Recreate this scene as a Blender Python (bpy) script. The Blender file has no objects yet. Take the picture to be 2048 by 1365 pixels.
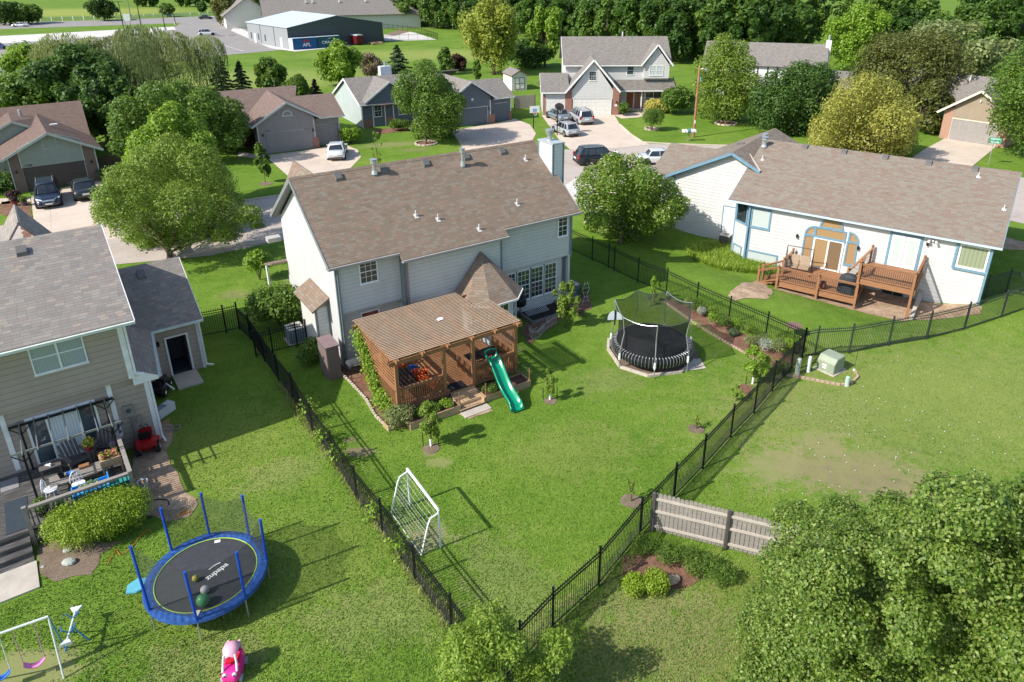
import bpy, bmesh, math, random
import numpy as np
from mathutils import Vector, Matrix
C = bpy.context.scene.collection
SC = bpy.context.scene
rad = math.radians
# ---------------------------------------------------------------- camera
F, PX, PY, PITCH, ROLL, CAMH = 1429.0, 1049.3, 529.9, .398, -.001, 18.4
def _rot():
    cp, sp, cr, sr = math.cos(PITCH), math.sin(PITCH), math.cos(ROLL), math.sin(ROLL)
    return np.array([[cr,-sr,0],[sr,cr,0],[0,0,1.]]) @ np.array([[1,0,0],[0,-sp,-cp],[0,cp,-sp]])
RM = _rot()
cam = bpy.data.cameras.new('camera'); co = bpy.data.objects.new('camera', cam); C.objects.link(co); SC.camera = co
cam.sensor_width = 36; cam.lens = F*36/2048; cam.clip_start = .5; cam.clip_end = 5000
cam.shift_x = (1024-PX)/2048; cam.shift_y = (PY-682.5)/2048
mw = Matrix.Identity(4)
for i, v in enumerate((RM[0], -RM[1], -RM[2])):
    for j in range(3): mw[j][i] = v[j]
mw[0][3], mw[1][3], mw[2][3] = 0, 0, CAMH
co.matrix_world = mw
# ---------------------------------------------------------------- light
SUN_AZ, SUN_EL = 29.0, 40.0          # the light travels towards azimuth 29 deg (from +X), sun 40 deg high
w = bpy.data.worlds.new('World'); SC.world = w; w.use_nodes = True
nt = w.node_tree; bg = nt.nodes['Background']; sky = nt.nodes.new('ShaderNodeTexSky'); sky.sky_type = 'NISHITA'
sky.sun_disc = False; sky.sun_elevation = rad(SUN_EL)
to_sun = Vector((-math.cos(rad(SUN_AZ))*math.cos(rad(SUN_EL)), -math.sin(rad(SUN_AZ))*math.cos(rad(SUN_EL)), math.sin(rad(SUN_EL))))
sky.sun_rotation = math.atan2(to_sun.x, to_sun.y)
nt.links.new(sky.outputs[0], bg.inputs[0]); bg.inputs[1].default_value = .128
sl = bpy.data.lights.new('sun', 'SUN'); sl.energy = 3.9; sl.angle = rad(.5); sl.color = (1, .955, .88)
so = bpy.data.objects.new('sun', sl); C.objects.link(so); so.rotation_euler = to_sun.to_track_quat('Z', 'Y').to_euler()
SC.view_settings.view_transform = 'Standard'; SC.view_settings.look = 'None'; SC.view_settings.exposure = .76; SC.view_settings.gamma = 1
SC.cycles.max_bounces = 6; SC.cycles.transparent_max_bounces = 24; SC.cycles.diffuse_bounces = 3; SC.cycles.glossy_bounces = 2
# ---------------------------------------------------------------- terrain and pixel-to-ground
WO, WA = Vector((26.77, 37.91)), rad(-34.9)
def smooth(t): t = max(0., min(1., t)); return t*t*(3-2*t)
def wl(u, v): return (WO.x+u*math.cos(WA)-v*math.sin(WA), WO.y+u*math.sin(WA)+v*math.cos(WA))
_A, _B = np.array(wl(-18, .8)), np.array(wl(-4.5, -1.5))
def T(x, y):
    p = np.array((x, y)); d = _B-_A; t = max(0., min(1., float((p-_A)@d/(d@d)))); q = float(np.hypot(*(p-_A-d*t)))
    return -.68*smooth((6.0-q)/4.2)
def ray(x, y): return RM.T @ np.array([(x-PX)/F, (y-PY)/F, 1.])
def G(x, y, z=None):
    d = ray(x, y); zz = z if z is not None else 0.
    for _ in range(1 if z is not None else 8):
        t = (zz-CAMH)/d[2]; p = (d[0]*t, d[1]*t)
        if z is None: zz = T(*p)
    return Vector((p[0], p[1], zz))
def HT(xb, yb, xt, yt):                # height of a vertical whose foot and tip are these pixels
    b = G(xb, yb); d = ray(xt, yt); t = (b.x*d[0]+b.y*d[1])/(d[0]**2+d[1]**2); return CAMH+t*d[2]-b.z
# ---------------------------------------------------------------- mesh builder
class MB:
    def __init__(s): s.v = []; s.f = []
    def add(s, vs, fs):
        n = len(s.v); s.v += [tuple(map(float, v)) for v in vs]; s.f += [tuple(n+i for i in f) for f in fs]; return s
    def box(s, x0, x1, y0, y1, z0, z1):
        return s.add([(x0,y0,z0),(x1,y0,z0),(x1,y1,z0),(x0,y1,z0),(x0,y0,z1),(x1,y0,z1),(x1,y1,z1),(x0,y1,z1)],
                     [(0,3,2,1),(4,5,6,7),(0,1,5,4),(1,2,6,5),(2,3,7,6),(3,0,4,7)])
    def cb(s, x, y, z, a, b, c): return s.box(x-a/2, x+a/2, y-b/2, y+b/2, z-c/2, z+c/2)
    def ext(s, poly, ax, a, b):
        """closed prism: 2D polygon in the two axes other than ax, pulled from a to b along ax"""
        def P(p, h): return ((h, p[0], p[1]), (p[0], h, p[1]), (p[0], p[1], h))[ax]
        n = len(poly); ar = sum(poly[i][0]*poly[(i+1)%n][1]-poly[(i+1)%n][0]*poly[i][1] for i in range(n))
        pl = list(poly) if ar > 0 else list(poly)[::-1]
        if ax == 1: pl = pl[::-1]
        return s.add([P(p, a) for p in pl]+[P(p, b) for p in pl], [tuple(range(n))[::-1], tuple(range(n, 2*n))]+[(i, (i+1)%n, n+(i+1)%n, n+i) for i in range(n)])
    def bar(s, p, q, w=.05, h=None, up=(0,0,1)):
        p, q = Vector(p), Vector(q); h = h or w; d = (q-p).normalized(); u = Vector(up)
        if abs(d.dot(u)) > .99: u = Vector((0,1,0))
        a = d.cross(u).normalized()*w/2; b = a.cross(d).normalized()*h/2
        vs = [p-a-b, p+a-b, p+a+b, p-a+b, q-a-b, q+a-b, q+a+b, q-a+b]
        return s.add(vs, [(0,1,2,3),(4,7,6,5),(0,4,5,1),(1,5,6,2),(2,6,7,3),(3,7,4,0)])
    def tube(s, p, q, r, r2=None, n=8, cap=True):
        return s.path([p, q], [r, r if r2 is None else r2], n, cap)
    def path(s, pts, rs, n=8, cap=True, closed=False):
        pts = [Vector(p) for p in pts]; m = len(pts)
        if not hasattr(rs, '__len__'): rs = [rs]*m
        vs = []; prev = None
        for i, p in enumerate(pts):
            a = pts[i-1] if (i or closed) else pts[i]; b = pts[(i+1)%m] if (i < m-1 or closed) else pts[i]
            d = (b-a).normalized()
            if prev is None: u = Vector((0,0,1)) if abs(d.z) < .9 else Vector((1,0,0)); prev = d.cross(u).normalized()
            prev = (prev-d*prev.dot(d)).normalized(); w2 = d.cross(prev)
            vs += [p+(prev*math.cos(6.28318*k/n)+w2*math.sin(6.28318*k/n))*rs[i] for k in range(n)]
        fs = [(i*n+k, i*n+(k+1)%n, ((i+1)%m)*n+(k+1)%n, ((i+1)%m)*n+k) for i in range(m if closed else m-1) for k in range(n)]
        if cap and not closed: fs += [tuple(range(n))[::-1], tuple(range((m-1)*n, m*n))]
        return s.add(vs, fs)
    def lathe(s, prof, n=16, c=(0,0,0)):
        m = len(prof); vs = [(c[0]+r*math.cos(6.28318*k/n), c[1]+r*math.sin(6.28318*k/n), c[2]+z) for r, z in prof for k in range(n)]
        fs = [(i*n+k, i*n+(k+1)%n, (i+1)*n+(k+1)%n, (i+1)*n+k) for i in range(m-1) for k in range(n)]
        return s.add(vs, fs+[tuple(range(n))[::-1], tuple(range((m-1)*n, m*n))])
    def sph(s, c, r, n=12, m=7, sq=(1,1,1)):
        return s.lathe_raw([(r*math.sin(math.pi*i/m), -r*math.cos(math.pi*i/m)) for i in range(m+1)], n, c, sq)
    def lathe_raw(s, prof, n, c, sq):
        vs = [(c[0]+max(a, 1e-4)*math.cos(6.28318*k/n)*sq[0], c[1]+max(a, 1e-4)*math.sin(6.28318*k/n)*sq[1], c[2]+z*sq[2]) for a, z in prof for k in range(n)]
        return s.add(vs, [(i*n+k, i*n+(k+1)%n, (i+1)*n+(k+1)%n, (i+1)*n+k) for i in range(len(prof)-1) for k in range(n)])
    def slab(s, pts, t=.1):             # thick slab from a planar polygon, thickness goes downwards along its normal
        pts = [Vector(p) for p in pts]; n = (pts[1]-pts[0]).cross(pts[2]-pts[0]).normalized()
        if n.z < 0: pts = pts[::-1]; n = -n
        k = len(pts); return s.add(pts+[p-n*t for p in pts], [tuple(range(k)), tuple(range(k, 2*k))[::-1]]+[(i, k+i, k+(i+1)%k, (i+1)%k) for i in range(k)])
    def pieces(s):
        par = list(range(len(s.v)))
        def fd(a):
            while par[a] != a: par[a] = par[par[a]]; a = par[a]
            return a
        for f in s.f:
            for i in f[1:]: par[fd(i)] = fd(f[0])
        g = {}
        for f in s.f: g.setdefault(fd(f[0]), []).append(f)
        G_ = []
        for r, fs in g.items():
            ids = {i for f in fs for i in f}; P = np.array([s.v[i] for i in ids]); G_.append([P.min(0)-.04, P.max(0)+.04, fs])
        ch = True
        while ch:
            ch = False
            for i in range(len(G_)):
                for j in range(i+1, len(G_)):
                    if (G_[i][0] <= G_[j][1]).all() and (G_[j][0] <= G_[i][1]).all():
                        G_[i] = [np.minimum(G_[i][0], G_[j][0]), np.maximum(G_[i][1], G_[j][1]), G_[i][2]+G_[j][2]]; del G_[j]; ch = True; break
                if ch: break
        out = []
        for _, _, fs in G_:
            ids = sorted({i for f in fs for i in f}); mp = {a: k for k, a in enumerate(ids)}; m = MB(); m.v = [s.v[i] for i in ids]; m.f = [tuple(mp[i] for i in f) for f in fs]; out.append(m)
        return out
    def build(s, name, mat, parent=None, smooth=False, bevel=0, loc=None, rotz=0):
        if name in ('corner_trim','brick_pillar','brick_wall','brick_base','fascia','chimney_trim','window_trim','porch_post','footing','timber','trim','warning_label','stairs','pillar','handle'):
            q = s.pieces()
            if len(q) > 1: return [m.build_one(name, mat, parent, smooth, bevel, loc, rotz) for m in q][0]
        return s.build_one(name, mat, parent, smooth, bevel, loc, rotz)
    def build_one(s, name, mat, parent=None, smooth=False, bevel=0, loc=None, rotz=0):
        me = bpy.data.meshes.new(name); me.from_pydata(s.v, [], s.f); me.update()
        if bevel:
            bm = bmesh.new(); bm.from_mesh(me); bmesh.ops.bevel(bm, geom=bm.edges[:], offset=bevel, segments=2, affect='EDGES', clamp_overlap=True); bm.to_mesh(me); bm.free()
        uv_box(me)
        if mat: me.materials.append(mat)
        if smooth: me.shade_smooth()
        o = bpy.data.objects.new(name, me); C.objects.link(o); o.parent = parent
        if loc is not None: o.location = loc; o.rotation_euler = (0,0,rotz)
        return o
def uv_box(me):
    ul = me.uv_layers.new(name='UVMap'); vs = me.vertices
    for p in me.polygons:
        n = p.normal; t = Vector((-n.y, n.x, 0))
        t = t.normalized() if t.length > .02 else Vector((1,0,0))
        b = n.cross(t)
        for li in p.loop_indices:
            c = vs[me.loops[li].vertex_index].co; ul.data[li].uv = (c.dot(t), c.dot(b))
def tag(o, label=None, cat=None, group=None, kind=None):
    if label: o['label'] = label
    if cat: o['category'] = cat
    if group: o['group'] = group
    if kind: o['kind'] = kind
    return o
def thing(name, label, cat, loc=(0,0,0), rz=0, group=None):
    o = bpy.data.objects.new(name, None); C.objects.link(o); o.empty_display_size = .3
    o.location = loc; o.rotation_euler = (0,0,rz); return tag(o, label, cat, group)
_kids = {}
def kids(o):
    return [c for c in bpy.data.objects if c.parent == o]
def dup(o, loc, rz=0, label=None, group=None, scale=None):
    r = o.copy(); C.objects.link(r); r.location = loc; r.rotation_euler = (0,0,rz)
    if label: r['label'] = label
    if group: r['group'] = group
    if scale: r.scale = (scale,)*3
    for c in kids(o):
        if c == r: continue
        d = c.copy(); C.objects.link(d); d.parent = r
        for g in kids(c):
            if g.parent == c:
                e = g.copy(); C.objects.link(e); e.parent = d
    return r
def text(name, s, size, mat, parent, loc, rot, ext=.004, align='CENTER', sx=1):
    cu = bpy.data.curves.new(name, 'FONT'); cu.body = s; cu.size = size; cu.extrude = ext; cu.align_x = align; cu.align_y = 'CENTER'; cu.offset = size*.012
    t = bpy.data.objects.new(name+'_c', cu); me = bpy.data.meshes.new_from_object(t); bpy.data.objects.remove(t); me.materials.clear(); me.materials.append(mat)
    o = bpy.data.objects.new(name, me); C.objects.link(o); o.parent = parent; o.location = loc; o.rotation_euler = rot; o.scale = (sx,1,1); return o
# ---------------------------------------------------------------- materials
class NT:
    def __init__(s, name):
        s.m = bpy.data.materials.new(name); s.m.use_nodes = True; s.t = s.m.node_tree; s.b = s.t.nodes['Principled BSDF']
    def n(s, typ, **kw):
        x = s.t.nodes.new('ShaderNode'+typ)
        for k, v in kw.items():
            if k == 'i':
                for a, b in v.items():
                    if hasattr(b, 'is_output') or isinstance(b, bpy.types.NodeSocket): s.t.links.new(b, x.inputs[a])
                    else: x.inputs[a].default_value = b
            else: setattr(x, k, v)
        return x
    def l(s, a, b): s.t.links.new(a, b)
    def math(s, op, a, b=0., c=0.):
        x = s.n('Math', operation=op)
        for i, v in enumerate((a, b, c)):
            if isinstance(v, bpy.types.NodeSocket): s.l(v, x.inputs[i])
            else: x.inputs[i].default_value = v
        return x.outputs[0]
    def mix(s, f, a, b, mode='MIX'):
        x = s.n('Mix', data_type='RGBA', blend_type=mode)
        for i, v in ((0, f), (6, a), (7, b)):
            if isinstance(v, bpy.types.NodeSocket): s.l(v, x.inputs[i])
            else: x.inputs[i].default_value = (*v, 1) if hasattr(v, '__len__') else v
        return x.outputs[2]
    def ramp(s, f, stops, interp='LINEAR'):
        x = s.n('ValToRGB'); r = x.color_ramp; r.interpolation = interp
        while len(r.elements) < len(stops): r.elements.new(.5)
        for e, (p, c) in zip(r.elements, stops): e.position = p; e.color = (*c, 1) if hasattr(c, '__len__') else (c, c, c, 1)
        s.l(f, x.inputs[0]); return x.outputs[0]
    def noise(s, vec, scale, detail=3, rough=.6):
        x = s.n('TexNoise', i={'Scale': scale, 'Detail': detail, 'Roughness': rough}); s.l(vec, x.inputs[0]); return x.outputs[0]
    def obj(s): return s.n('TexCoord').outputs['Object']
    def pos(s): return s.n('NewGeometry').outputs['Position']
    def uv(s): return s.n('TexCoord').outputs['UV']
    def bump(s, h, strength=.3, dist=.01):
        x = s.n('Bump', i={'Strength': strength, 'Distance': dist}); s.l(h, x.inputs['Height']); s.l(x.outputs[0], s.b.inputs['Normal'])
    def out(s, col, rough=.7, metal=0., spec=.3):
        b = s.b
        for k, v in (('Base Color', col), ('Roughness', rough), ('Metallic', metal), ('Specular IOR Level', spec)):
            if isinstance(v, bpy.types.NodeSocket): s.l(v, b.inputs[k])
            else: b.inputs[k].default_value = (*v, 1) if hasattr(v, '__len__') else v
        return s.m
def vmul(c, k): return tuple(min(1, x*k) for x in c)
_mc = {}
def paint(name, col, rough=.55, metal=0., var=.12, scale=3., spec=.3, bump=0.):
    """a plain painted / plastic / metal surface with slight wear"""
    if name in _mc: return _mc[name]
    m = NT(name); n = m.noise(m.obj(), scale, 5)
    c = m.ramp(n, [(.3, vmul(col, 1-var)), (.7, vmul(col, 1+var*.6))])
    if bump: m.bump(m.noise(m.obj(), scale*12, 3), bump, .01)
    _mc[name] = m.out(c, rough, metal, spec); return _mc[name]
def wood(name, cols, along='x', scale=1., rough=.75):
    if name in _mc: return _mc[name]
    m = NT(name); mp = m.n('Mapping'); m.l(m.uv(), mp.inputs[0]); mp.inputs['Scale'].default_value = (2*scale, 26*scale, 1) if along == 'x' else (26*scale, 2*scale, 1)
    n = m.noise(mp.outputs[0], 1.2, 5, .65); n2 = m.noise(m.obj(), 1.1, 3)
    c = m.ramp(n, [(.25, cols[0]), (.5, cols[1]), (.75, cols[2])]); c = m.mix(m.math('MULTIPLY', n2, .5), c, cols[0])
    m.bump(n, .35, .004); _mc[name] = m.out(c, rough); return _mc[name]
def shingle(name, cols, w=.30, h=.145, rough=.9):
    if name in _mc: return _mc[name]
    m = NT(name); sp = m.n('SeparateXYZ'); m.l(m.uv(), sp.inputs[0]); U, V = sp.outputs[0], sp.outputs[1]
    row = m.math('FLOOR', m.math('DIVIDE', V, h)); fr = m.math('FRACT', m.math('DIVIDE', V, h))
    off = m.math('MULTIPLY', m.math('FRACT', m.math('MULTIPLY', m.math('SINE', m.math('MULTIPLY', row, 12.9898)), 437.58)), 1.)
    uu = m.math('ADD', m.math('DIVIDE', U, w), off); col = m.math('FLOOR', uu); fc = m.math('FRACT', uu)
    cb = m.n('CombineXYZ'); m.l(col, cb.inputs[0]); m.l(row, cb.inputs[1])
    wn = m.n('TexWhiteNoise', noise_dimensions='2D'); m.l(cb.outputs[0], wn.inputs[0])
    big = m.noise(m.uv(), 1.7, 3, .7)
    k = m.math('ADD', m.math('MULTIPLY', wn.outputs[0], .62), m.math('MULTIPLY', big, .38))
    n = len(cols); c = m.ramp(k, [(.12+.74*i/(n-1), q) for i, q in enumerate(cols)])
    gr = m.noise(m.uv(), 70, 2); c = m.mix(m.math('MULTIPLY', gr, .35), c, vmul(cols[0], .75))
    edge = m.math('GREATER_THAN', m.math('ABSOLUTE', m.math('SUBTRACT', fc, .5)), .475)
    gap = m.math('MAXIMUM', m.math('LESS_THAN', fr, .1), m.math('MULTIPLY', edge, .6))  # course line is the row's shadow painted in; side edges are real gaps
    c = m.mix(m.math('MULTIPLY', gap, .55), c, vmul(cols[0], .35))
    lap = m.math('SUBTRACT', 1., fr); m.bump(m.math('ADD', m.math('MULTIPLY', lap, 1.), m.math('MULTIPLY', wn.outputs[0], .35)), .55, .012)
    _mc[name] = m.out(c, rough, 0, .15); return _mc[name]
def siding(name, col, pitch=.2, rough=.6, lap_shade=.3, lw=.09):
    if name in _mc: return _mc[name]
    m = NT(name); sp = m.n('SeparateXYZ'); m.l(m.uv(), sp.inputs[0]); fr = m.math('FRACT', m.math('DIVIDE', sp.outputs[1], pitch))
    n = m.noise(m.obj(), .8, 4); fine = m.noise(m.uv(), 9, 4)
    c = m.ramp(n, [(.3, vmul(col, .92)), (.7, vmul(col, 1.05))]); c = m.mix(m.math('MULTIPLY', fine, .12), c, vmul(col, .75)); mp = m.n('Mapping'); mp.inputs['Scale'].default_value = (2.2, .22, 1); m.l(m.uv(), mp.inputs[0]); sk = m.noise(mp.outputs[0], 1., 4, .7); c = m.mix(m.ramp(sk, [(.5, 0.), (.72, .3)]), c, vmul(col, .72))
    c = m.mix(m.math('MULTIPLY', m.math('LESS_THAN', fr, lw), lap_shade), c, vmul(col, .38))  # dark line along each lap: shadow under the board put into the colour
    m.bump(m.math('SUBTRACT', 1., fr), .6, .014); _mc[name] = m.out(c, rough); return _mc[name]
def brick(name, cols, mortar=(.42,.38,.34), w=.21, h=.075):
    if name in _mc: return _mc[name]
    m = NT(name); x = m.n('TexBrick', i={'Scale': 1., 'Mortar Size': .008, 'Brick Width': w, 'Row Height': h, 'Bias': 0.}); m.l(m.uv(), x.inputs[0])
    x.inputs['Color1'].default_value = (*cols[0], 1); x.inputs['Color2'].default_value = (*cols[1], 1); x.inputs['Mortar'].default_value = (*mortar, 1)
    n = m.noise(m.uv(), 6, 3); c = m.mix(m.math('MULTIPLY', n, .5), x.outputs[0], cols[2]); m.bump(x.outputs[1], -.4, .006); _mc[name] = m.out(c, .85); return _mc[name]
def glass(name, col=(.03,.04,.045), rough=.06):
    if name in _mc: return _mc[name]
    m = NT(name); n = m.noise(m.obj(), 1.3, 3); c = m.ramp(n, [(.35, vmul(col, .6)), (.7, vmul(col, 1.6))]); _mc[name] = m.out(c, rough, 0, .9); return _mc[name]
def blinds(name, col, pitch=.05, vert=False):
    if name in _mc: return _mc[name]
    m = NT(name); sp = m.n('SeparateXYZ'); m.l(m.uv(), sp.inputs[0]); fr = m.math('FRACT', m.math('DIVIDE', sp.outputs[0 if vert else 1], pitch))
    c = m.ramp(fr, [(0., vmul(col, .55)), (.3, col), (1., vmul(col, .9))]); m.b.inputs['Coat Weight'].default_value = .6; m.b.inputs['Coat Roughness'].default_value = .05
    _mc[name] = m.out(c, .6); return _mc[name]
def ground_mat(name, stops, scales=(.12, .9, 14.), bumpd=.05, bumps=.6, blobs=()):
    m = NT(name); P = m.pos()
    n1 = m.noise(P, scales[0], 4, .6); n2 = m.noise(P, scales[1], 4, .65); n3 = m.noise(P, scales[2], 4, .7)
    k = m.math('ADD', m.math('ADD', m.math('MULTIPLY', n1, .34), m.math('MULTIPLY', n2, .28)), m.math('MULTIPLY', n3, .38))
    c = m.ramp(k, stops)
    sp = m.n('SeparateXYZ'); m.l(P, sp.inputs[0])
    if blobs:
        nb = m.math('ADD', m.math('MULTIPLY', m.noise(P, 1.6, 5, .75), .62), m.math('MULTIPLY', m.noise(P, 9., 4, .75), .38))
        for bl in blobs:
            cx, cy, rx, ry, an, col, st = bl; ca, sa = math.cos(an), math.sin(an)
            dx = m.math('SUBTRACT', sp.outputs[0], cx); dy = m.math('SUBTRACT', sp.outputs[1], cy)
            a = m.math('DIVIDE', m.math('ADD', m.math('MULTIPLY', dx, ca), m.math('MULTIPLY', dy, sa)), rx)
            b = m.math('DIVIDE', m.math('SUBTRACT', m.math('MULTIPLY', dy, ca), m.math('MULTIPLY', dx, sa)), ry)
            d = m.math('SQRT', m.math('ADD', m.math('MULTIPLY', a, a), m.math('MULTIPLY', b, b)))
            v = m.math('ADD', m.math('SUBTRACT', 1., d), m.math('MULTIPLY', m.math('SUBTRACT', nb, .5), 4.2))
            mr = m.n('MapRange', interpolation_type='SMOOTHSTEP', i={'From Min': 0., 'From Max': .5, 'To Min': 0., 'To Max': st}); m.l(v, mr.inputs[0])
            c = m.mix(mr.outputs[0], c, col)
    m.bump(n3, bumps, bumpd); m.out(c, .95, 0, .1); return m.m
def leafmat(name, c0, c1, c2, trans=.35, rough=.5, sc=1.):
    if name in _mc: return _mc[name]
    m = NT(name); n = m.noise(m.pos(), .9*sc, 3); n2 = m.noise(m.pos(), 9*sc, 2)
    at = m.n('Attribute', attribute_name='var'); k = m.math('ADD', m.math('ADD', m.math('MULTIPLY', n, .3), m.math('MULTIPLY', n2, .2)), m.math('MULTIPLY', at.outputs['Fac'], .5))
    c0, c1, c2 = [(q[0]*.98, q[1]*1.0, q[2]*.85) for q in (c0, c1, c2)]; c = m.ramp(k, [(.22, c0), (.5, c1), (.8, c2)]); m.out(c, rough, 0, .35)
    tr = m.n('BsdfTranslucent'); m.l(m.mix(.5, c, vmul(c2, 1.5)), tr.inputs[0]); mx = m.n('MixShader'); mx.inputs[0].default_value = trans
    o = m.t.nodes['Material Output']; m.l(m.b.outputs[0], mx.inputs[1]); m.l(tr.outputs[0], mx.inputs[2]); m.l(mx.outputs[0], o.inputs[0]); _mc[name] = m.m; return m.m
def netmat(name, col, alpha):
    if name in _mc: return _mc[name]
    m = NT(name); sp = m.n('SeparateXYZ'); m.l(m.uv(), sp.inputs[0])
    m.out(col, .7); tr = m.n('BsdfTransparent'); mx = m.n('MixShader'); mx.inputs[0].default_value = alpha
    o = m.t.nodes['Material Output']; m.l(tr.outputs[0], mx.inputs[1]); m.l(m.b.outputs[0], mx.inputs[2]); m.l(mx.outputs[0], o.inputs[0]); _mc[name] = m.m; return m.m
# ---------------------------------------------------------------- foliage
def leaf_mesh(name, centers, normals, size, rs, mat, aspect=.6, var=None, droop=0.):
    n = len(centers); c = np.asarray(centers); nr = np.asarray(normals)
    t = np.cross(nr, rs.normal(size=(n,3))); t /= np.linalg.norm(t, axis=1)[:,None]+1e-9
    if droop: t = t*(1-droop)+np.array([0,0,-1.])*droop; t /= np.linalg.norm(t, axis=1)[:,None]
    b = np.cross(nr, t); b /= np.linalg.norm(b, axis=1)[:,None]+1e-9; s = (size*(.65+.7*rs.random(n)))[:,None] if not hasattr(size, '__len__') else size[:,None]
    fold = nr*s*.18
    V = np.stack([c-t*s, c-b*s*aspect+fold, c+t*s, c+b*s*aspect+fold], 1).reshape(-1, 3)
    me = bpy.data.meshes.new(name); me.vertices.add(4*n); me.vertices.foreach_set('co', V.ravel())
    me.loops.add(6*n); i = np.arange(n)*4; L = np.stack([i, i+1, i+2, i, i+2, i+3], 1).ravel(); me.loops.foreach_set('vertex_index', L)
    me.polygons.add(2*n); me.polygons.foreach_set('loop_start', np.arange(2*n)*3); me.update(calc_edges=True)
    a = me.attributes.new('var', 'FLOAT', 'FACE'); vv = rs.random(n) if var is None else var; a.data.foreach_set('value', np.repeat(vv, 2).astype('f'))
    me.materials.append(mat); me.shade_smooth() if False else None; return me
def lobes_round(rs, R, H, n, top=.5, r=.34, flat=1.):
    """lobe centres inside an ellipsoid of radius R, height H"""
    out = []
    for k in range(n):
        th = 2.39996*k+rs.random()*1.3; z = -1+2*(k+.5)/n; q = math.sqrt(max(0, 1-z*z)); f = (.45+.5*rs.random())*(1+.14*math.sin(2*th+n)+.1*math.sin(3*th+R))
        out.append((R*q*math.cos(th)*f, R*q*math.sin(th)*f, H/2*z*.78+rs.normal()*H*.03, R*r*(.5+.75*rs.random()**1.3)))
    return out
def crown_pts(rs, lobes, n, shell=.55, sq=.85, under=.35):
    L = np.array(lobes); a = L[:,3]**2; idx = rs.choice(len(L), n, p=a/a.sum()); n_ = n
    d = rs.normal(size=(n,3)); d /= np.linalg.norm(d, axis=1)[:,None]
    flip = (d[:,2] < -.2) & (rs.random(n) > under); d[flip,2] *= -1
    r = L[idx,3]*(1-shell*rs.random(n)**1.8); r *= 1+.16*np.sin(d[:,0]*7+L[idx,0]*3)*np.sin(d[:,1]*6+L[idx,1]*5)
    p = L[idx,:3]+d*r[:,None]*np.array([1,1,sq])+rs.normal(size=(n,3))*(L[idx,3]*.06)[:,None]
    nr = d*.75+rs.normal(size=(n,3))*.5+np.array([0,0,.45]); nr /= np.linalg.norm(nr, axis=1)[:,None]
    return p, nr
BARK = None
def lobes_px(base, L, seed, depth=.35, back=True):
    '''crown masses of one tree: (x, y, r) are where each bough is seen; depths are spread round the trunk'''
    g = G(*base) if len(base) == 2 else Vector(base); rs = np.random.RandomState(seed); hd = Vector((g.x, g.y, 0)).normalized(); dd = g.x*hd.x+g.y*hd.y; W_d = (max(l[0] for l in L)-min(l[0] for l in L))*math.hypot(dd, 12)/F/2; out = []
    for k in range(2 if back else 1):
        for (x, y, r) in L:
            d = ray(x, y); t = dd/(d[0]*hd.x+d[1]*hd.y); off = rs.uniform(-1, 1)*depth*W_d+(k*.75*W_d if k else -.15*W_d); t2 = t*(1+off/dd); p = Vector((d[0]*t2, d[1]*t2, CAMH+d[2]*t2)); R = r*(math.sqrt(d[0]**2+d[1]**2+d[2]**2)*t2)/F*(.92 if k else 1)
            if k: p.z -= off*.22; p.x += rs.normal()*R*.3
            out.append((p.x-g.x, p.y-g.y, p.z, R))
    return g, out
def px_tree(name, label, base, L, n, leaf, mat, seed, depth=.35, back=True, cat='tree', r0=None, sq=.9, shell=.35, under=.5, nlimb=10, aspect=.6, fork=None):
    g, lb = lobes_px(base, L, seed, depth, back); rs = np.random.RandomState(seed); t = thing(name, label, cat, g); p, nr = crown_pts(rs, lb, n, shell, sq, under); p[:,2] = np.maximum(p[:,2], .12)
    o = bpy.data.objects.new('crown', leaf_mesh('crown', p, nr, leaf, rs, mat, aspect)); C.objects.link(o); o.parent = t
    zc = float(np.mean([l[2] for l in lb])); lb2 = [(l[0], l[1], l[2]-zc, l[3]) for l in lb]; limbs(t, max(.4, min(l[2]-l[3] for l in lb)), lb2, zc, r0 or .12, rs, n=nlimb); return t
def bark(name='bark', col=(.12,.09,.065)):
    if name in _mc: return _mc[name]
    m = NT(name); mp = m.n('Mapping'); mp.inputs['Scale'].default_value = (9,9,1.5); m.l(m.obj(), mp.inputs[0]); n = m.noise(mp.outputs[0], 2.2, 5)
    c = m.ramp(n, [(.3, vmul(col, .5)), (.7, vmul(col, 1.5))]); m.bump(n, .6, .03); _mc[name] = m.out(c, .9); return _mc[name]
def limbs(parent, base_h, lobes, zc, r0, rs, n=7, mat=None, fork=None, name='trunk'):
    b = MB(); fk = fork or base_h*.9; top = zc
    b.path([(0,0,-.1), (r0*.1,0,fk*.5), (0,r0*.2,fk), (r0*.3,0,(fk+top)/2), (0,0,top)], [r0*1.35, r0, r0*.85, r0*.55, r0*.25], 9)
    order = sorted(lobes, key=lambda l: -l[3])[:n]
    for l in order:
        e = Vector((l[0], l[1], zc+l[2])); st = Vector((0,0,fk*(.85+.25*rs.random())+max(0, (e.z-fk)*.25))); mid = (st+e)/2+Vector((e.x*.12, e.y*.12, -.08*(e-st).length)); mid.z = max(mid.z, fk*.7)
        b.path([st, mid, e], [r0*.42, r0*.27, r0*.08], 6)
        for _ in range(2):
            q = e+Vector(rs.normal(size=3))*l[3]*.45; b.path([mid, (mid+q)/2+Vector((0,0,.1)), q], [r0*.2, r0*.12, r0*.04], 5)
    return b.build(name, mat or bark(), parent, smooth=True)
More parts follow.
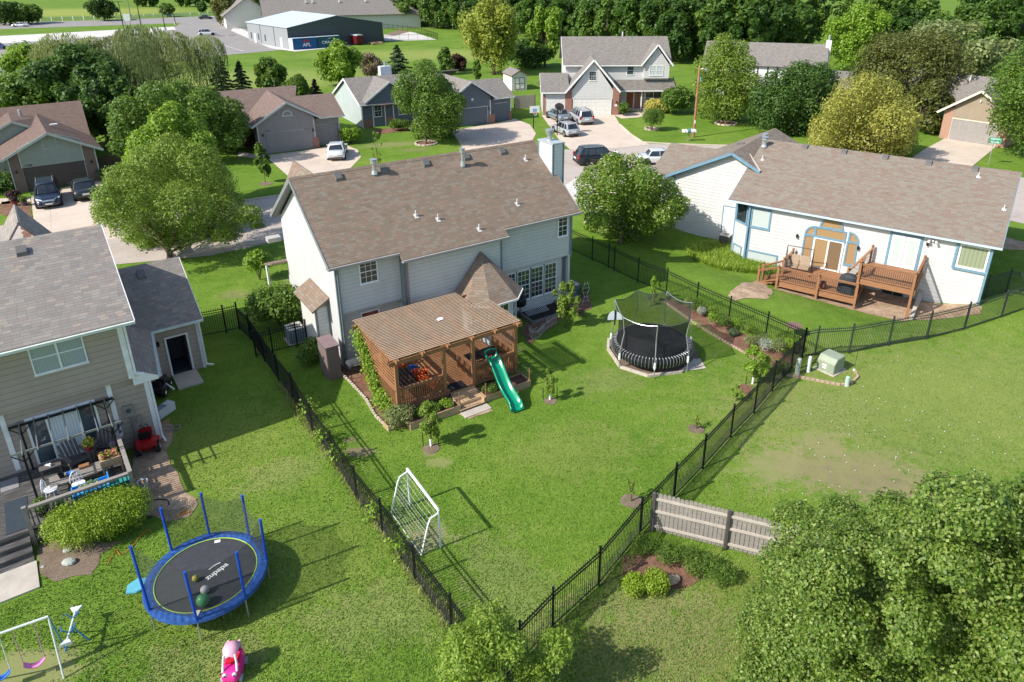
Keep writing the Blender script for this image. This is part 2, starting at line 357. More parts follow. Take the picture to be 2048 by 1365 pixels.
def tree(name, label, loc, H, R, base=.25, n=9000, leaf=.2, mat=None, seed=1, nl=16, cat='tree', r0=None, group=None, hemi=None, lobes=None, sq=.85, shell=.55, aspect=.6, droop=0., lr=.34, trunkmat=None, nlimb=7, under=.35):
    rs = np.random.RandomState(seed); hb = H*base; ch = H-hb; zc = hb+ch/2
    lb = lobes or lobes_round(rs, R, ch, nl, r=lr)
    t = thing(name, label, cat, loc, 0, group)
    p, nr = crown_pts(rs, lb, n, shell, sq, under); p = p+np.array([0,0,zc])
    if not lobes:
        f = R/np.percentile(np.hypot(p[:,0], p[:,1]), 97); p[:,:2] *= f; lo_, hi_ = np.percentile(p[:,2], 1.5), np.percentile(p[:,2], 99); p[:,2] = (p[:,2]-lo_)/(hi_-lo_)*(H-hb)+hb
        p[:,2] += .04*H*np.sin(p[:,0]*2.2/R*1.7+seed)*np.sin(p[:,1]*2/R*1.9)
    me = leaf_mesh('crown', p, nr, leaf, rs, mat, aspect, droop=droop); o = bpy.data.objects.new('crown', me); C.objects.link(o); o.parent = t
    limbs(t, hb, lb, zc, r0 or max(.05, R*.055), rs, n=nlimb, mat=trunkmat); return t
def shrub(name, label, loc, rx, ry, h, n=2500, leaf=.07, mat=None, seed=1, cat='shrub', group=None, rz=0, nl=9, stems=True, aspect=.6, droop=0.):
    rs = np.random.RandomState(seed); lb = []
    for k in range(nl):
        th = 2.4*k; q = math.sqrt((k+.5)/nl); lb.append((rx*.68*q*math.cos(th), ry*.68*q*math.sin(th), h*(.5+.16*(1-q)*rs.random()), min(min(rx, ry)*.55, h*.5)*(.8+.35*rs.random())))
    t = thing(name, label, cat, loc, rz, group); p, nr = crown_pts(rs, lb, n, .4, 1., .5); p[:,2] = np.abs(p[:,2])*1.0
    p[:,2] *= h/max(.01, np.percentile(p[:,2], 98))
    me = leaf_mesh('foliage', p, nr, leaf, rs, mat, aspect, droop=droop); o = bpy.data.objects.new('foliage', me); C.objects.link(o); o.parent = t
    if stems:
        b = MB()
        for k in range(6): a = k*1.05; b.path([(0,0,-.05), (rx*.2*math.cos(a), ry*.2*math.sin(a), h*.35), (rx*.55*math.cos(a), ry*.55*math.sin(a), h*.75)], [.03, .02, .008], 5)
        b.build('stem', bark(), t)
    return t
# ================================================================ shared materials
W_ = paint('white_trim', (.78,.78,.76)); GREYT = paint('grey_trim', (.16,.18,.19)); BLUET = paint('blue_trim', (.15,.27,.35)); BLACK = paint('black_metal', (.012,.013,.015), .4)
DKG = paint('dark_grey', (.05,.055,.06), .5); CONC = paint('concrete', (.46,.41,.35), .9, var=.2, scale=1.6, bump=.3); CONCW = paint('pale_concrete', (.6,.57,.52), .9, var=.15, scale=1.2, bump=.3)
METAL = paint('galvanised_metal', (.5,.52,.53), .38, .7); RUST = paint('vent_cap', (.16,.15,.14), .6, .3); PVC = paint('pvc_pipe', (.55,.53,.5)); RUBBER = paint('rubber', (.018,.018,.02), .8)
GL = glass('dark_glass'); GLB = glass('blue_glass', (.055,.075,.085)); BLINDW = blinds('white_blinds', (.5,.55,.53), .06); BLINDV = blinds('vertical_blinds', (.62,.68,.7), .1, True); BLINDT = blinds('tan_blinds', (.36,.23,.11), .1)
SH_MAIN = shingle('brown_shingle', [(.17,.128,.094),(.225,.168,.125),(.212,.172,.132),(.262,.172,.126),(.258,.208,.158),(.24,.218,.18)])
SH_WHITE = shingle('tan_shingle', [(.18,.143,.113),(.232,.165,.13),(.22,.18,.145),(.245,.2,.158),(.228,.21,.175),(.27,.228,.182)], w=.34)
SH_LEFT = shingle('grey_tan_shingle', [(.2,.185,.17),(.25,.225,.2),(.28,.255,.23),(.26,.215,.19),(.31,.28,.25),(.38,.3,.23)])
SH_RED = shingle('red_brown_shingle', [(.13,.09,.076),(.175,.118,.096),(.19,.135,.108),(.165,.11,.092)])
SH_TAUPE = shingle('taupe_shingle', [(.14,.10,.085),(.2,.14,.115),(.22,.165,.14),(.18,.125,.1)])
SH_GREY = shingle('grey_shingle', [(.16,.145,.13),(.22,.2,.18),(.26,.235,.21),(.19,.17,.15)])
SD_MAIN = siding('grey_blue_siding', (.54,.545,.525), .2, lap_shade=.5); SD_WH = siding('white_siding', (.58,.57,.55), .24, lap_shade=.34, lw=.13); SD_LEFT = siding('tan_siding', (.4,.33,.275), .24, lap_shade=.6, lw=.1)
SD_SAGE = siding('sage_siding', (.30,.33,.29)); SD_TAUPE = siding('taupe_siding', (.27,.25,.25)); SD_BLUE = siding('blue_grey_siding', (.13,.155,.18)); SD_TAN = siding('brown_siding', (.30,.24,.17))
BR_BRN = brick('brown_brick', [(.17,.11,.09),(.24,.15,.12),(.12,.09,.08)], (.2,.17,.15)); BR_RED = brick('red_brick', [(.27,.085,.05),(.36,.14,.08),(.2,.07,.045)])
CEDAR = wood('cedar', [(.17,.075,.032),(.32,.155,.07),(.46,.25,.12)]); CEDW = wood('weathered_cedar', [(.3,.19,.115),(.5,.36,.24),(.64,.51,.38)]); OLDW = wood('grey_wood', [(.16,.14,.125),(.3,.27,.24),(.42,.38,.34)])
DKWD = wood('old_deck', [(.035,.033,.033),(.085,.08,.078),(.34,.32,.31)], scale=.6); PINE = wood('pine_board', [(.32,.2,.11),(.47,.32,.19),(.6,.45,.3)]); DECKR = wood('stained_deck', [(.2,.09,.042),(.32,.155,.075),(.43,.23,.12)])
ORNG = wood('orange_wood', [(.42,.07,.018),(.58,.11,.03),(.68,.17,.05)])
# ================================================================ building pieces
def window(p, org, w, h, ang=0, cols=2, rows=4, fm=None, gm=None, fw=.06, hung=True, mull=1, dep=.05, name='window', mid=None):
    """org = lower left corner on the wall, seen from outside; local x along the wall, -y outwards"""
    f = MB(); D = -dep
    f.box(-fw, w+fw, D, .02, -fw, 0); f.box(-fw, w+fw, D, .02, h, h+fw); f.box(-fw, 0, D, .02, 0, h); f.box(w, w+fw, D, .02, 0, h)
    f.box(-fw-.02, w+fw+.02, D-.025, .02, -fw-.03, -fw)
    for i in range(1, mull): x = w*i/mull; f.box(x-.035, x+.035, D+.004, .02, 0, h)
    if hung: f.box(0, w, D+.012, .02, h/2-.022, h/2+.022)
    o = f.build(name, fm or W_, p, loc=org, rotz=ang)
    MB().box(0, w, -.012, .0, 0, h).build('pane', gm or GL, o)
    if cols > 1 or rows > 1:
        g = MB()
        for i in range(1, cols*mull):
            if i % cols: x = w*i/(cols*mull); g.box(x-.009, x+.009, -.022, -.012, 0, h)
        for j in range(1, rows):
            if not (hung and j*2 == rows): z = h*j/rows; g.box(0, w, -.021, -.012, z-.009, z+.009)
        if g.v: g.build('muntin', fm or W_, o)
    return o
def garage_door(p, u0, u1, z1, v, mat, fm=None, rows=4, ang=0, z0=.02):
    w = u1-u0; d = MB()
    d.box(u0, u1, v-.02, v+.05, z0, z1); n = max(2, round(w/.62)); rh = (z1-z0)/rows
    for r in range(rows):
        for c in range(n):
            x = u0+w*c/n; z = z0+r*rh; d.box(x+.05, x+w/n-.05, v-.033, v-.019, z+.06, z+rh-.06)
    o = d.build('garage_door', mat, p)
    f = MB(); f.box(u0-.1, u0, v-.05, v+.05, 0, z1+.1); f.box(u1, u1+.1, v-.05, v+.05, 0, z1+.1); f.box(u0, u1, v-.05, v+.05, z1, z1+.1); f.build('garage_door_frame', fm or W_, p)
    return o
def door(p, org, w, h, mat, ang=0, fm=None, glassm=None, panels=True, name='door'):
    f = MB(); f.box(-.07, 0, -.04, .02, 0, h+.07); f.box(w, w+.07, -.04, .02, 0, h+.07); f.box(0, w, -.04, .02, h, h+.07)
    o = MB().box(0, w, -.02, .01, 0, h).build(name, mat, p, loc=org, rotz=ang); f.build('door_frame', fm or W_, o)
    if panels and not glassm:
        g = MB()
        for (a, b, c, d) in ((.12,.45,.1,.42),(.55,.88,.1,.42),(.12,.45,.48,.9),(.55,.88,.48,.9)): g.box(w*a, w*b, -.032, -.019, h*c, h*d)
        g.build('panel', mat, o)
    if glassm: MB().box(w*.14, w*.86, -.03, -.02, h*.1, h*.9).build('pane', glassm, o)
    MB().sph((w*.9, -.06, h*.48), .035, 8, 5).build('handle', METAL, o, True)
    return o
def edge(p, pts, mat, w=.035, h=.2, name='fascia', closed=False):
    b = MB()
    for i in range(len(pts)-(0 if closed else 1)): b.bar(pts[i], pts[(i+1)%len(pts)], w, h)
    return b.build(name, mat, p)
def gutter(p, a, b, mat): return MB().bar(a, b, .11, .1).build('gutter', mat, p)
def vent_box(p, x, y, z, sl, axis='v', name='roof_vent'):
    m = MB(); m.add([(x-.19,y-.19,z-.19*sl),(x+.19,y-.19,z-.19*sl),(x+.19,y+.19,z+.19*sl),(x-.19,y+.19,z+.19*sl),(x-.17,y-.17,z-.17*sl+.15),(x+.17,y-.17,z-.17*sl+.15),(x+.17,y+.17,z+.19*sl+.15),(x-.17,y+.17,z+.19*sl+.15)],
        [(0,3,2,1),(4,5,6,7),(0,1,5,4),(1,2,6,5),(2,3,7,6),(3,0,4,7)]); return m.build(name, RUST, p)
def vent_pipe(p, x, y, z, sl, h=.3, r=.04, cap=False, mat=None):
    m = MB(); m.tube((x,y,z-.1), (x,y,z+h), r, n=10)
    q = .11; m.add([(x-q,y-q-.03,z-(q+.03)*sl+.02),(x+q,y-q-.03,z-(q+.03)*sl+.02),(x+q,y+q,z+q*sl+.02),(x-q,y+q,z+q*sl+.02)], [(0,1,2,3)]); m.tube((x,y,z), (x,y,z+h*.35), r*1.7, r*1.3, 10)
    if cap: m.tube((x,y,z+h), (x,y,z+h+.16), r*1.7, n=12); m.tube((x,y,z+h+.2), (x,y,z+h+.24), r*1.9, n=12)
    return m.build('vent_pipe', mat or PVC, p, smooth=False)
def downspout(p, x, y, z1, z0, mat, kick=(0,-.25)):
    m = MB(); m.box(x-.04, x+.04, y-.035, y+.035, z0+.12, z1); m.bar((x,y,z0+.14), (x+kick[0], y+kick[1], z0+.05), .08, .07); return m.build('downspout', mat, p)
def light(p, x, y, z, m=None, name='wall_lamp'):
    b = MB(); b.box(x-.05, x+.05, y-.03, y, z-.06, z+.06); b.lathe([(.03,-.14),(.06,-.12),(.075,.06),(.03,.12),(.01,.15)], 8, (x, y-.12, z)); b.bar((x, y, z+.1), (x, y-.12, z+.14), .02); return b.build(name, m or BLACK, p)
def ac(loc, rz, mat, label, s=.75, h=.8):
    t = thing('air_conditioner', label, 'air conditioner', loc, rz); b = MB(); q = s/2
    for i in range(14): z = .06+i*(h-.12)/13; b.box(-q, q, -q, q, z, z+.022)
    b.box(-q+.02, q-.02, -q+.02, q-.02, .04, h-.06)
    for x in (-q, q-.03):
        for y in (-q, q-.03): b.box(x-.004, x+.034, y-.004, y+.034, 0, h)
    b.build('casing', mat, t); MB().box(-q-.01, q+.01, -q-.01, q+.01, h-.05, h).build('lid', paint('ac_lid', (.5,.49,.46)), t)
    g = MB()
    for k in range(1, 6): g.path([(math.cos(a*.3927)*k*.055, math.sin(a*.3927)*k*.055, h+.015) for a in range(16)], .006, 4, closed=True)
    g.build('fan_grille', BLACK, t); MB().cb(0, 0, -.01, s+.2, s+.2, .1).build('pad', CONC, t); return t
# ================================================================ MAIN HOUSE
MO, MA = Vector((-8.84,30.5,0)), rad(33.88)
def ML(u, v, z=0): return Vector((MO.x+u*math.cos(MA)-v*math.sin(MA), MO.y+u*math.sin(MA)+v*math.cos(MA), z))
h = thing('house', 'two-storey pale blue-grey house with brown shingle roof in the middle of the photo', 'house', MO, MA)
EZ, SL, RZ, RV = 5.65, .684, 8.8, 4.2
b = MB(); b.ext([(.0,0),(8.3,0),(8.3,5.62),(4.17,8.55),(0,5.62)], 0, 0, .12); b.ext([(.0,0),(8.3,0),(8.3,5.62),(4.17,8.55),(0,5.62)], 0, 13.68, 13.8)
b.box(.12, 3.3, 0, .12, 2.98, 5.6); b.box(.12, 3.3, .3, .42, 0, 2.98); b.box(.02, 3.3, .003, .4, 2.95, 2.98)
b.box(3.3, 8.9, -.4, -.28, 0, 5.38); b.box(3.3, 3.42, -.28, .5, 0, 5.5); b.box(8.78, 8.9, -.28, .5, 0, 5.5)
b.box(8.9, 13.68, 0, .12, 3.0, 5.6); b.box(8.9, 13.5, .3, .42, 0, 3.0); b.box(8.9, 13.68, .003, .4, 2.96, 3.0); b.box(.12, 13.68, 8.18, 8.3, 0, 5.6)
b.box(.6, 4.4, 8.3, 9.6, 0, 5.3)
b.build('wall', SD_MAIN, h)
r = MB(); r.slab([(-.4,-.4,EZ),(3.1,-.4,EZ),(3.1,-.8,EZ-.4*SL),(9.1,-.8,EZ-.4*SL),(9.1,-.4,EZ),(14.15,-.4,EZ),(14.15,RV,RZ),(-.4,RV,RZ)], .13)
r.slab([(-.4,RV,RZ),(14.15,RV,RZ),(14.15,8.8,EZ),(-.4,8.8,EZ)], .13)
r.slab([(.1,10,5.3),(1.55,10,8.15),(1.55,5.2,8.15),(.1,7.2,6.9)], .1); r.slab([(1.55,10,8.15),(3.0,10,5.3),(3.0,7.2,6.9),(1.55,5.2,8.15)], .1)
roof = r.build('roof', SH_MAIN, h)
c = MB()
for i in range(48): u = -.35+i*.302; c.slab([(u,RV-.14,RZ-.075),(u+.31,RV-.14,RZ-.075),(u+.31,RV,RZ+.03),(u,RV,RZ+.03)], .02); c.slab([(u,RV,RZ+.03),(u+.31,RV,RZ+.03),(u+.31,RV+.14,RZ-.075),(u,RV+.14,RZ-.075)], .02)
c.build('ridge_cap', SH_MAIN, roof)
FAS = paint('grey_fascia', (.2,.21,.21)); TRM = paint('grey_corner_trim', (.17,.21,.22))
e = MB()
for u in (-.41, 14.16): e.bar((u,-.42,EZ-.1), (u,RV,RZ-.1), .03, .2); e.bar((u,RV,RZ-.1), (u,8.82,EZ-.1), .03, .2)
for u in (-.38, 13.82): e.slab([(u,-.35,EZ-.16),(u+.33,-.35,EZ-.16),(u+.33,RV,RZ-.16),(u,RV,RZ-.16)], .015); e.slab([(u,RV,RZ-.16),(u+.33,RV,RZ-.16),(u+.33,8.7,EZ-.16),(u,8.7,EZ-.16)], .015)
for a, bq, v in ((-.4,3.1,-.4),(9.1,14.15,-.4)): e.box(a, bq, v+.02, 0, EZ-.2, EZ-.16)
e.box(3.1, 9.1, -.78, -.4, EZ-.47, EZ-.44); e.build('fascia', FAS, h)
GUT = paint('pale_gutter', (.34,.32,.3))
gutter(h, (-.42,-.46,EZ-.08), (3.1,-.46,EZ-.08), GUT); gutter(h, (3.08,-.86,EZ-.35), (9.12,-.86,EZ-.35), GUT); gutter(h, (9.1,-.46,EZ-.08), (14.2,-.46,EZ-.08), GUT)
t = MB()
for u, v, z0, z1 in ((-.02,-.03,0,5.5),(3.27,-.43,0,5.2),(8.84,-.43,0,5.2),(13.72,-.03,3.0,5.5),(13.44,.27,0,3.0)): t.box(u, u+.1, v, v+.12, z0, z1)
t.box(3.25, 3.3, -.43, .01, 0, 5.3); t.build('corner_trim', TRM, h)
downspout(h, .1, -.08, 5.5, 0, TRM); downspout(h, 3.42, -.5, 5.2, .6, paint('brown_grey_spout', (.25,.22,.2))); downspout(h, 13.86, .02, 5.45, 2.7, TRM, (-.3,.3)); downspout(h, 13.6, .25, 2.8, 0, TRM)
for (u, v) in ((1.95,3.8),(4.39,3.8),(6.81,3.78),(9.29,3.78),(11.64,3.76)): vent_box(roof, u, v, EZ+SL*(v+.4), SL)
vent_pipe(roof, 3.83, 3.7, EZ+SL*4.1, SL, .55, .1, True, METAL); vent_pipe(roof, 8.82, 3.35, EZ+SL*3.75, SL, .75, .085, True, METAL)
for (u, v) in ((4.82,1.15),(5.85,.75),(7.7,-.18),(10.63,.7),(12.79,3.1)): vent_pipe(roof, u, v, EZ+SL*(v+.4), SL, .3, .035)
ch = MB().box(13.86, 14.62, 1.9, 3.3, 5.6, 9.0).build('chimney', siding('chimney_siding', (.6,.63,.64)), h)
q = MB()
for x, y in ((13.83,1.87),(14.55,1.87),(13.83,3.23),(14.55,3.23)): q.box(x, x+.1, y, y+.1, 5.65, 9.0)
q.build('chimney_trim', TRM, ch); MB().box(13.8, 14.68, 1.84, 3.36, 9.0, 9.07).build('chimney_cap', paint('cap_metal', (.42,.46,.46), .5, .2), ch)
MB().lathe([(.17,0),(.15,.05),(.15,.36),(.22,.38),(.22,.44),(.15,.45),(.15,.5),(.24,.5),(.25,.62),(.22,.64)], 14, (14.2,2.7,9.07)).build('flue', METAL, ch)
window(h, (1.22,0,4.33), .82, 1.1, cols=3, rows=4, gm=glass('green_glass', (.03,.05,.045))); window(h, (12.93,0,4.28), .58, 1.12, cols=2, rows=4)
window(h, (1.2,.3,1.5), .86, 1.1, cols=1, rows=1, gm=glass('reddish_glass', (.14,.05,.05)))
for u in (10.37, 11.3, 12.24): window(h, (u,.3,.82), .76, 1.76, cols=3, rows=6, fw=.05)
window(h, (9.55,.3,.82), .62, 1.76, cols=3, rows=6, fw=.05)
t = MB()
for u in (10.2, 11.16, 12.08): t.box(u+.04, u+.15, .25, .3, .75, 2.65)
t.build('window_trim', TRM, h)
# turret bay
RING = [(5.83,-.5),(5.83,-1.95),(6.75,-2.78),(8.36,-2.74),(9.26,-1.84),(9.3,-.5)]
tb = MB(); cxy = (7.55,-.9)
inn = [(cxy[0]+(x-cxy[0])*.82, cxy[1]+(y-cxy[1])*.82) for x, y in RING]; inn[0] = (inn[0][0], -.4); inn[-1] = (inn[-1][0], -.4)
tb.ext(inn, 2, 0, 2.62); bay = tb.build('bay', SD_MAIN, h)
tr = MB(); ap = (7.59,-.45,4.72)
for i in range(5): tr.slab([(*RING[i],2.72), (*RING[i+1],2.72), ap], .08)
tr.build('roof', SH_MAIN, bay)
edge(bay, [(x,y,2.66) for x, y in RING], W_, .1, .1, 'gutter')
for i in range(1, 4):
    a, bq = Vector((*inn[i],0)), Vector((*inn[i+1],0)); d = bq-a; L = d.length; d.normalize(); ang = math.atan2(d.y, d.x); s = a+d*(L/2-.42)
    window(bay, (s.x, s.y, .95), .84, 1.5, ang, 3, 4)
# left side bay box
sb = MB().box(-.7, 0, 1.5, 3.9, 0, 2.9).build('bay', siding('bay_siding', (.58,.58,.53), .2, lap_shade=.5), h)
q = MB(); q.box(-.73, -.62, 1.47, 1.58, 0, 2.9); q.box(-.1, .003, 1.47, 1.52, 0, 3.2); q.ext([(-.7,2.88),(0,2.88),(0,3.3)], 1, 1.5, 1.56); q.build('corner_trim', FAS, sb)
MB().slab([(-.95,1.25,2.83),(0,1.25,3.42),(0,4.15,3.42),(-.95,4.15,2.83)], .09).build('roof', SH_MAIN, sb)
# front stub roofs seen past the left gable
MB().box(-.75, -.02, 8.75, 9.3, 4.0, 4.25).build('gable_return', paint('soffit', (.42,.4,.37)), h)
sp = MB(); sp.slab([(-.9,8.2,3.0),(-.9,10,2.4),(2,10,2.4),(2,8.2,3.0)], .1); sp.build('porch_roof', SH_MAIN, h)
MB().box(-.85, -.75, 9.7, 9.9, 0, 2.4).build('porch_post', W_, h); MB().box(-.03, 0, 6.0, 6.9, 1.0, 1.9).build('vent_panel', SD_MAIN, h)
tag(h, None, None)
# cabinet by the wall
t = thing('tool_cabinet', 'tall brown plank cabinet with a small tiled top against the white gable wall', 'cabinet', ML(-.72,-.02), MA)
b = MB(); 
for i in range(6): b.box(-.3+i*.1, -.205+i*.1, -.62, -.6, 0, 1.75)
for i in range(12): b.box(-.32, -.3, -.6+i*.1, -.505+i*.1, 0, 1.75)
b.box(-.3, .3, -.6, .6, 0, 1.75); b.build('body', wood('cabinet_wood', [(.12,.09,.085),(.19,.145,.13),(.26,.2,.18)], 'y'), t)
b = MB()
for i in range(5):
    for j in range(9): b.box(-.34+i*.14, -.21+i*.14, -.64+j*.142, -.51+j*.142, 1.78, 1.8)
MB().box(-.35, .36, -.65, .65, 1.75, 1.785).build('top', paint('grout', (.13,.08,.08)), t); b.build('top_tiles', paint('mauve_tile', (.25,.175,.175), .5), t)
MB().path([(-.33,-.1,1.1), (-.38,-.12,1.06), (-.36,-.2,1.0), (-.33,-.2,1.15)], .016, 6).build('handle', BLACK, t)
t = thing('barbecue_grill', 'grey barrel barbecue grill with its lid shut beside the plank cabinet', 'grill', ML(.15,-1.25), MA+.05)
b = MB()
prof = [(math.cos(a)*.27, math.sin(a)*.24) for a in [math.pi*i/10 for i in range(11)]]
b.ext(prof, 0, -.42, .42); b.build('lid', paint('grill_lid', (.1,.105,.115), .4, .2), t, loc=(0,0,.92))
b = MB(); b.ext([(math.cos(a)*.26, math.sin(a)*.2) for a in [math.pi+math.pi*i/10 for i in range(11)]], 0, -.4, .4); b.build('firebox', BLACK, t, loc=(0,0,.91))
for x in (-.36, .36):
    for y in (-.2, .2): MB().bar((x,y*.6,.8), (x*1.08,y*1.2,.0), .03).build('leg', BLACK, t)
MB().box(.45, .85, -.22, .22, .84, .87).build('side_shelf', DKG, t); MB().path([(-.2,-.3,1.0),(-.2,-.34,1.0),(.2,-.34,1.0),(.2,-.3,1.0)], .014, 6).build('handle', METAL, t)
# ================================================================ WHITE HOUSE (right)
h = thing('house', 'white ranch house with sky-blue trim and a long tan shingle roof at the right', 'house', (WO.x,WO.y,0), WA)
ez, sl, rv, rz = 3.64, .447, 6.2, 6.57
b = MB(); b.box(-13.9, 0, 0, .12, -1.2, 3.6); b.ext([(0,-1.2),(12.2,-1.2),(12.2,3.6),(6.2,6.3),(0,3.6)], 0, -.12, 0); b.box(-15.2, 0, 12.1, 12.2, -.5, 3.6)
b.box(-15.3, -15.18, .9, 3, -1.2, 3.6); b.ext([(-13.9,0),(-13.78,.1),(-15.1,.95),(-15.3,.9)], 2, -1.2, 3.55)
b.ext([(-20.9,-1.2),(-15.3,-1.2),(-15.3,5.2),(-16.6,5.9),(-20.9,3.7)], 1, 3.0, 3.12); b.box(-20.9, -20.8, 3.0, 12, -.5, 3.6); b.box(-22.6, -20.9, 4.5, 12, -.5, 3.6)
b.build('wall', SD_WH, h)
r = MB(); r.slab([(-15.5,-.3,3.66),(.38,-.3,3.66),(.38,rv,rz),(-15.5,rv,rz)], .12); r.slab([(-15.5,rv,rz),(.38,rv,rz),(.38,12.6,3.7),(-15.5,12.6,3.7)], .12)
r.slab([(-21.6,2.62,3.62),(-16.6,2.62,6.14),(-16.6,12.6,6.14),(-21.6,12.6,3.62)], .12); r.slab([(-16.6,2.62,6.14),(-14.5,2.62,5.1),(-13.5,6.2,6.57-.04),(-13.5,10,4.6),(-16.6,12.6,6.14)][:5], .12) if 0 else None
r.add([(-16.6,2.62,6.14),(-14.55,2.62,5.11),(-16.62,2.62,6.0),(-14.57,2.62,4.98),(-16.6,12.6,6.14),(-12.6,12.6,4.2),(-12.6,6.2,4.2)], [(0,1,6,5,4),(2,3,1,0)])
r.slab([(-23.2,3.6,3.5),(-19.0,3.6,3.5),(-18.0,7.2,5.1),(-23.2,7.2,5.1)], .12); r.slab([(-23.2,7.2,5.1),(-18,7.2,5.1),(-18,11,3.5),(-23.2,11,3.5)], .12)
roof = r.build('roof', SH_WHITE, h)
MB().bar((-14.5,2.65,5.13), (-15.9,4.35,5.78), .13, .02).build('valley_flashing', paint('flashing', (.5,.44,.36)), roof)
e = MB()
for u in (.39,): e.bar((u,-.32,3.56), (u,rv,rz-.1), .03, .18); e.bar((u,rv,rz-.1), (u,12.6,3.6), .03, .18)
e.bar((-15.51,-.3,3.56), (-15.51,2.9,4.98), .03, .18); e.bar((-21.62,2.58,3.56), (-16.6,2.58,6.06), .04, .2); e.bar((-16.6,2.58,6.06), (-14.5,2.58,5.02), .04, .2)
e.box(-15.5, .38, -.3, 0, 3.5, 3.53); e.build('fascia', BLUET, h); gutter(h, (-15.5,-.36,3.58), (.4,-.36,3.58), paint('pale_blue_gutter', (.5,.62,.68)))
t = MB()
for u in (-.1, -13.95): t.box(u, u+.12, -.025, .1, -1.0, 3.5)
t.box(-15.33, -15.22, .86, .98, -1.2, 3.5); t.box(-20.95, -20.8, 2.97, 3.05, -.8, 3.6); t.box(-14.12, -13.98, -.06, .08, -1.0, 3.5); t.build('corner_trim', BLUET, h)
downspout(h, -14.02, -.12, 3.5, -.7, BLUET); downspout(h, -.03, -.08, 3.5, 0, BLUET)
for u in (-12.5,-9.9,-7.28,-4.67,-2.06): vent_box(roof, u, 5.85, 3.66+sl*6.15, sl)
vent_pipe(roof, -15.2, 5.3, 6.2, sl, .5, .13, True, METAL); vent_pipe(roof, -15.6, 6.6, 6.1, sl, .55, .12, True, METAL)
for u, v in ((-14.83,4.02),(-1.76,5.24),(-.02,2.74)): vent_pipe(roof, u, v, 3.66+sl*(v+.3), sl, .3, .035)
for k in range(3): MB().box(-17.5-k*.32, -17.25-k*.32, 7.0+k*.5, 7.35+k*.5, 5.75-k*.16, 5.85-k*.16).build('roof_vent', RUST, roof)
BT = dict(fm=BLUET); WW = W_
window(h, (-14.05+.2,0,2.02), 1.15, 1.2, cols=1, rows=1, hung=False, gm=BLINDW, fm=BLUET, fw=.11); window(h, (-13.9,0,-.62), 2.0, .8, cols=1, rows=1, hung=False, gm=BLINDW, fm=BLUET, fw=.1)
an = math.atan2(-.9, 1.35); window(h, (-15.12,.79,2.0), 1.0, 1.3, an, 1, 1, hung=False, fm=BLUET, fw=.09); window(h, (-15.1,.78,-.55), .8, .7, an, 1, 1, hung=False, fm=BLUET, fw=.07, gm=BLINDW)
door(h, (-16.85,3.0,.0), .86, 2.02, paint('white_door', (.75,.74,.72)), fm=BLUET)
# palladian group
def arched(p, org, w, rr, fm, gm, quad=None, name='window'):
    n = 14; a0, a1 = (0, math.pi) if quad is None else ((0, math.pi/2) if quad == 'R' else (math.pi/2, math.pi)); cx = w/2 if quad is None else (0 if quad == 'R' else w)
    A = [a0+(a1-a0)*i/n for i in range(n+1)]; pl = [(cx+math.cos(a)*rr, math.sin(a)*rr) for a in A]
    poly = pl if quad is None else pl+[(cx, 0)]
    out = [(cx+math.cos(a)*(rr+.11), math.sin(a)*(rr+.11)) for a in A]
    f = MB()
    for i in range(n): f.ext([pl[i], out[i], out[i+1], pl[i+1]], 1, -.055, .01)
    x0 = 0 if quad != 'R' else -.06; f.box(min(p_[0] for p_ in out), max(p_[0] for p_ in out), -.056, .01, -.1, 0)
    if quad: f.box(cx-.06, cx+.06, -.057, .01, 0, rr+.11)
    o = f.build(name, fm, p, loc=org); MB().ext(poly, 1, -.014, 0).build('pane', gm, o)
    g = MB()
    for k in range(1, 5): a = a0+(a1-a0)*k/5; g.bar((cx,-.02,.0), (cx+math.cos(a)*rr,-.02,math.sin(a)*rr), .014)
    g.build('muntin', paint('sunburst_slat', (.5,.36,.2)), o); return o
window(h, (-10.25,0,.62), .5, 1.45, cols=1, rows=1, hung=False, gm=BLINDT, fm=BLUET, fw=.09); window(h, (-7.62,0,.72), .5, 1.4, cols=1, rows=1, hung=False, gm=BLINDT, fm=BLUET, fw=.09)
arched(h, (-10.22,0,2.2), .5, .5, BLUET, BLINDT, 'L'); arched(h, (-7.62,0,2.24), .5, .5, BLUET, BLINDT, 'R')
window(h, (-9.62,0,2.2), 1.72, .52, cols=1, rows=1, hung=False, gm=BLINDT, fm=BLUET, fw=.09); arched(h, (-9.62,0,2.88), 1.72, .62, BLUET, BLINDT)
f = MB(); f.box(-9.7, -9.6, -.06, .02, 0, 2.1); f.box(-7.95, -7.85, -.06, .02, 0, 2.1); f.box(-9.6, -7.95, -.06, .02, 2.0, 2.1); f.box(-8.82, -8.72, -.055, .02, 0, 2.0); f.box(-9.6,-7.95,-.055,.02,.02,.1)
sd = f.build('sliding_door', W_, h); MB().box(-9.6, -8.82, -.02, 0, .1, 2.0).build('pane', BLINDT, sd); MB().box(-8.72, -7.95, -.03, 0, .1, 2.0).build('pane', blinds('dark_tan_blinds', (.2,.13,.07), .06), sd)
fd = MB(); fd.box(-5.25, -3.68, -.05, .02, 3.24, 3.34); fd.box(-5.33, -5.22, -.05, .02, 1.15, 3.34); fd.box(-3.7, -3.6, -.05, .02, 1.15, 3.34); fd.box(-5.38,-5.33,-.04,.02,1.15,3.4); fd.box(-3.6,-3.55,-.04,.02,1.15,3.4)
dd = fd.build('french_door', BLUET, h)
for u in (-5.22, -4.44):
    d2 = MB().box(u, u+.73, -.06, 0, 1.2, 3.22).build('door_leaf', W_, dd); MB().box(u+.14, u+.59, -.068, -.05, 1.42, 3.06).build('pane', BLINDW, d2)
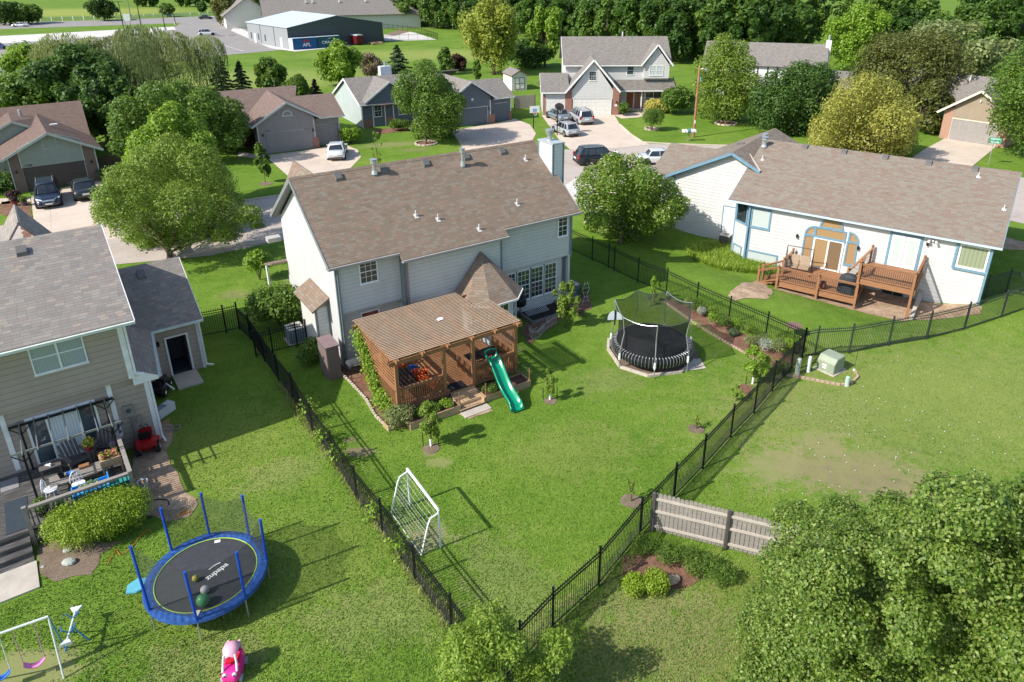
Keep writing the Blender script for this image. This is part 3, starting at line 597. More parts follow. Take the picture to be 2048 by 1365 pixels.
window(h, (-1.55,0,2.05), 1.32, 1.25, cols=1, rows=1, hung=False, gm=blinds('green_curtain', (.27,.3,.19), .21, True), fm=W_, fw=.09); edge(h, [(-1.76,-.03,1.85),(.0-.04,-.03,1.85),(-.04,-.03,3.5),(-1.76,-.03,3.5)], BLUET, .14, .12, 'window_trim', True)
window(h, (-5.15,0,-.95), 1.15, .5, cols=1, rows=1, hung=False, mull=2, fm=BLUET, fw=.05)
for u, z in ((-10.75,1.95),(-6.99,1.95),(-3.3,3.05)): light(h, u, -.01, z)
fl = MB(); fl.cb(-3.05,-.1,3.3,.1,.2,.08); 
for k in (-.16,.16): fl.tube((-3.05+k,-.16,3.3), (-3.05+k*1.4,-.34,3.22), .05, .08, 8)
fl.build('floodlight', W_, h)
# right house deck
DZ, UZ = 0.0, 1.2
d = thing('raised_deck', 'two-level red-brown timber deck with balusters behind the white house', 'deck', (WO.x,WO.y,0), WA)
def deckboards(b, x0, x1, y0, y1, z, w=.14, t=.04):
    n = int(round((y1-y0)/w))
    for i in range(n): b.box(x0, x1, y0+i*w+.006, y0+(i+1)*w-.006, z-t, z)
b = MB(); deckboards(b, -10.75, -6.15, -3.55, -.06, DZ); deckboards(b, -6.2, -3.2, -3.2, -.06, UZ); b.build('floor', DECKR, d)
b = MB(); b.box(-10.8, -6.1, -3.62, -3.57, -.34, -.02); b.box(-10.8, -10.75, -3.57, -.05, -.34, -.02); b.box(-6.15, -6.1, -3.57, -.05, -.34, -.02); b.build('beam', DECKR, d)
b = MB(); b.box(-6.25, -3.15, -3.27, -3.22, UZ-.34, UZ-.02); b.box(-6.25, -6.2, -3.22, -.05, UZ-.34, UZ-.02); b.box(-3.2, -3.15, -3.22, -.05, UZ-.34, UZ-.02); b.build('beam', DECKR, d)
def post(x, y, z0, z1, w=.13):
    m = MB().box(x-w/2, x+w/2, y-w/2, y+w/2, z0, z1); o = m.build('post', DECKR, d)
    MB().sph((x,y,z1+.09), .085, 10, 6).build('finial', DECKR, o, True); return o
for x, y, z0, z1 in ((-10.72,-3.7,-.7,.98),(-8.3,-3.7,-.7,.98),(-6.1,-3.7,-.7,.98),(-3.3,-3.3,-.7,2.2),(-6.2,-3.3,-.1,2.2),(-3.25,-.25,UZ,2.2),(-6.15,-.3,0,2.25),(-7.0,-2.1,0,1.15),(-10.8,-2.3,0,1.0),(-12.0,-3.3,-.7,.45),(-12.0,-2.4,-.7,.45),(-10.8,-.3,0,.98)): post(x, y, z0, z1)
def rail(par, p, q, h0=.08, h1=.95, mat=DECKR, bm=BLACK, sp=.11, bw=.018, top=.13, tt=.04):
    p, q = Vector(p), Vector(q); L = (q-p).length; n = max(1, int(L/sp)); up = Vector((0,0,1))
    b = MB(); b.bar(p+up*h1, q+up*h1, top, tt); b.bar(p+up*h0, q+up*h0, .045, .06); b.bar(p+up*(h1-.07), q+up*(h1-.07), .045, .06); o = b.build('rail', mat, par)
    b = MB()
    for i in range(1, n): s = p+(q-p)*(i/n); b.bar(s+up*h0, s+up*(h1-.06), bw)
    b.build('baluster_row', bm, o); return o
rail(d, (-10.72,-3.6,0), (-8.3,-3.6,0)); rail(d, (-8.3,-3.6,0), (-6.1,-3.6,0)); rail(d, (-6.2,-3.25,UZ), (-3.3,-3.25,UZ)); rail(d, (-3.25,-3.25,UZ), (-3.25,-.25,UZ)); rail(d, (-10.8,-2.3,0), (-10.8,-.3,0))
rail(d, (-7.0,-2.1,.1), (-6.15,-.3,1.2)); rail(d, (-6.2,-3.3,UZ), (-6.2,-2.1,UZ)); rail(d, (-12.0,-3.3,-.6), (-10.8,-3.6,0)); rail(d, (-12.0,-2.4,-.6), (-10.8,-2.3,0))
b = MB()
for i in range(3): b.box(-11.1-i*.3, -10.78-i*.3, -3.4, -2.35, -.2-i*.17, -.16-i*.17)
for i in range(6): b.box(-6.95+i*.12, -6.7+i*.12, -2.0, -.2, .2*i+.0, .2*i+.04)
b.bar((-12.0,-3.36,-.62), (-10.8,-3.36,-.02), .05, .25); b.bar((-12.0,-2.36,-.62), (-10.8,-2.36,-.02), .05, .25); b.build('stairs', DECKR, d)
b = MB()
for x in (-10.7,-8.3,-6.1,-3.3): b.cb(x, -3.7 if x < -5 else -3.3, -.68, .26, .26, .12)
b.cb(-12,-3.3,-.68,.22,.22,.1); b.build('footing', CONC, d)
def WL(u, v, z=0): return Vector((*wl(u, v), z))
# patio swing
t = thing('patio_swing', 'two-seat brown canopy-less swing on the lower deck beside the sliding door', 'swing', WL(-10.1,-1.4,0), WA+.1)
b = MB()
for x in (-.8,.8): b.path([(x,-.55,0),(x,-.05,1.7),(x,.5,0)], .025, 6)
b.path([(-.8,-.05,1.7),(.8,-.05,1.7)], .025, 6); b.build('frame', paint('bronze_metal', (.07,.045,.04), .4, .4), t)
b = MB(); cm = paint('tan_cushion', (.33,.24,.16), .9)
for x0, x1 in ((-.66,-.02),(.02,.66)): b.slab([(x0,-.35,.42),(x1,-.35,.42),(x1,.15,.45),(x0,.15,.45)], .1); b.slab([(x0,.1,.45),(x1,.1,.45),(x1,.32,1.05),(x0,.32,1.05)], .08)
b.build('seat', cm, t, bevel=.02)
t = thing('covered_grill', 'tall grill under a dark grey fabric cover at the corner of the lower deck', 'grill', WL(-6.75,-2.9,0), WA)
b = MB(); b.lathe([(.52,0),(.5,.3),(.47,.8),(.42,1.05),(.25,1.2),(.05,1.25)], 12); b.build('cover', paint('cover_fabric', (.035,.04,.045), .7, var=.3), t); bpy.data.objects[t.name].scale = (1.15,.75,1)
t = thing('plant_pot', 'terracotta urn standing on the lower deck by its middle post', 'pot', WL(-8.1,-3.2,0)); MB().lathe([(.12,0),(.2,.12),(.22,.3),(.15,.42),(.19,.46),(.16,.46),(.12,.4)], 14).build('urn', paint('terracotta', (.25,.09,.06)), t, True); MB().sph((0,0,.42), .12, 8, 5).build('soil', paint('soil', (.06,.04,.03)), t)
ac(G(1450,489), WA, paint('ac_dark', (.12,.115,.11), .6), 'weathered dark air conditioner by the white side door of the blue-trimmed house')
# retaining wall, window well
t = thing('retaining_wall', 'concrete window-well wall under the upper deck of the white house', 'wall', (WO.x,WO.y,0), WA); MB().ext([(-.1,-1.2),(-3.4,-1.2),(-3.4,-.45),(-.1,.05)], 0, -3.15, -2.95).build('slab', CONC, t)
# ================================================================ LEFT HOUSE
LO, LA = Vector((-15.32,24.90,0)), rad(35.9)
def LL(u, v, z=0): return Vector((LO.x+u*math.cos(LA)-v*math.sin(LA), LO.y+u*math.sin(LA)+v*math.cos(LA), z))
h = thing('house', 'tan-sided house with grey shingle roof at the left edge, open back door and deck', 'house', LO, LA)
b = MB(); b.box(-9, -.5, -.3, -.18, 3.3, 6.0); b.ext([(-.3,3.3),(8.4,3.3),(8.4,5.9),(4,8.3),(-.3,5.9)], 0, -.62, -.5); b.box(-9, 0, 0, .12, 0, 3.3); b.box(-.12, 0, .12, 5, 0, 3.2); b.box(-9, -.5, -.297, .1, 3.28, 3.32)
b.box(0, 1.52, 5.0, 5.12, 0, 2.8); b.box(2.42, 3.0, 5.0, 5.12, 0, 2.8); b.box(1.52, 2.42, 5.0, 5.12, 2.1, 2.8); b.ext([(5.0,0),(11,0),(11,2.7),(8,4.6),(5.0,2.8)], 0, 2.9, 3.0)
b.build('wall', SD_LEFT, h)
r = MB(); r.slab([(-9,-.8,5.96),(-.02,-.8,5.96),(-.02,4,8.42),(-9,4,8.42)], .13); r.slab([(-9,4,8.42),(-.02,4,8.42),(-.02,8.8,5.96),(-9,8.8,5.96)], .13)
r.slab([(-.5,4.6,2.8),(3.2,4.6,2.8),(3.2,7.9,4.92),(-.5,7.9,4.92)], .12); r.slab([(-.5,7.9,4.92),(3.2,7.9,4.92),(3.2,11.2,2.8),(-.5,11.2,2.8)], .12)
r.slab([(-.5,-.15,3.62),(.42,-.15,3.05),(.95,4.6,2.85),(-.5,4.6,3.75)], .08)
r.slab([(-4.2,6,6.5),(-2.79,6,8.52),(-2.79,9,8.52),(-4.2,9,6.5)], .08); r.slab([(-2.79,6,8.52),(-1.4,6,6.5),(-1.4,9,6.5),(-2.79,9,8.52)], .08)
roof = r.build('roof', SH_LEFT, h)
LG = paint('pale_green_gutter', (.6,.64,.58))
gutter(h, (-9,-.86,5.88), (0,-.86,5.88), LG); gutter(h, (.9,4.55,2.74), (3.22,4.55,2.74), LG); gutter(h, (.45,-.15,2.98), (1.0,4.5,2.78), LG)
e = MB(); e.bar((0,-.8,5.87), (0,4,8.33), .03, .18); e.bar((0,4,8.33), (0,8.8,5.87), .03, .18); e.bar((3.22,4.6,2.72), (3.22,7.9,4.83), .03, .17); e.ext([(-.5,2.9),(.42,2.9),(.42,3.05),(-.5,3.6)], 1, -.2, -.17); e.box(-9,0,-.8,-.3,5.8,5.83); e.build('fascia', W_, h)
t = MB(); t.box(-.62, -.42, -.33, -.2, 3.3, 5.85); t.box(-.14, .03, -.03, .1, 0, 3.0); t.box(-1.45, -1.28, -.03, 0, .7, 3.3); t.box(-4.95, -4.78, -.03, 0, .7, 3.3); t.box(2.9, 3.03, 4.97, 5.1, 0, 2.75); t.build('corner_trim', W_, h)
downspout(h, -.36, -.36, 5.8, 3.35, W_, (.3,0)); downspout(h, .08, -.07, 2.95, 0, W_, (.05,-.3)); downspout(h, 3.06, 4.93, 2.7, .05, W_, (.3,-.1)); downspout(h, .95, 4.3, 2.7, .1, W_, (.3,-.8))
vent_box(roof, -2.9, 3.3, 5.96+.5125*4.1, .51); vent_box(roof, 1.35, 7.3, 2.8+.64*2.7, .64)
window(h, (-3.45,-.3,4.55), 1.63, 1.2, cols=1, rows=2, mull=2, gm=blinds('pale_curtain', (.36,.42,.42), .08, True), fw=.05)
f = MB(); f.box(-4.24, -1.92, -.05, .02, 2.62, 2.72); f.box(-4.24, -4.16, -.05, .02, .62, 2.62); f.box(-2.0, -1.92, -.05, .02, .62, 2.62); f.box(-3.62, -3.55, -.05, .02, .62, 2.62); f.box(-2.6, -2.52, -.05, .02, .62, 2.62); f.box(-4.24,-1.92,-.05,.02,.58,.66)
sd = f.build('sliding_door', W_, h); MB().box(-4.16, -3.62, -.02, 0, .66, 2.62).build('pane', GLB, sd); MB().box(-3.55, -2.6, -.02, 0, .66, 2.62).build('pane', BLINDV, sd); MB().box(-2.52, -2.0, -.02, 0, .66, 2.62).build('pane', GLB, sd)
f = MB(); f.box(1.45, 1.53, 4.95, 5.1, .1, 2.12); f.box(2.41, 2.49, 4.95, 5.1, .1, 2.12); f.box(1.53, 2.41, 4.95, 5.1, 2.05, 2.12); f.build('door_frame', W_, h)
f = MB(); f.box(.3, 2.85, 6.6, 6.7, 0, 3.6); f.box(.3, .4, 5.15, 6.6, 0, 2.9); f.box(0.4, 2.8, 5.13, 6.6, .04, .1); f.build('garage_interior', paint('dim_interior', (.05,.05,.055)), h); MB().box(2.36, 2.41, 5.1, 5.95, .1, 2.05).build('door', paint('dark_door', (.08,.08,.09)), h)
light(h, 1.15, 4.99, 1.95)
b = MB(); b.box(-1.08, -.72, -.14, 0, 1.55, 2.05); b.tube((-.85,-.06,1.55), (-.85,-.06,.2), .04, n=8); b.box(-.68,-.48,-.1,0,1.1,1.42); b.build('meter_box', paint('meter_grey', (.24,.22,.2)), h); MB().tube((-.9,-.14,1.85), (-.9,-.2,1.85), .085, n=12).build('meter_dial', GLB, h)
t = thing('doorstep', 'square concrete step slab outside the open back door', 'doorstep', LO, LA); MB().box(1.45, 2.55, 3.5, 4.95, -.05, .1).build('slab', CONC, t)
# left deck
d = thing('wooden_deck', 'weathered grey timber deck with railing behind the tan house', 'deck', LO, LA)
b = MB(); deckboards(b, -9, -1.5, -3.85, -.02, .6, .14); b.build('floor', DKWD, d)
b = MB(); b.box(-4.75, -1.48, -3.93, -3.87, .1, .57); b.box(-1.5, -1.45, -3.87, -.02, .2, .57); b.build('skirt', DKWD, d)
for x, y in ((-1.5,-3.9),(-1.5,-.3),(-4.72,-3.9)): MB().cb(x, y, .8, .13, .13, 1.6).build('post', OLDW, d)
DBAL = paint('dark_baluster', (.07,.066,.064), .8); rail(d, (-4.7,-3.9,.6), (-1.5,-3.9,.6), .1, .92, OLDW, DBAL, .13, .04, .15, .05); rail(d, (-1.5,-3.9,.6), (-1.5,-.3,.6), .1, .92, OLDW, DBAL, .13, .04, .15, .05)
b = MB()
for i in range(3): b.box(-7, -4.8, -4.2-i*.32, -3.87-i*.32, .36-i*.18, .41-i*.18); b.box(-7, -4.8, -3.9-i*.32, -3.87-i*.32, .2-i*.18, .58-i*.18)
b.build('stairs', DKWD, d); 
t = thing('stair_slab', 'pale concrete landing slab at the foot of the deck stairs', 'slab', LO, LA); MB().box(-7.2, -4.75, -6.2, -4.85, -.05, .06).build('slab', CONC, t)
t = thing('black_pergola', 'small black metal pergola frame standing over the grey deck', 'pergola', LO, LA)
b = MB()
for x in (-4.42,-1.62):
    for y in (-.15,-2.1): MB().cb(x, y, 1.6, .07, .07, 2.0).build('post', BLACK, t)
b.bar((-4.75,-.15,2.6), (-1.3,-.15,2.6), .06, .09); MB().bar((-4.75,-2.1,2.6), (-1.3,-2.1,2.6), .05, .07).build('beam', paint('sunlit_rafter', (.3,.31,.32), .35, .5), t)  # front beam and rafters pale: sunlight on black metal put into the colour
for x in (-4.42,-1.62):
    for s in (-1,1):
        for y in (-.15,-2.1): b.bar((x,y,2.2), (x+s*.35,y,2.56), .03)
b.build('beam', BLACK, t); b = MB()
for i in range(7): x = -4.42+i*.467; b.bar((x,.15,2.67), (x,-2.4,2.67), .035, .045)
b.build('rafters', paint('sunlit_rafter', (.3,.31,.32), .35, .5), t)
# ================================================================ PERGOLA DECK of the main house
d = thing('pergola_deck', 'cedar deck under a slatted pergola roof behind the pale blue-grey house', 'pergola', MO, MA)
FZ, PZ = .6, 3.05
b = MB(); deckboards(b, .35, 6.5, -5.6, -.45, FZ, .14); b.build('floor', CEDAR, d)
for x in (.38, 2.65, 4.12, 6.42): MB().cb(x, -5.5, PZ/2, .15, .15, PZ).build('post', CEDAR, d)
for x in (.38, 6.42): MB().cb(x, -1.4, PZ/2, .14, .14, PZ).build('post', CEDAR, d)
b = MB(); b.bar((.05,-5.42,PZ-.1), (6.75,-5.42,PZ-.1), .045, .2); b.bar((.05,-5.58,PZ-.1), (6.75,-5.58,PZ-.1), .045, .2); b.bar((.05,-1.5,PZ-.1), (6.75,-1.5,PZ-.1), .05, .2); b.build('beam', CEDAR, d)
b = MB()
for i in range(6):
    x = .32+i*1.21
    for k in (0, .1): b.bar((x+k,-5.85,PZ+.06), (x+k,-1.25 if x < 5.4 else -3.25,PZ+.06), .04, .15)
b.build('rafters', CEDAR, d)
b = MB(); rr = random.Random(3)
for i in range(33): v = -5.66+i*.134; b.box(.16+rr.uniform(-.02,.02), 6.62+rr.uniform(-.02,.02) if v < -3.1 else 5.6+rr.uniform(-.02,.02), v, v+.056, PZ+.13, PZ+.165)
b.build('roof_slats', CEDW, d)
b = MB()
for i in range(8): z = 1.7+i*.165; b.box(.3, .34, -5.42, -1.4, z, z+.055)
for y in (-4.1,-2.8): b.box(.34, .39, y, y+.06, 1.6, 3.0)
b.build('lattice', CEDAR, d)
b = MB()
for i in range(12): z = 1.72+i*.1; b.box(6.46, 6.5, -5.42, -3.6, z, z+.045)
b.build('lattice', CEDAR, d)
BLC = CEDAR
rail(d, (.38,-5.5,FZ), (2.65,-5.5,FZ), .08, .96, CEDAR, BLC, .1, .042, .17, .045); rail(d, (4.12,-5.5,FZ), (6.5,-5.5,FZ), .08, .96, CEDAR, BLC, .1, .042, .17, .045)
rail(d, (.36,-5.5,FZ), (.36,-1.4,FZ), .08, .96, CEDAR, BLC, .1, .042, .17, .045); rail(d, (6.46,-5.5,FZ), (6.46,-3.2,FZ), .08, .96, CEDAR, BLC, .1, .042, .17, .045)
rail(d, (4.12,-5.5,FZ), (4.12,-3.9,FZ), .08, .96, CEDAR, BLC, .1, .042, .12, .04)
b = MB()
for i in range(24): x = .38+i*.1; b.box(x, x+.055, -5.64, -5.62, .06, .56)
for i in range(42): y = -5.6+i*.1; b.box(.27, .29, y, y+.055, .06, .56)
b.build('skirt', CEDAR, d)
b = MB()
for i in range(3): z = .6-(i+1)*.15-.0; b.box(2.85, 4.12, -5.6-(i+1)*.3, -5.6-i*.3+.02, z-.04, z); b.box(2.87, 4.1, -5.6-(i)*.3-.03, -5.6-i*.3-.0, z-.02, z+.15-.045)
b.box(4.1, 4.16, -6.45, -5.6, 0, .32); b.build('stairs', PINE, d)
MB().box(2.9, 3.75, -5.55, -4.95, FZ+.002, FZ+.02).build('doormat', paint('mat_black', (.015,.015,.02), .95), d)
MB().box(2.85, 4.2, -6.95, -6.5, -.02, .05).build('step_slab', CONC, d)
t = thing('paper_sheet', 'white scrap lying on top of the pergola slats', 'paper', ML(3.55,-3.5,PZ+.19), MA+.3); MB().ext([(-.16,-.1),(.1,-.14),(.2,.02),(.05,.13),(-.13,.08)], 2, 0, .012).build('sheet', paint('bright_white', (.85,.85,.87)), t)
# planters
def planter(loc, rz, w, dd, hh, label, soil='garden_soil'):
    t = thing('raised_planter', label, 'planter', loc, rz); b = MB(); k = .045
    b.box(0, w, 0, k, 0, hh); b.box(0, w, dd-k, dd, 0, hh); b.box(0, k, k, dd-k, 0, hh); b.box(w-k, w, k, dd-k, 0, hh); b.build('frame', PINE, t)
    MB().box(k, w-k, k, dd-k, 0, hh-.08).build('soil', paint('reddish_soil', (.13,.06,.045), .95, var=.5, scale=14, bump=.6), t); return t
planter(ML(.46,-6.42), MA, 2.45, .8, .38, 'long pine planter of green plants left of the deck stairs'); planter(ML(4.2,-6.4), MA, 2.5, .85, .34, 'long pine planter of bare soil under the green slide'); planter(ML(-.35,-5.95), MA+.1, .75, .5, .25, 'small low pine planter at the deck corner by the mulch bed')
for x0, x1, nm in ((.5,2.9,'wire fence panel standing in the planter left of the stairs'), (4.25,6.65,'wire fence panel standing in the planter under the slide')):
    t = thing('wire_panel', nm, 'wire fence', ML(0,0), MA); b = MB()
    for z in (.3,.45,.6,.75,.9,1.0): b.bar((x0,-5.72,z), (x1,-5.72,z), .009)
    n = int((x1-x0)/.13)
    for i in range(n+1): b.bar((x0+i*.13,-5.72,.3), (x0+i*.13,-5.72,1.0), .008)
    for z in (.45,.6,.75,.9): b.bar((x1,-5.72,z), (x1,-6.38,z), .009)
    b.build('wire', DKG, t)
    for x, y in ((x0,-6.36),(x1,-6.36),((x0+x1)/2,-5.72)): MB().cb(x, y, .5, .04, .04, 1.0).build('stake', CEDAR, t)
# slide
t = thing('slide', 'green wavy plastic slide running from the deck rail down to the lawn', 'slide', ML(5.15,-5.4), MA-.06)
SG = paint('green_plastic', (.0,.25,.13), .25, spec=.6, var=.05); b = MB(); N = 28; sec = []
for i in range(N+1):
    s = i/N; y = -2.45*s; z = 1.62*(1-s)**1.0*(1) + .12*math.sin(s*math.pi*2.6)*(1-s*.4)+.1*s; z = max(z, .14) if s < .93 else .13
    sec.append((y, z))
prof = [(-.29,-.02),(-.3,.16),(-.25,.18),(-.22,.05),(-.1,.0),(.1,.0),(.22,.05),(.25,.18),(.3,.16),(.29,-.02),(.12,-.05),(-.12,-.05)]
vs = []; fs = []; m = len(prof)
for y, z in sec: vs += [(x*(1+.1*(y < -2.2)), y, z+q) for x, q in prof]
for i in range(N): fs += [(i*m+k, i*m+(k+1)%m, (i+1)*m+(k+1)%m, (i+1)*m+k) for k in range(m)]
fs += [tuple(range(m)), tuple(range(N*m, N*m+m))[::-1]]; b.add(vs, fs); b.build('chute', SG, t, True)
MB().path([(-.3,0,1.75),(-.28,.06,1.95),(0,.08,2.0),(.28,.06,1.95),(.3,0,1.75)], .035, 8).build('grip', SG, t, True)
# adirondack chairs & furniture on the deck
def adirondack(name, label, loc, rz, mat, group=None, s=1.):
    t = thing(name, label, 'chair', loc, rz, group); b = MB()
    for i in range(6): y = -.3+i*.095; b.slab([(-.27,y,.38-.12*(i/5)),(.27,y,.38-.12*(i/5)),(.27,y+.08,.36-.12*(i/5)),(-.27,y+.08,.36-.12*(i/5))], .022)
    b.build('seat', mat, t); b = MB()
    for i in range(5): x = -.24+i*.12; hh = .98-.03*abs(i-2)**1.6; b.bar((x,.22,.25), (x*1.15,.52,hh), .09, .02)
    b.build('backrest', mat, t)
    for x in (-.33,.33):
        MB().box(x-.065, x+.065, -.38, .4, .56, .585).build('armrest', mat, t); MB().box(x-.03, x+.03, -.34, -.26, 0, .56).build('leg', mat, t); MB().bar((x*.88,-.3,.36), (x*.88,.5,.04), .03, .1).build('leg', mat, t)
    t.scale = (s,)*3; return t
adirondack('adirondack_chair', 'orange slatted armchair with a blue towel over its back on the pergola deck', ML(2.15,-3.9,FZ), MA+2.6, ORNG); adirondack('adirondack_chair', 'orange slatted armchair behind the black glass table on the pergola deck', ML(1.55,-2.6,FZ), MA+.5, ORNG)
adirondack('adirondack_chair', 'orange slatted armchair nearest the pergola front post', ML(2.3,-4.75,FZ), MA+2.2, ORNG)
t = thing('blue_towel', 'blue towel hanging over the back of an orange armchair', 'towel', ML(2.0,-3.7,FZ+.62), MA+2.6); MB().slab([(-.2,.3,.28),(.2,.3,.28),(.22,.42,.42),(-.2,.42,.42)], .02).slab([(-.2,.1,-.2),(.2,.1,-.2),(.2,.3,.28),(-.2,.3,.28)], .02).build('cloth', paint('blue_cloth', (.03,.1,.42), .9), t)
t = thing('patio_table', 'long black slatted patio table on the pergola deck', 'table', ML(1.25,-4.35,FZ), MA+1.45); b = MB()
for i in range(8): b.box(-.75, .75, -.42+i*.107, -.34+i*.107, .7, .725)
b.build('table_top', BLACK, t)
for x in (-.65,.65):
    for y in (-.32,.34): MB().cb(x, y, .35, .05, .05, .7).build('leg', BLACK, t)
t = thing('bench', 'black slatted bench against the right rail of the pergola deck', 'bench', ML(5.3,-4.2,FZ), MA); b = MB()
for i in range(7): b.box(-.9, .9, -.35+i*.105, -.27+i*.105, .55, .575)
b.build('seat', BLACK, t); b = MB()
for i in range(16): b.cb(-.88+i*.117, -.38, .3, .025, .025, .55)
b.build('skirt', BLACK, t)
for x in (-.85,.85): MB().cb(x, .3, .28, .05, .05, .56).build('leg', BLACK, t)
t = thing('covered_umbrella', 'black covered umbrella leaning on the wall by the dining bay windows', 'dish', ML(10.2,-.2), MA); MB().lathe([(.05,0),(.3,.04),(.36,.14),(.37,.5),(.3,.6),(.1,.64)], 14, (0,0,.75)).build('dish', BLACK, t, True); MB().tube((0,0,0),(0,0,.8),.03).build('stand', BLACK, t)  # umbrella under a black cover, shaped as a round dish on a stand
# window well with grate, white garden fence
t = thing('window_well', 'stone-edged basement window well with white bars under the dining room windows', 'window well', MO, MA); b = MB()
b.box(10.3, 10.42, -1.3, .28, 0, .18); b.box(12.9, 13.02, -1.3, .28, 0, .18); b.box(10.42, 12.9, -1.3, -1.18, 0, .18); b.build('border', paint('dark_stone', (.2,.18,.165), .9), t)
MB().box(10.42, 12.9, -1.18, .28, -.02, .03).build('pit_floor', paint('pit', (.02,.018,.016)), t); b = MB()
for i in range(15): b.bar((10.6+i*.1,-.5,.12), (10.6+i*.1,.25,.32), .018)
b.build('grate', W_, t)
t = thing('garden_fence', 'low white scrollwork wire fence curving round the window well bed', 'garden fence', (0,0,0)); pts = [G(1058,672), G(1066,680), G(1078,676), G(1090,662), G(1105,652), G(1116,646)]; b = MB()
for i in range(len(pts)-1):
    a, c = pts[i], pts[i+1]; n = max(2, int((c-a).length/.11)); b.bar(a+Vector((0,0,.45)), c+Vector((0,0,.45)), .016); b.bar(a+Vector((0,0,.06)), c+Vector((0,0,.06)), .012)
    for k in range(n): p = a+(c-a)*k/n; b.bar(p, p+Vector((0,0,.5+.06*math.sin(k))), .011)
    m = (a+c)/2; u = (c-a).normalized(); b.path([m+u*math.cos(q*.628)*.2+Vector((0,0,.5+.16*math.sin(q*.628))) for q in range(10)], .008, 4, closed=True)
b.build('wire', paint('worn_white', (.55,.56,.55)), t)
t = thing('garden_trellis', 'twisted white metal garden ornament by the side bed of the main house', 'trellis', G(1171,607), .4); b = MB()
for k in (-.15,.15): b.path([(k+.07*math.sin(i*.9+k*9), 0, i*.13) for i in range(12)], .013, 5)
for i in range(5): b.bar((-.2,0,.15+i*.28), (.2,0,.15+i*.28), .012)
b.build('frame', paint('worn_white', (.55,.56,.55)), t)
ac(ML(14.35,.6), MA, paint('ac_blue_grey', (.13,.17,.2), .6), 'blue-grey air conditioner at the right corner of the main house'); ac(G(592,681), MA, paint('ac_pale', (.25,.3,.32), .6), 'pale air conditioner by the shrub on the left side of the main house', .8, .85)
# ================================================================ FAR HOUSES
def lam(p, pts, mat, name='roof', t=.12):
    b = MB()
    for q in pts: b.slab(q, t)
    return b.build(name, mat, p)
# far two-storey white house
FO, FA = Vector((12.07*18.4/18.4, 94.84, 0)), rad(1.0)
h = thing('house', 'white two-storey house with steep front gables and red brick pillars behind the cul-de-sac', 'house', FO, FA); S = SH_GREY
b = MB(); b.ext([(3.4,0),(11.4,0),(11.4,5.9),(7.5,9.0),(3.4,5.9)], 0, -6.5, -6.38); b.ext([(3.4,0),(11.4,0),(11.4,5.9),(7.5,9.0),(3.4,5.9)], 0, 7.18, 7.3); b.box(-6.38, 7.18, 3.4, 3.52, 2.75, 5.95)
b.ext([(-5.9,2.1),(-.45,2.1),(-.45,3.2),(-3.16,6.9),(-5.9,3.2)], 1, 0, .12); b.ext([(-9.65,0),(-9.5,0),(-9.5,0)][:0] or [(.0,0),(7.4,0),(7.4,2.9),(3.6,5.0),(0,3.0)], 0, -9.65, -9.53); b.box(-9.53, -6.5, 0, .12, 2.15, 3.0)
b.ext([(3.9,4.3),(7.3,4.3),(7.3,6.0),(5.55,8.3),(3.9,6.0)], 1, 2.9, 3.02); b.box(3.9,4.0,3.02,3.5,4.3,6.0); b.box(7.2,7.3,3.02,3.5,4.3,6.0); b.box(.3, 7.2, 4.2, 4.3, 0, 2.9); b.build('wall', SD_WH, h)
lam(h, [[(-6.9,3.0,6.0),(7.7,3.0,6.0),(7.7,7.5,9.3),(-6.9,7.5,9.3)], [(-6.9,7.5,9.3),(7.7,7.5,9.3),(7.7,12,6.0),(-6.9,12,6.0)], [(-6.75,-.4,3.05),(-3.16,-.4,7.2),(-3.16,4.6,7.2),(-6.75,3.0,3.05)], [(-3.16,-.4,7.2),(.4,-.4,3.1),(.4,3.0,3.1),(-3.16,4.6,7.2)],
  [(-9.95,-.35,3.0),(-6.2,-.35,3.0),(-6.2,3.5,5.0),(-9.95,3.5,5.0)], [(-9.95,3.5,5.0),(-6.2,3.5,5.0),(-6.2,7.6,2.9),(-9.95,7.6,2.9)], [(.4,3.0-.4,2.75),(8.4,2.6,2.75),(8.0,5.6-.7,4.1),(.1,5.6-.7,4.1)][:0] or [(.4,2.7,2.75),(8.45,2.7,2.75),(8.0,3.5,4.25),(0,3.5,4.25)],
  [(3.45,2.55,6.05),(5.55,2.55,8.75),(5.55,6.6,8.75),(3.45,3.4,6.2)], [(5.55,2.55,8.75),(7.7,2.55,6.05),(7.7,3.4,6.2),(5.55,6.6,8.75)]], S)
e = MB(); e.bar((-6.78,-.42,2.97), (-3.16,-.42,7.1), .05, .22); e.bar((-3.16,-.42,7.1), (.43,-.42,3.02), .05, .22); e.bar((3.43,2.53,5.95), (5.55,2.53,8.65), .05, .2); e.bar((5.55,2.53,8.65), (7.72,2.53,5.95), .05, .2)
e.bar((-6.9,2.96,5.95), (3.5,2.96,5.95), .08, .12); e.bar((.4,2.66,2.68), (8.45,2.66,2.68), .1, .12); e.bar((-9.95,-.38,2.95), (-6.75,-.38,2.95), .1, .12); e.bar((-6.92,3.0,5.9), (-6.92,7.5,9.2), .04, .2); e.bar((-9.97,-.35,2.9), (-9.97,3.5,4.9), .04, .2); e.build('fascia', W_, h)
b = MB(); b.box(-6.75, -5.85, -.02, .13, 0, 3.1); b.box(-.5, .35, -.02, .13, 0, 3.1); b.box(-9.66, -9.3, -.02, .13, 0, 2.7); b.ext([(-6.75,3.1),(-5.85,3.1),(-5.85,3.9)], 1, -.02, .13); b.ext([(-.5,3.1),(.35,3.1),(-.5,3.8)], 1, -.02, .13); b.box(.35, .6, .2, 4.2, 0, 2.6); b.box(3.1, 4.3, 4.15, 4.2, 0, 2.7); b.build('brick_pillar', BR_RED, h)
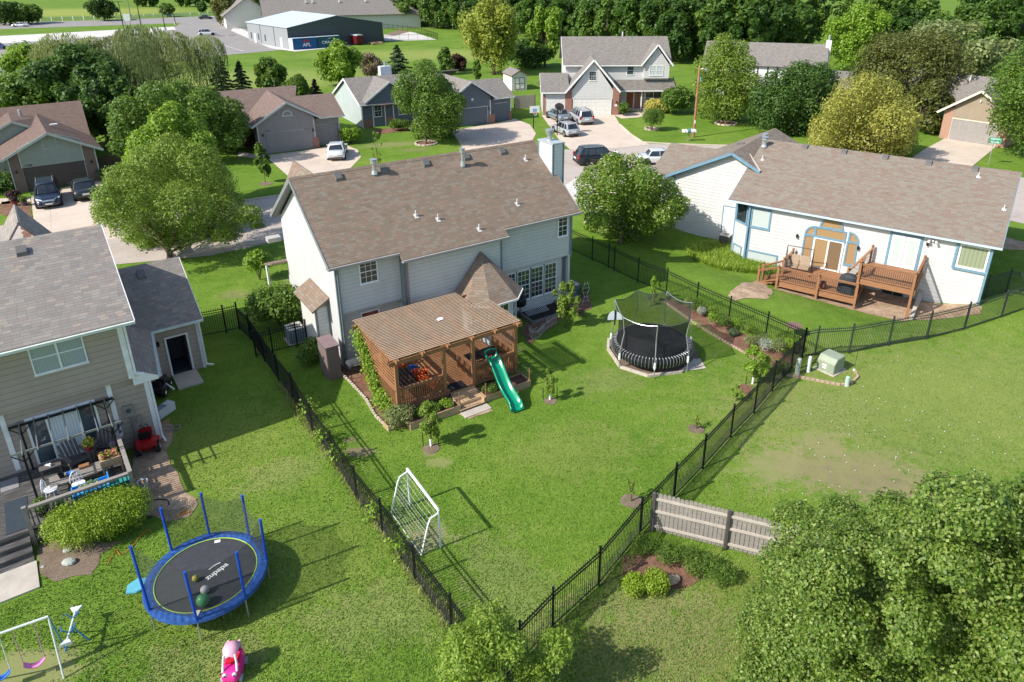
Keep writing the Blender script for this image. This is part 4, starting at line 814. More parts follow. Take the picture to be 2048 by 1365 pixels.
garage_door(h, -5.6, -.72, 2.1, .05, paint('cream_door', (.7,.68,.63))); garage_door(h, -9.25, -6.8, 2.1, .05, paint('cream_door', (.7,.68,.63)))
window(h, (-3.65,0,4.5), .85, 1.1, cols=3, rows=4); window(h, (1.75,3.4,4.75), .85, 1.1, cols=1, rows=1, gm=GLB); window(h, (4.7,2.9,4.75), 1.75, 1.15, cols=2, rows=4, mull=2, gm=BLINDW); window(h, (4.6,4.2,.7), 2.1, 1.6, cols=1, rows=1, mull=2, gm=GLB)
door(h, (1.95,4.2,.15), .95, 2.1, wood('oak_door', [(.2,.06,.02),(.32,.1,.035),(.4,.14,.05)])); b = MB(); b.box(3.75, 3.9, 3.0, 3.15, .15, 2.7); b.box(7.7,7.85,3.0,3.15,.15,2.7); b.build('porch_post', W_, h); MB().box(.6, 7.8, 2.9, 4.2, 0, .15).build('porch_floor', CONC, h)
light(h, .0, -.03, 1.75); t = MB().box(-.2, .12, -.05, -.02, 1.15, 1.4).build('number_plate', W_, h); MB().tube((1.5,7.5,9.3),(1.5,7.5,9.9),.1).build('vent_pipe', PVC, h)
# blue-grey house
BO, BA = Vector((-3.89,89.75,0)), rad(31)
h = thing('house', 'slate-blue ranch house with white trim and double gables behind the round street tree', 'house', BO, BA)
b = MB(); b.ext([(-5.6,0),(-.35,0),(-.35,3.3),(-3.1,5.25),(-5.6,3.3)], 1, 0, .12); b.box(-.35, 3.0, .8, .92, 0, 3.0); b.box(2.9, 3.0, .92, 7, 0, 2.9); b.box(-15, -3.2, 5.57, 5.69, 0, 2.8); b.box(-5.7, -5.58, .1, 5.6, 0, 2.8); b.ext([(5.57,0),(15.9,0),(15.9,2.7),(10.6,5.2),(5.57,2.7)], 0, -15.1, -14.98)
b.ext([(-14.7,2.9),(-8.6,2.9),(-11.48,5.2)], 1, 5.2, 5.3); b.build('wall', SD_BLUE, h); b = MB(); b.ext([(5.6,.05),(15.9,.05),(15.9,2.7),(10.6,5.15),(5.6,2.7)], 0, -15.14, -15.1); b.build('side_wall', siding('pale_siding', (.42,.47,.46)), h)
lam(h, [[(-15.4,5.15,2.84),(-5.5,5.15,2.84),(-5.5,10.6,5.35),(-15.4,10.6,5.35)], [(-15.4,10.6,5.35),(.5,10.6,5.35),(.5,16,2.8),(-15.4,16,2.8)], [(-14.8,4.9,3.1),(-11.48,4.9,5.4),(-11.48,10.4,5.4),(-14.8,5.9,3.2)], [(-11.48,4.9,5.4),(-8.2,4.9,3.1),(-8.2,5.9,3.2),(-11.48,10.4,5.4)],
 [(-6.6,-.4,3.05),(-3.12,-.4,5.42),(-3.12,11,5.42),(-6.6,5.5,3.05)], [(-3.12,-.4,5.42),(.42,-.4,3.12),(.42,5,3.3),(-3.12,11,5.42)], [(.0,.4,2.95),(3.4,.4,2.95),(3.4,4.3,4.8),(-1.2,4.3,4.8)], [(-1.2,4.3,4.8),(3.4,4.3,4.8),(3.4,8.3,2.9),(-1.2,8.3,2.9)], [(-13.2,4.7,2.75),(-10.6,4.7,2.75),(-10.6,5.6,3.2),(-13.2,5.6,3.2)]], SH_GREY)
e = MB(); e.bar((-6.62,-.42,2.97), (-3.12,-.42,5.34), .05, .2); e.bar((-3.12,-.42,5.34), (.45,-.42,3.03), .05, .2); e.bar((-14.85,4.88,3.02), (-11.48,4.88,5.32), .05, .2); e.bar((-11.48,4.88,5.32), (-8.1,4.88,3.02), .05, .2); e.bar((-15.42,5.15,2.76), (-15.42,10.6,5.27), .05, .2); e.bar((-15.42,10.6,5.27), (-15.42,16,2.7), .05, .2)
e.bar((-15.4,5.1,2.78), (-6.5,5.1,2.78), .1, .1); e.bar((0.3,.38,2.88), (3.4,.38,2.88), .1, .1)
for x in (-13.75,-12.2,-11.1): e.box(x, x+.12, 5.5, 5.57, 0, 2.75)
e.box(-15.1,-14.98,5.52,5.6,0,2.75); e.box(-.5,-.38,-.03,.0,0,2.9); e.box(2.9,3.02,.77,.8,0,2.9); e.build('fascia', W_, h)
garage_door(h, -4.9, -.85, 2.15, .05, paint('slate_door', (.11,.115,.125))); garage_door(h, .35, 2.6, 2.2, .85, paint('slate_door2', (.12,.14,.155)))
b = MB(); b.box(-.7, .2, -.05, .02, 0, 1.1); b.box(2.65, 3.05, .75, .8, 0, 1.1); b.box(-15,-13.8,5.5,5.56,0,1.0); b.box(-12,-11.1,5.5,5.56,0,1.0); b.build('brick_base', BR_RED, h)
window(h, (-13.45,5.57,1.25), .85, 1.3, cols=2, rows=4); window(h, (-10.3,5.57,1.2), 1.3, 1.2, cols=2, rows=2); light(h, -.62, -.03, 1.9)
c = MB().box(-9.9, -8.4, 12.2, 13.1, 4.2, 6.2).build('chimney', paint('pale_chimney', (.6,.64,.66)), h); MB().tube((-9.1,12.6,6.2),(-9.1,12.6,6.8),.17,n=12).build('flue', METAL, c); MB().tube((-8.0,9.6,4.9),(-8.0,9.6,5.5),.1).build('vent_pipe', METAL, h); MB().tube((-2.9,0,3.2),(-2.9,-.06,3.2),.16,n=12).build('wall_emblem', W_, h)
# taupe house
TO, TA = Vector((-22.586,76.69,0)), rad(30.5)
h = thing('house', 'taupe house with half-round gable window and two garage doors left of the slate-blue house', 'house', TO, TA)
b = MB(); b.ext([(-5.95,0),(.0,0),(.0,3.4),(-2.76,5.1),(-5.95,3.2)], 1, 0, .12); b.box(.0, 2.95, .9, 1.02, 0, 3.1); b.box(2.85, 2.95, 1.02, 7, 0, 3.0); b.box(-5.95,-5.83,.1,4.2,0,3); b.box(-14, -5.9, 5.0, 5.12, 0, 2.9); b.build('wall', SD_TAUPE, h)
lam(h, [[(-6.5,-.4,3.0),(-2.76,-.4,5.25),(-2.76,8.5,5.25),(-6.5,4.2,3.0)], [(-2.76,-.4,5.25),(.8,-.4,3.25),(.8,3.5,3.4),(-2.76,8.5,5.25)], [(.1,.5,3.1),(3.55,.5,3.1),(3.9,5.8,4.75),(-1.9,5.8,4.75)], [(-1.9,5.8,4.75),(3.9,5.8,4.75),(3.9,10,3),(-1.9,10,3)],
 [(-14,4.4,2.85),(-5.6,4.4,2.85),(-1,4.4,2.9),(.9,9.9,5.3),(-14,9.9,5.3)], [(-14,9.9,5.3),(.9,9.9,5.3),(.9,15,2.8),(-14,15,2.8)]], SH_TAUPE)
e = MB(); e.bar((-6.52,-.42,2.92), (-2.76,-.42,5.17), .05, .2); e.bar((-2.76,-.42,5.17), (.83,-.42,3.17), .05, .2); e.bar((.7,.47,3.03),(3.55,.47,3.03),.1,.1); e.bar((-6.55,-.4,2.93),(-6.55,4.2,2.93),.1,.1); e.box(-.12,.0,-.03,0,0,3.2); e.box(2.85,2.97,.87,.9,0,3); e.box(-5.98,-5.86,-.03,0,0,3.0); e.build('fascia', paint('pale_trim', (.5,.52,.52)), h)
garage_door(h, -5.15, -.4, 2.1, .05, paint('taupe_door', (.27,.245,.24)), paint('pale_trim', (.5,.52,.52))); garage_door(h, .35, 2.65, 2.2, .95, paint('taupe_door', (.27,.245,.24)), paint('pale_trim', (.5,.52,.52)))
MB().box(-.35, .28, -.05, .0, 0, 1.15).build('brick_pillar', BR_RED, h); arched(h, (-3.15,0,3.8), .85, .42, paint('pale_trim', (.5,.52,.52)), SD_TAUPE); light(h, -5.45, -.01, 2.0); light(h, -.25, -.01, 2.0); text('house_number', '11220', .14, BLACK, h, (-4.9,-.02,2.4), (math.pi/2,0,0)); MB().box(-8.55,-8.43,4.3,4.42,0,2.8).build('porch_post', W_, h)
# sage / brick house upper left
SO_, SA_ = Vector((-44.32,59.94,0)), rad(36.5)
h = thing('house', 'sage and brown-brick house with red-brown roof at the upper left edge', 'house', SO_, SA_)
b = MB(); b.ext([(.85,2.1),(5.6,2.1),(5.6,4.0),(3.28,4.95),(.85,3.8)], 1, 0, .12); b.ext([(-3.3,2.6),(2.6,2.6),(2.6,4.35),(1.1,5.1),(-3.3,2.85)], 1, 6.0, 6.1); b.box(-9, .6, 6.1, 6.2, 0, 2.8); b.build('wall', SD_SAGE, h)
b = MB(); b.ext([(0,0),(.85,0),(.85,3.65),(0,3.2)], 1, -.03, .12); b.ext([(5.6,0),(6.56,0),(6.56,3.2),(5.6,3.75)], 1, -.03, .12); b.box(6.44,6.56,.1,12,0,3); b.build('brick_wall', BR_BRN, h)
MB().box(0,.1,.1,6,0,3).build('side_wall', BR_BRN, h)
lam(h, [[(-.5,-.5,3.08),(3.28,-.5,5.0),(3.28,9,5.0),(-.5,6.0,3.08)], [(3.28,-.5,5.0),(7.2,-.5,3.0),(7.2,7,3.0),(3.28,11,5.0)], [(-14,5.6,2.9),(7.0,5.0,2.6),(7.44,12,5.6),(-14,12,5.6)], [(-14,12,5.6),(7.44,12,5.6),(7.4,18,2.8),(-14,18,2.8)], [(-6.5,5.6,2.75),(-2.2,5.6,5.1),(-2.2,11,5.1),(-6.5,11,3.2)][:0] or [(-3.4,5.7,3.0),(1.1,5.7,5.25),(1.1,11,5.25),(-3.4,8,3.2)], [(1.1,5.7,5.25),(3.3,5.7,4.2),(3.3,9,4.8),(1.1,11,5.25)]], SH_RED)
e = MB(); e.bar((-.52,-.52,3.0), (3.28,-.52,4.92), .05, .2); e.bar((3.28,-.52,4.92), (7.22,-.52,2.92), .05, .2); e.bar((-3.45,5.68,2.92), (1.1,5.68,5.17), .05, .2); e.bar((1.1,5.68,5.17), (3.3,5.68,4.12), .05, .2); e.box(.82,.9,-.05,0,2.1,3.6); e.box(5.55,5.63,-.05,0,2.1,3.7); e.box(6.5,6.6,-.06,0,0,3.0); e.box(-.03,.05,-.06,0,0,3.1)
e.box(2.75,2.8,-.04,0,3.5,4.7); e.box(3.8,3.85,-.04,0,3.5,4.7); e.box(2.8,3.8,-.04,0,3.5,3.55); e.build('fascia', paint('sage_trim', (.45,.5,.45)), h)
garage_door(h, .88, 5.55, 2.1, .1, paint('brown_door', (.085,.07,.062)), paint('sage_trim', (.45,.5,.45))); light(h, .35, -.04, 1.9); light(h, 6.1, -.04, 1.9); text('house_number', '11236', .24, BLACK, h, (1.35,-.02,2.28), (math.pi/2,0,0))
MB().tube((2.0,9.2,4.6),(2.0,9.2,5.7),.15,n=12).build('flue', METAL, h); MB().box(3.9,4.5,4.2,4.5,4.75,4.85).build('roof_vent', W_, h)
# brown house far right
RO, RA = Vector((47.56,81.25,0)), rad(-49)
h = thing('house', 'tan-sided garage house with orange brick corner at the right edge', 'house', RO, RA)
b = MB(); b.ext([(.0,0),(.95,0),(.95,2.4),(.95,3.6),(.0,3.1)], 1, -.02, .1); b.ext([(5.75,0),(6.6,0),(6.6,3.1),(5.75,3.6)], 1, -.02, .1); b.box(0,.1,.1,9,0,3.0); b.box(6.5,6.6,.1,9,0,3); b.build('brick_wall', brick('orange_brick', [(.36,.17,.1),(.45,.24,.15),(.25,.12,.08)]), h); MB().ext([(.95,2.4),(5.75,2.4),(5.75,4.0),(3.4,5.5),(.95,3.9)], 1, .0, .1).build('wall', SD_TAN, h)
lam(h, [[(-.6,-.5,3.0),(3.4,-.5,5.8),(3.4,12,5.8),(-.6,12,3.0)], [(3.4,-.5,5.8),(7.4,-.5,3.0),(7.4,12,3.0),(3.4,12,5.8)], [(-12,5.5,3.0),(0,5.5,3.0),(3.4,10.5,5.9),(-12,10.5,5.9)], [(-12,10.5,5.9),(3.4,10.5,5.9),(3.4,15,3.0),(-12,15,3.0)]], SH_GREY); e = MB(); e.bar((-.62,-.52,2.9), (3.4,-.52,5.7), .06, .24); e.bar((3.4,-.52,5.7), (7.4,-.52,2.9), .06, .24); e.box(.93,5.8,-.05,0,2.36,2.46); e.build('fascia', paint('cream_trim', (.62,.58,.48)), h)
garage_door(h, 1.0, 5.7, 2.3, .05, paint('grey_tan_door', (.29,.27,.25)), paint('cream_trim', (.62,.58,.48))); light(h, 3.4, -.01, 4.6, W_); MB().tube((-1.2,9.5,5.3),(-1.2,9.5,6.1),.13).build('vent_pipe', PVC, h)
# tudor house
UO, UA = Vector((34.76,108,0)), rad(-19)
h = thing('house', 'black and white timbered house with long grey roof and white chimney behind the trees', 'house', UO, UA)
b = MB(); b.box(-8, 8.6, 0, .12, 0, 4.7); b.ext([(0,0),(9,0),(9,4.6),(4.2,7.3),(0,4.6)], 0, 8.5, 8.6); b.ext([(3.3,2.5),(7.0,2.5),(7.0,3.4),(5.1,5.2),(3.3,3.4)], 1, -1.5, -1.4); b.build('wall', paint('white_stucco', (.72,.72,.7), .8), h)
lam(h, [[(-8.5,-.45,4.65),(9.0,-.45,4.65),(9.0,4.1,7.55),(-8.5,4.1,7.55)], [(-8.5,4.1,7.55),(9,4.1,7.55),(9,9,4.6),(-8.5,9,4.6)], [(-6,-2.8,1.9),(3.0,-2.8,1.9),(3.0,0,2.9),(-6,0,2.9)], [(2.6,-1.9,2.6),(5.1,-1.9,5.5),(5.1,2.5,5.5),(2.6,0,2.6)], [(5.1,-1.9,5.5),(7.6,-1.9,2.6),(7.6,0,2.6),(5.1,2.5,5.5)], [(7,-2,2.2),(13,-2,2.2),(13,3,4.0),(7,3,4.0)]], SH_GREY)
b = MB()
for x in (-.5,.9,2.2,3.6): b.box(x, x+.18, -.04, 0, 2.9, 4.6)
b.box(-8, 8.6, -.05, 0, 2.8, 3.0); b.bar((2.58,-1.95,2.5), (5.1,-1.95,5.4), .1, .3); b.bar((5.1,-1.95,5.4), (7.62,-1.95,2.5), .1, .3); b.box(4.5,4.65,-1.55,-1.5,2.5,4.6); b.box(5.5,5.65,-1.55,-1.5,2.5,4.6); b.build('timber', paint('dark_timber', (.035,.04,.045)), h); MB().box(8.6, 9.3, 3.4, 4.8, 0, 8.1).build('chimney', paint('white_stucco', (.72,.72,.7), .8), h)
MB().tube((8.95,4.1,8.1),(8.95,4.1,8.9),.16).build('flue', METAL, h)
# garden shed
a, c = G(1024.6,182.3), G(1054.5,181); sd_ = c-a; an = math.atan2(sd_.y, sd_.x)
h = thing('garden_shed', 'white garden shed with brown-framed double doors on the lawn behind the blue-grey house', 'shed', a, an+.1)
b = MB(); b.ext([(0,0),(2.45,0),(2.45,2.35),(1.22,3.0),(0,2.35)], 1, 0, 4.4); b.build('wall', paint('shed_white', (.62,.65,.6)), h); lam(h, [[(-.2,-.25,2.3),(1.22,-.25,3.15),(1.22,4.6,3.15),(-.2,4.6,2.3)], [(1.22,-.25,3.15),(2.65,-.25,2.3),(2.65,4.6,2.3),(1.22,4.6,3.15)]], SH_GREY, t=.06)
RB = paint('redbrown_trim', (.2,.06,.03)); e = MB(); e.bar((-.22,-.27,2.25), (1.22,-.27,3.1), .05, .12); e.bar((1.22,-.27,3.1), (2.67,-.27,2.25), .05, .12); e.bar((-.2,-.2,2.28),(-.2,4.6,2.28),.05,.08)
e.box(.4,.48,-.05,0,.2,2.0); e.box(1.98,2.06,-.05,0,.2,2.0); e.box(.48,1.98,-.05,0,1.92,2.0); e.box(.48,1.98,-.05,0,.2,.28); e.box(1.19,1.27,-.05,0,.28,1.92); e.box(.48,1.98,-.045,0,1.05,1.13); e.box(-.01,.06,-.02,0,0,2.3); e.build('trim', RB, h); MB().box(.48,1.98,-.02,0,.28,1.92).build('door', W_, h)
# metal building, church
KO, KA = Vector((-55.38,175.07,0)), rad(41)
h = thing('metal_building', 'large dark grey steel hall with pale low roof beyond the parking lot', 'building', KO, KA)
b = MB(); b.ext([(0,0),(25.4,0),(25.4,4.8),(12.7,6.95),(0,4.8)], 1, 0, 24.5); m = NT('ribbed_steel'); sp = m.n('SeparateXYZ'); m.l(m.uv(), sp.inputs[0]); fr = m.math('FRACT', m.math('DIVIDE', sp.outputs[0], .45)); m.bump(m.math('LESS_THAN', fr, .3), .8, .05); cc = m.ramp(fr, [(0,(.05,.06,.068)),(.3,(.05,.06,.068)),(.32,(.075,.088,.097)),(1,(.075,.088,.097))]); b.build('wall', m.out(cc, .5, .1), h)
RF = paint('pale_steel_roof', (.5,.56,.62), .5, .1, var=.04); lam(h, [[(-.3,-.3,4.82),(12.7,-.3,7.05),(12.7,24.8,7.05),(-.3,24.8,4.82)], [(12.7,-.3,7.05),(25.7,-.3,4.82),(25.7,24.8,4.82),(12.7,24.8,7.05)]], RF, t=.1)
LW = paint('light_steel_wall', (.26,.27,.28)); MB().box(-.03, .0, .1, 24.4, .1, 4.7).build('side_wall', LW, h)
for y in (3.6, 19.5): MB().box(-.08, -.03, y, y+1, 0, 2.3).build('door', W_, h)
for y in (7.8,16.1): MB().box(-.09, -.03, y, y+.12, 0, 4.7).build('trim', BLACK, h)
for y in (13.2,17.4,22): MB().box(-.07, -.03, y, y+.7, .9, 2.4).build('window', GL, h)
def container(loc, rz, col, label, marks):
    t = thing('shipping_container', label, 'container', loc, rz); L = 6.06; b = MB(); q = []
    for i in range(41): x = .1+(L-.2)*i/40; q.append((x, .0 if (i//1) % 2 else .045))
    b.ext(q+[(L-.1,2.4),(.1,2.4)], 2, .1, 2.5); b.build('body', paint('cont_'+label[:5], col, .5, .1), t); f = MB()
    for x in (0, L-.12):
        for y in (-.03, 2.33): f.box(x, x+.12, y, y+.12, 0, 2.59)
    f.box(.12, L-.12, -.02, .08, 0, .12); f.box(.12, L-.12, -.02, .08, 2.46, 2.59); f.box(.12, L-.12, 2.33, 2.43, 2.46, 2.59); f.build('frame', paint('cont_'+label[:5], col, .5, .1), t); MB().box(.05, L-.05, .0, 2.4, 2.5, 2.56).build('roof', paint('cont_roof', (.45,.52,.55)), t)
    for s, sz, mt, x, z in marks: text('lettering', s, sz, mt, t, (x,-.012,z), (math.pi/2,0,0), .012, sx=1.05)
    return t
def KL(u, v): return Vector((KO.x+u*math.cos(KA)-v*math.sin(KA), KO.y+u*math.sin(KA)+v*math.cos(KA), 0))
REDL = paint('red_letter', (.5,.03,.06)); t1 = container(KL(-.3,-2.9), KA, (.015,.09,.25), 'royal-blue shipping container lettered APL against the steel hall', [('APL', 1.15, W_, 3.4, 1.0)]); b = MB()
for i in range(4): b.box(2.35+i*.08, 4.2-i*.05, -.03, -.01, 1.72+i*.12, 1.79+i*.12)
b.build('emblem', REDL, t1); MB().box(-.012, 0, .1, 2.3, .1, 2.5).build('end_door', paint('pale_door', (.5,.55,.65)), t1)
t2 = container(KL(5.95,-2.9), KA, (.02,.085,.13), 'dark teal shipping container lettered CMA CGM beside the blue one', [('CMA CGM', .92, W_, 3.25, 1.25)]); MB().path([(2.3+i*.16,-.03,1.85+.42*math.sin(i/9*1.4)) for i in range(10)], [.01+.035*math.sin(i/9*3) for i in range(10)], 6).build('emblem', W_, t2)
t = thing('cargo_trailer', 'small dark red enclosed trailer parked against the steel hall', 'trailer', KL(16.0,-3.2), KA); b = MB(); b.ext([(0,.4),(2.0,.4),(2.0,2.2),(1.7,2.45),(.3,2.45),(0,2.2)], 1, 0, 1.7*2); b.build('body', paint('maroon', (.12,.01,.015), .35), t); MB().ext([(.05,2.26),(1.95,2.26),(1.7,2.5),(.3,2.5)], 1, -.04, 3.42).build('roof', paint('cap_metal', (.42,.46,.46), .5, .2), t)
for x in (-.08, 1.92): MB().ext([(1.6+.35*math.cos(a*.5236), .35+.35*math.sin(a*.5236)) for a in range(12)], 0, x, x+.18).build('wheel', RUBBER, t)
MB().tube((1.3,-.05,1.1),(1.3,0,1.1),.2,n=14).build('spare_wheel', DKG, t)
t = thing('lumber_pile', 'low pale pile of boards beside the red trailer', 'pile', KL(19.5,-3.5), KA); b = MB()
for i in range(9): b.bar((rr.uniform(-.3,.3),rr.uniform(-1,1),.1+.05*i), (3+rr.uniform(-.3,.6),rr.uniform(-1,1),.1+.05*i), .3, .08)
b.build('boards', PINE, t)
p0 = G(473,50, 0); h = thing('church', 'church with white porch gable and white steeple left of the steel hall', 'church', (-86,236,0), rad(25))
b = MB(); b.ext([(-7,0),(7,0),(7,4),(0,9),(-7,4)], 1, 0, 24); b.build('wall', paint('cream_wall', (.6,.58,.53)), h); lam(h, [[(-8,-1,3.6),(0,-1,9.3),(0,24,9.3),(-8,24,3.6)], [(0,-1,9.3),(8,-1,3.6),(8,24,3.6),(0,24,9.3)]], SH_GREY, t=.2)
MB().box(-1.1,1.1,2,4.2,8.3,10.2).build('steeple_base', W_, h); MB().lathe([(.75,0),(.7,1.5),(.45,1.6),(.05,6)], 8, (0,3.1,10.2)).build('steeple', W_, h)
h = thing('hall_annex', 'long low grey-roofed wing behind the steel hall', 'building', (-76,222,0), rad(20)); b = MB(); b.box(0, 46, 0, 14, 0, 4.2); b.build('wall', paint('cream_wall', (.6,.58,.53)), h); lam(h, [[(-1,-1,4.2),(47,-1,4.2),(40,7,8.6),(-1,7,8.6)], [(-1,7,8.6),(40,7,8.6),(47,15,4.2),(-1,15,4.2)], [(47,-1,4.2),(47,15,4.2),(40,7,8.6)]], SH_GREY, t=.2)
for x in (12,14,22,30): MB().cb(x, 5, 8, .4, .4, .8).build('roof_vent', W_, h)
# ================================================================ GROUND
def gp(*px): return [G(x, y) for x, y in px]
BROWN = (.24,.175,.115); DRY = (.27,.24,.12); LUSH = (.06,.14,.012); YEL = (.27,.3,.085)
def BL(px, rx, ry, an, col, st):
    g = G(*px); return (g.x, g.y, rx, ry, an, col, st)
blobs = [BL((1690,945),4.2,1.7,-.25,BROWN,.75), BL((1760,920),1.8,1.0,0,BROWN,.4), BL((380,900),6,4,.4,(.2,.235,.05),.5), BL((560,1150),5,3,.4,(.19,.22,.05),.45), BL((1150,900),3.5,2.2,.2,(.2,.22,.06),.4), BL((1010,700),1.2,.5,0,BROWN,.4), BL((1640,885),1.6,.8,.2,BROWN,.6), BL((1840,990),2.4,.8,-.2,BROWN,.45), BL((1545,930),2.2,1.2,.9,DRY,.5), BL((1330,1290),3.5,1.8,.3,BROWN,.45), BL((1290,1200),2.6,1.3,.3,DRY,.5),
  BL((715,905),.8,.35,0,BROWN,.8), BL((700,880),.35,.25,0,BROWN,.7), BL((880,925),.6,.4,0,DRY,.5), BL((860,905),.5,.35,0,BROWN,.6), BL((60,1340),2,.9,.2,DRY,.6), BL((1220,760),2.3,1.4,.3,DRY,.28), BL((850,1075),1.2,.9,.3,DRY,.7),
  BL((600,560),1.5,.9,0,DRY,.5), BL((470,590),1.2,.8,0,BROWN,.4), BL((780,290),3.8,1.6,.3,DRY,.55), BL((830,300),2,.9,.3,BROWN,.5), BL((1860,800),14,7,.2,(.23,.24,.08),.5), BL((1450,1300),8,4,.3,(.2,.2,.065),.45), BL((1600,830),4,3,.2,(.26,.25,.11),.22), BL((900,110),34,14,0,YEL,.6), BL((500,160),30,16,.2,YEL,.55), BL((150,25),60,40,.2,(.27,.3,.07),.8), BL((1020,1180),1.6,3.5,.5,DRY,.3), BL((760,1230),2.8,1.6,.2,DRY,.3), BL((400,1330),2.2,1.2,.2,DRY,.35), BL((560,950),2.2,1.2,.5,DRY,.25)]
GM = ground_mat('grass_ground', [(.31,(.045,.105,.011)),(.43,(.09,.17,.017)),(.54,(.135,.215,.028)),(.67,(.22,.265,.06))], (.16,1.1,11.), .02, .7, blobs)
xs = [-2500,-900,-400,-200,-120,-80,-50,-30,-15,0,4]+[5+.7*i for i in range(44)]+[38,45,60,90,150,300,700,2500]; ys = [-300,-60,0,12,20,26]+[28+.7*i for i in range(40)]+[58,64,75,95,130,200,320,600,1500,4000]
b = MB(); nx, ny = len(xs), len(ys); b.add([(x, y, T(x, y)) for y in ys for x in xs], [(j*nx+i, j*nx+i+1, (j+1)*nx+i+1, (j+1)*nx+i) for j in range(ny-1) for i in range(nx-1)])
tag(b.build('ground', GM), kind='structure')
def drape(name, pts, z, mat, kind='structure', jag=0., thick=.0, seed=1):
    rr_ = random.Random(seed); P = [Vector((p[0], p[1], 0)) for p in pts]
    if jag:
        Q = []
        for i in range(len(P)):
            a, c = P[i], P[(i+1)%len(P)]; n = max(1, int((c-a).length/max(.35, jag*3)))
            for k in range(n): q = a+(c-a)*k/n; Q.append(q+Vector((rr_.gauss(0,jag), rr_.gauss(0,jag), 0))*(1 if k else .4))
        P = Q
    me = bpy.data.meshes.new(name); bm = bmesh.new(); f = bm.faces.new([bm.verts.new(p) for p in P]); f.normal_update()
    if f.normal.z < 0: f.normal_flip()
    bmesh.ops.triangulate(bm, faces=bm.faces[:])
    lo = [min(p[k] for p in P) for k in (0,1)]; hi = [max(p[k] for p in P) for k in (0,1)]
    if any(abs(T(x, y)) > .001 for x in np.linspace(lo[0], hi[0], 8) for y in np.linspace(lo[1], hi[1], 8)):
        for k, no in ((0,(1,0,0)),(1,(0,1,0))):
            s = lo[k]
            while s < hi[k]:
                s += .5; co_ = [0,0,0]; co_[k] = s; bmesh.ops.bisect_plane(bm, geom=bm.verts[:]+bm.edges[:]+bm.faces[:], plane_co=co_, plane_no=no)
        z += .012
    for v in bm.verts: v.co.z = T(v.co.x, v.co.y)+z
    bm.normal_update(); bm.to_mesh(me); bm.free(); uv_box(me); me.materials.append(mat); o = bpy.data.objects.new(name, me); C.objects.link(o)
    if kind: o['kind'] = kind
    return o
def conc_mat(name, col, joint=0.):
    m = NT(name); P = m.pos(); n = m.noise(P, .35, 5, .65); n2 = m.noise(P, 6, 4); k = m.math('ADD', m.math('MULTIPLY', n, .6), m.math('MULTIPLY', n2, .4)); c = m.ramp(k, [(.3, vmul(col,.78)),(.5,col),(.7,vmul(col,1.12))]); m.bump(n2, .3, .01)
    mp = m.n('Mapping'); mp.inputs['Rotation'].default_value = (0,0,rad(-32)); m.l(P, mp.inputs[0]); br = m.n('TexBrick', offset=0., i={'Scale': 1., 'Mortar Size': .02, 'Brick Width': 3.4, 'Row Height': 3.1}); m.l(mp.outputs[0], br.inputs[0]); c = m.mix(m.math('MULTIPLY', br.outputs[1], min(1, joint+.3)), c, vmul(col,.5)); st = m.noise(P, .9, 6, .75); c = m.mix(m.math('MULTIPLY', m.math('GREATER_THAN', st, .62), .22), c, vmul(col,.6)); return m.out(c, .9, 0, .15)
ROADM = conc_mat('road_concrete', (.42,.36,.315), .5); DRVM = conc_mat('driveway_concrete', (.55,.455,.37), .25); ASPH = conc_mat('asphalt', (.27,.25,.235), .3); PALE = conc_mat('pale_paving', (.56,.53,.49), .1)
MULCH = ground_mat('mulch', [(.3,(.07,.04,.028)),(.5,(.2,.105,.07)),(.68,(.4,.26,.19))], (1.5,7,45), .03, 1.); GRAV = ground_mat('gravel', [(.34,(.12,.08,.05)),(.48,(.36,.25,.165)),(.64,(.66,.5,.36))], (1.5,9,40), .03, 1.); SOILM = ground_mat('bare_soil', [(.3,(.1,.075,.055)),(.5,(.2,.15,.11)),(.7,(.34,.27,.2))], (1.,5,30), .03, 1.)
far_e = [(-500,560),(0,452),(200,436),(400,412),(500,402),(560,393),(700,352),(850,315),(1000,296),(1085,299),(1140,300),(1200,296),(1285,287),(1345,290),(1450,293),(1600,300),(1760,318),(1850,338),(1950,351),(2048,356),(2300,362)]
near_e = [(2300,470),(2048,448),(2010,440),(1900,425),(1700,385),(1500,350),(1330,338),(1250,342),(1130,372),(950,412),(760,440),(555,483),(420,512),(230,530),(0,560),(-500,680)]
drape('road', gp(*far_e, *near_e), .006, ROADM)
def kerb(px, name='kerb', close=False, m=None, w=.18, hgt=.1):
    P = gp(*px); b = MB()
    for i in range(len(P)-1): b.bar(P[i]+Vector((0,0,hgt/2-.02)), P[i+1]+Vector((0,0,hgt/2-.02)), w, hgt+.04)
    tag(b.build(name, m or DRVM), kind='structure')
kerb([(420,409),(500,401),(560,392)]); kerb([(1240,250),(1262,270),(1285,285),(1345,289),(1450,292),(1600,299)]); kerb([(360,514),(430,500),(556,482)])
drape('driveway', gp((528,312),(600,303),(675,290),(690,290),(715,300),(722,315),(700,338),(640,356),(575,352),(545,325)), .02, DRVM); drape('driveway', gp((62,395),(205,355),(205,400),(225,445),(232,478),(75,500)), .024, DRVM)
drape('driveway', gp((903,262),(990,247),(1030,238),(1060,250),(1072,268),(1060,290),(1000,300),(930,305)), .02, DRVM); drape('driveway', gp((1083,231),(1228,229),(1240,250),(1262,272),(1300,290),(1200,300),(1140,300),(1118,280),(1100,255)), .028, DRVM)
drape('driveway', gp((1900,272),(1985,286),(1990,296),(1930,345),(1800,333),(1848,300)), .03, DRVM); drape('driveway', gp((1130,372),(1160,352),(1235,338),(1262,345),(1240,390),(1190,430),(1152,410)), .032, PALE)
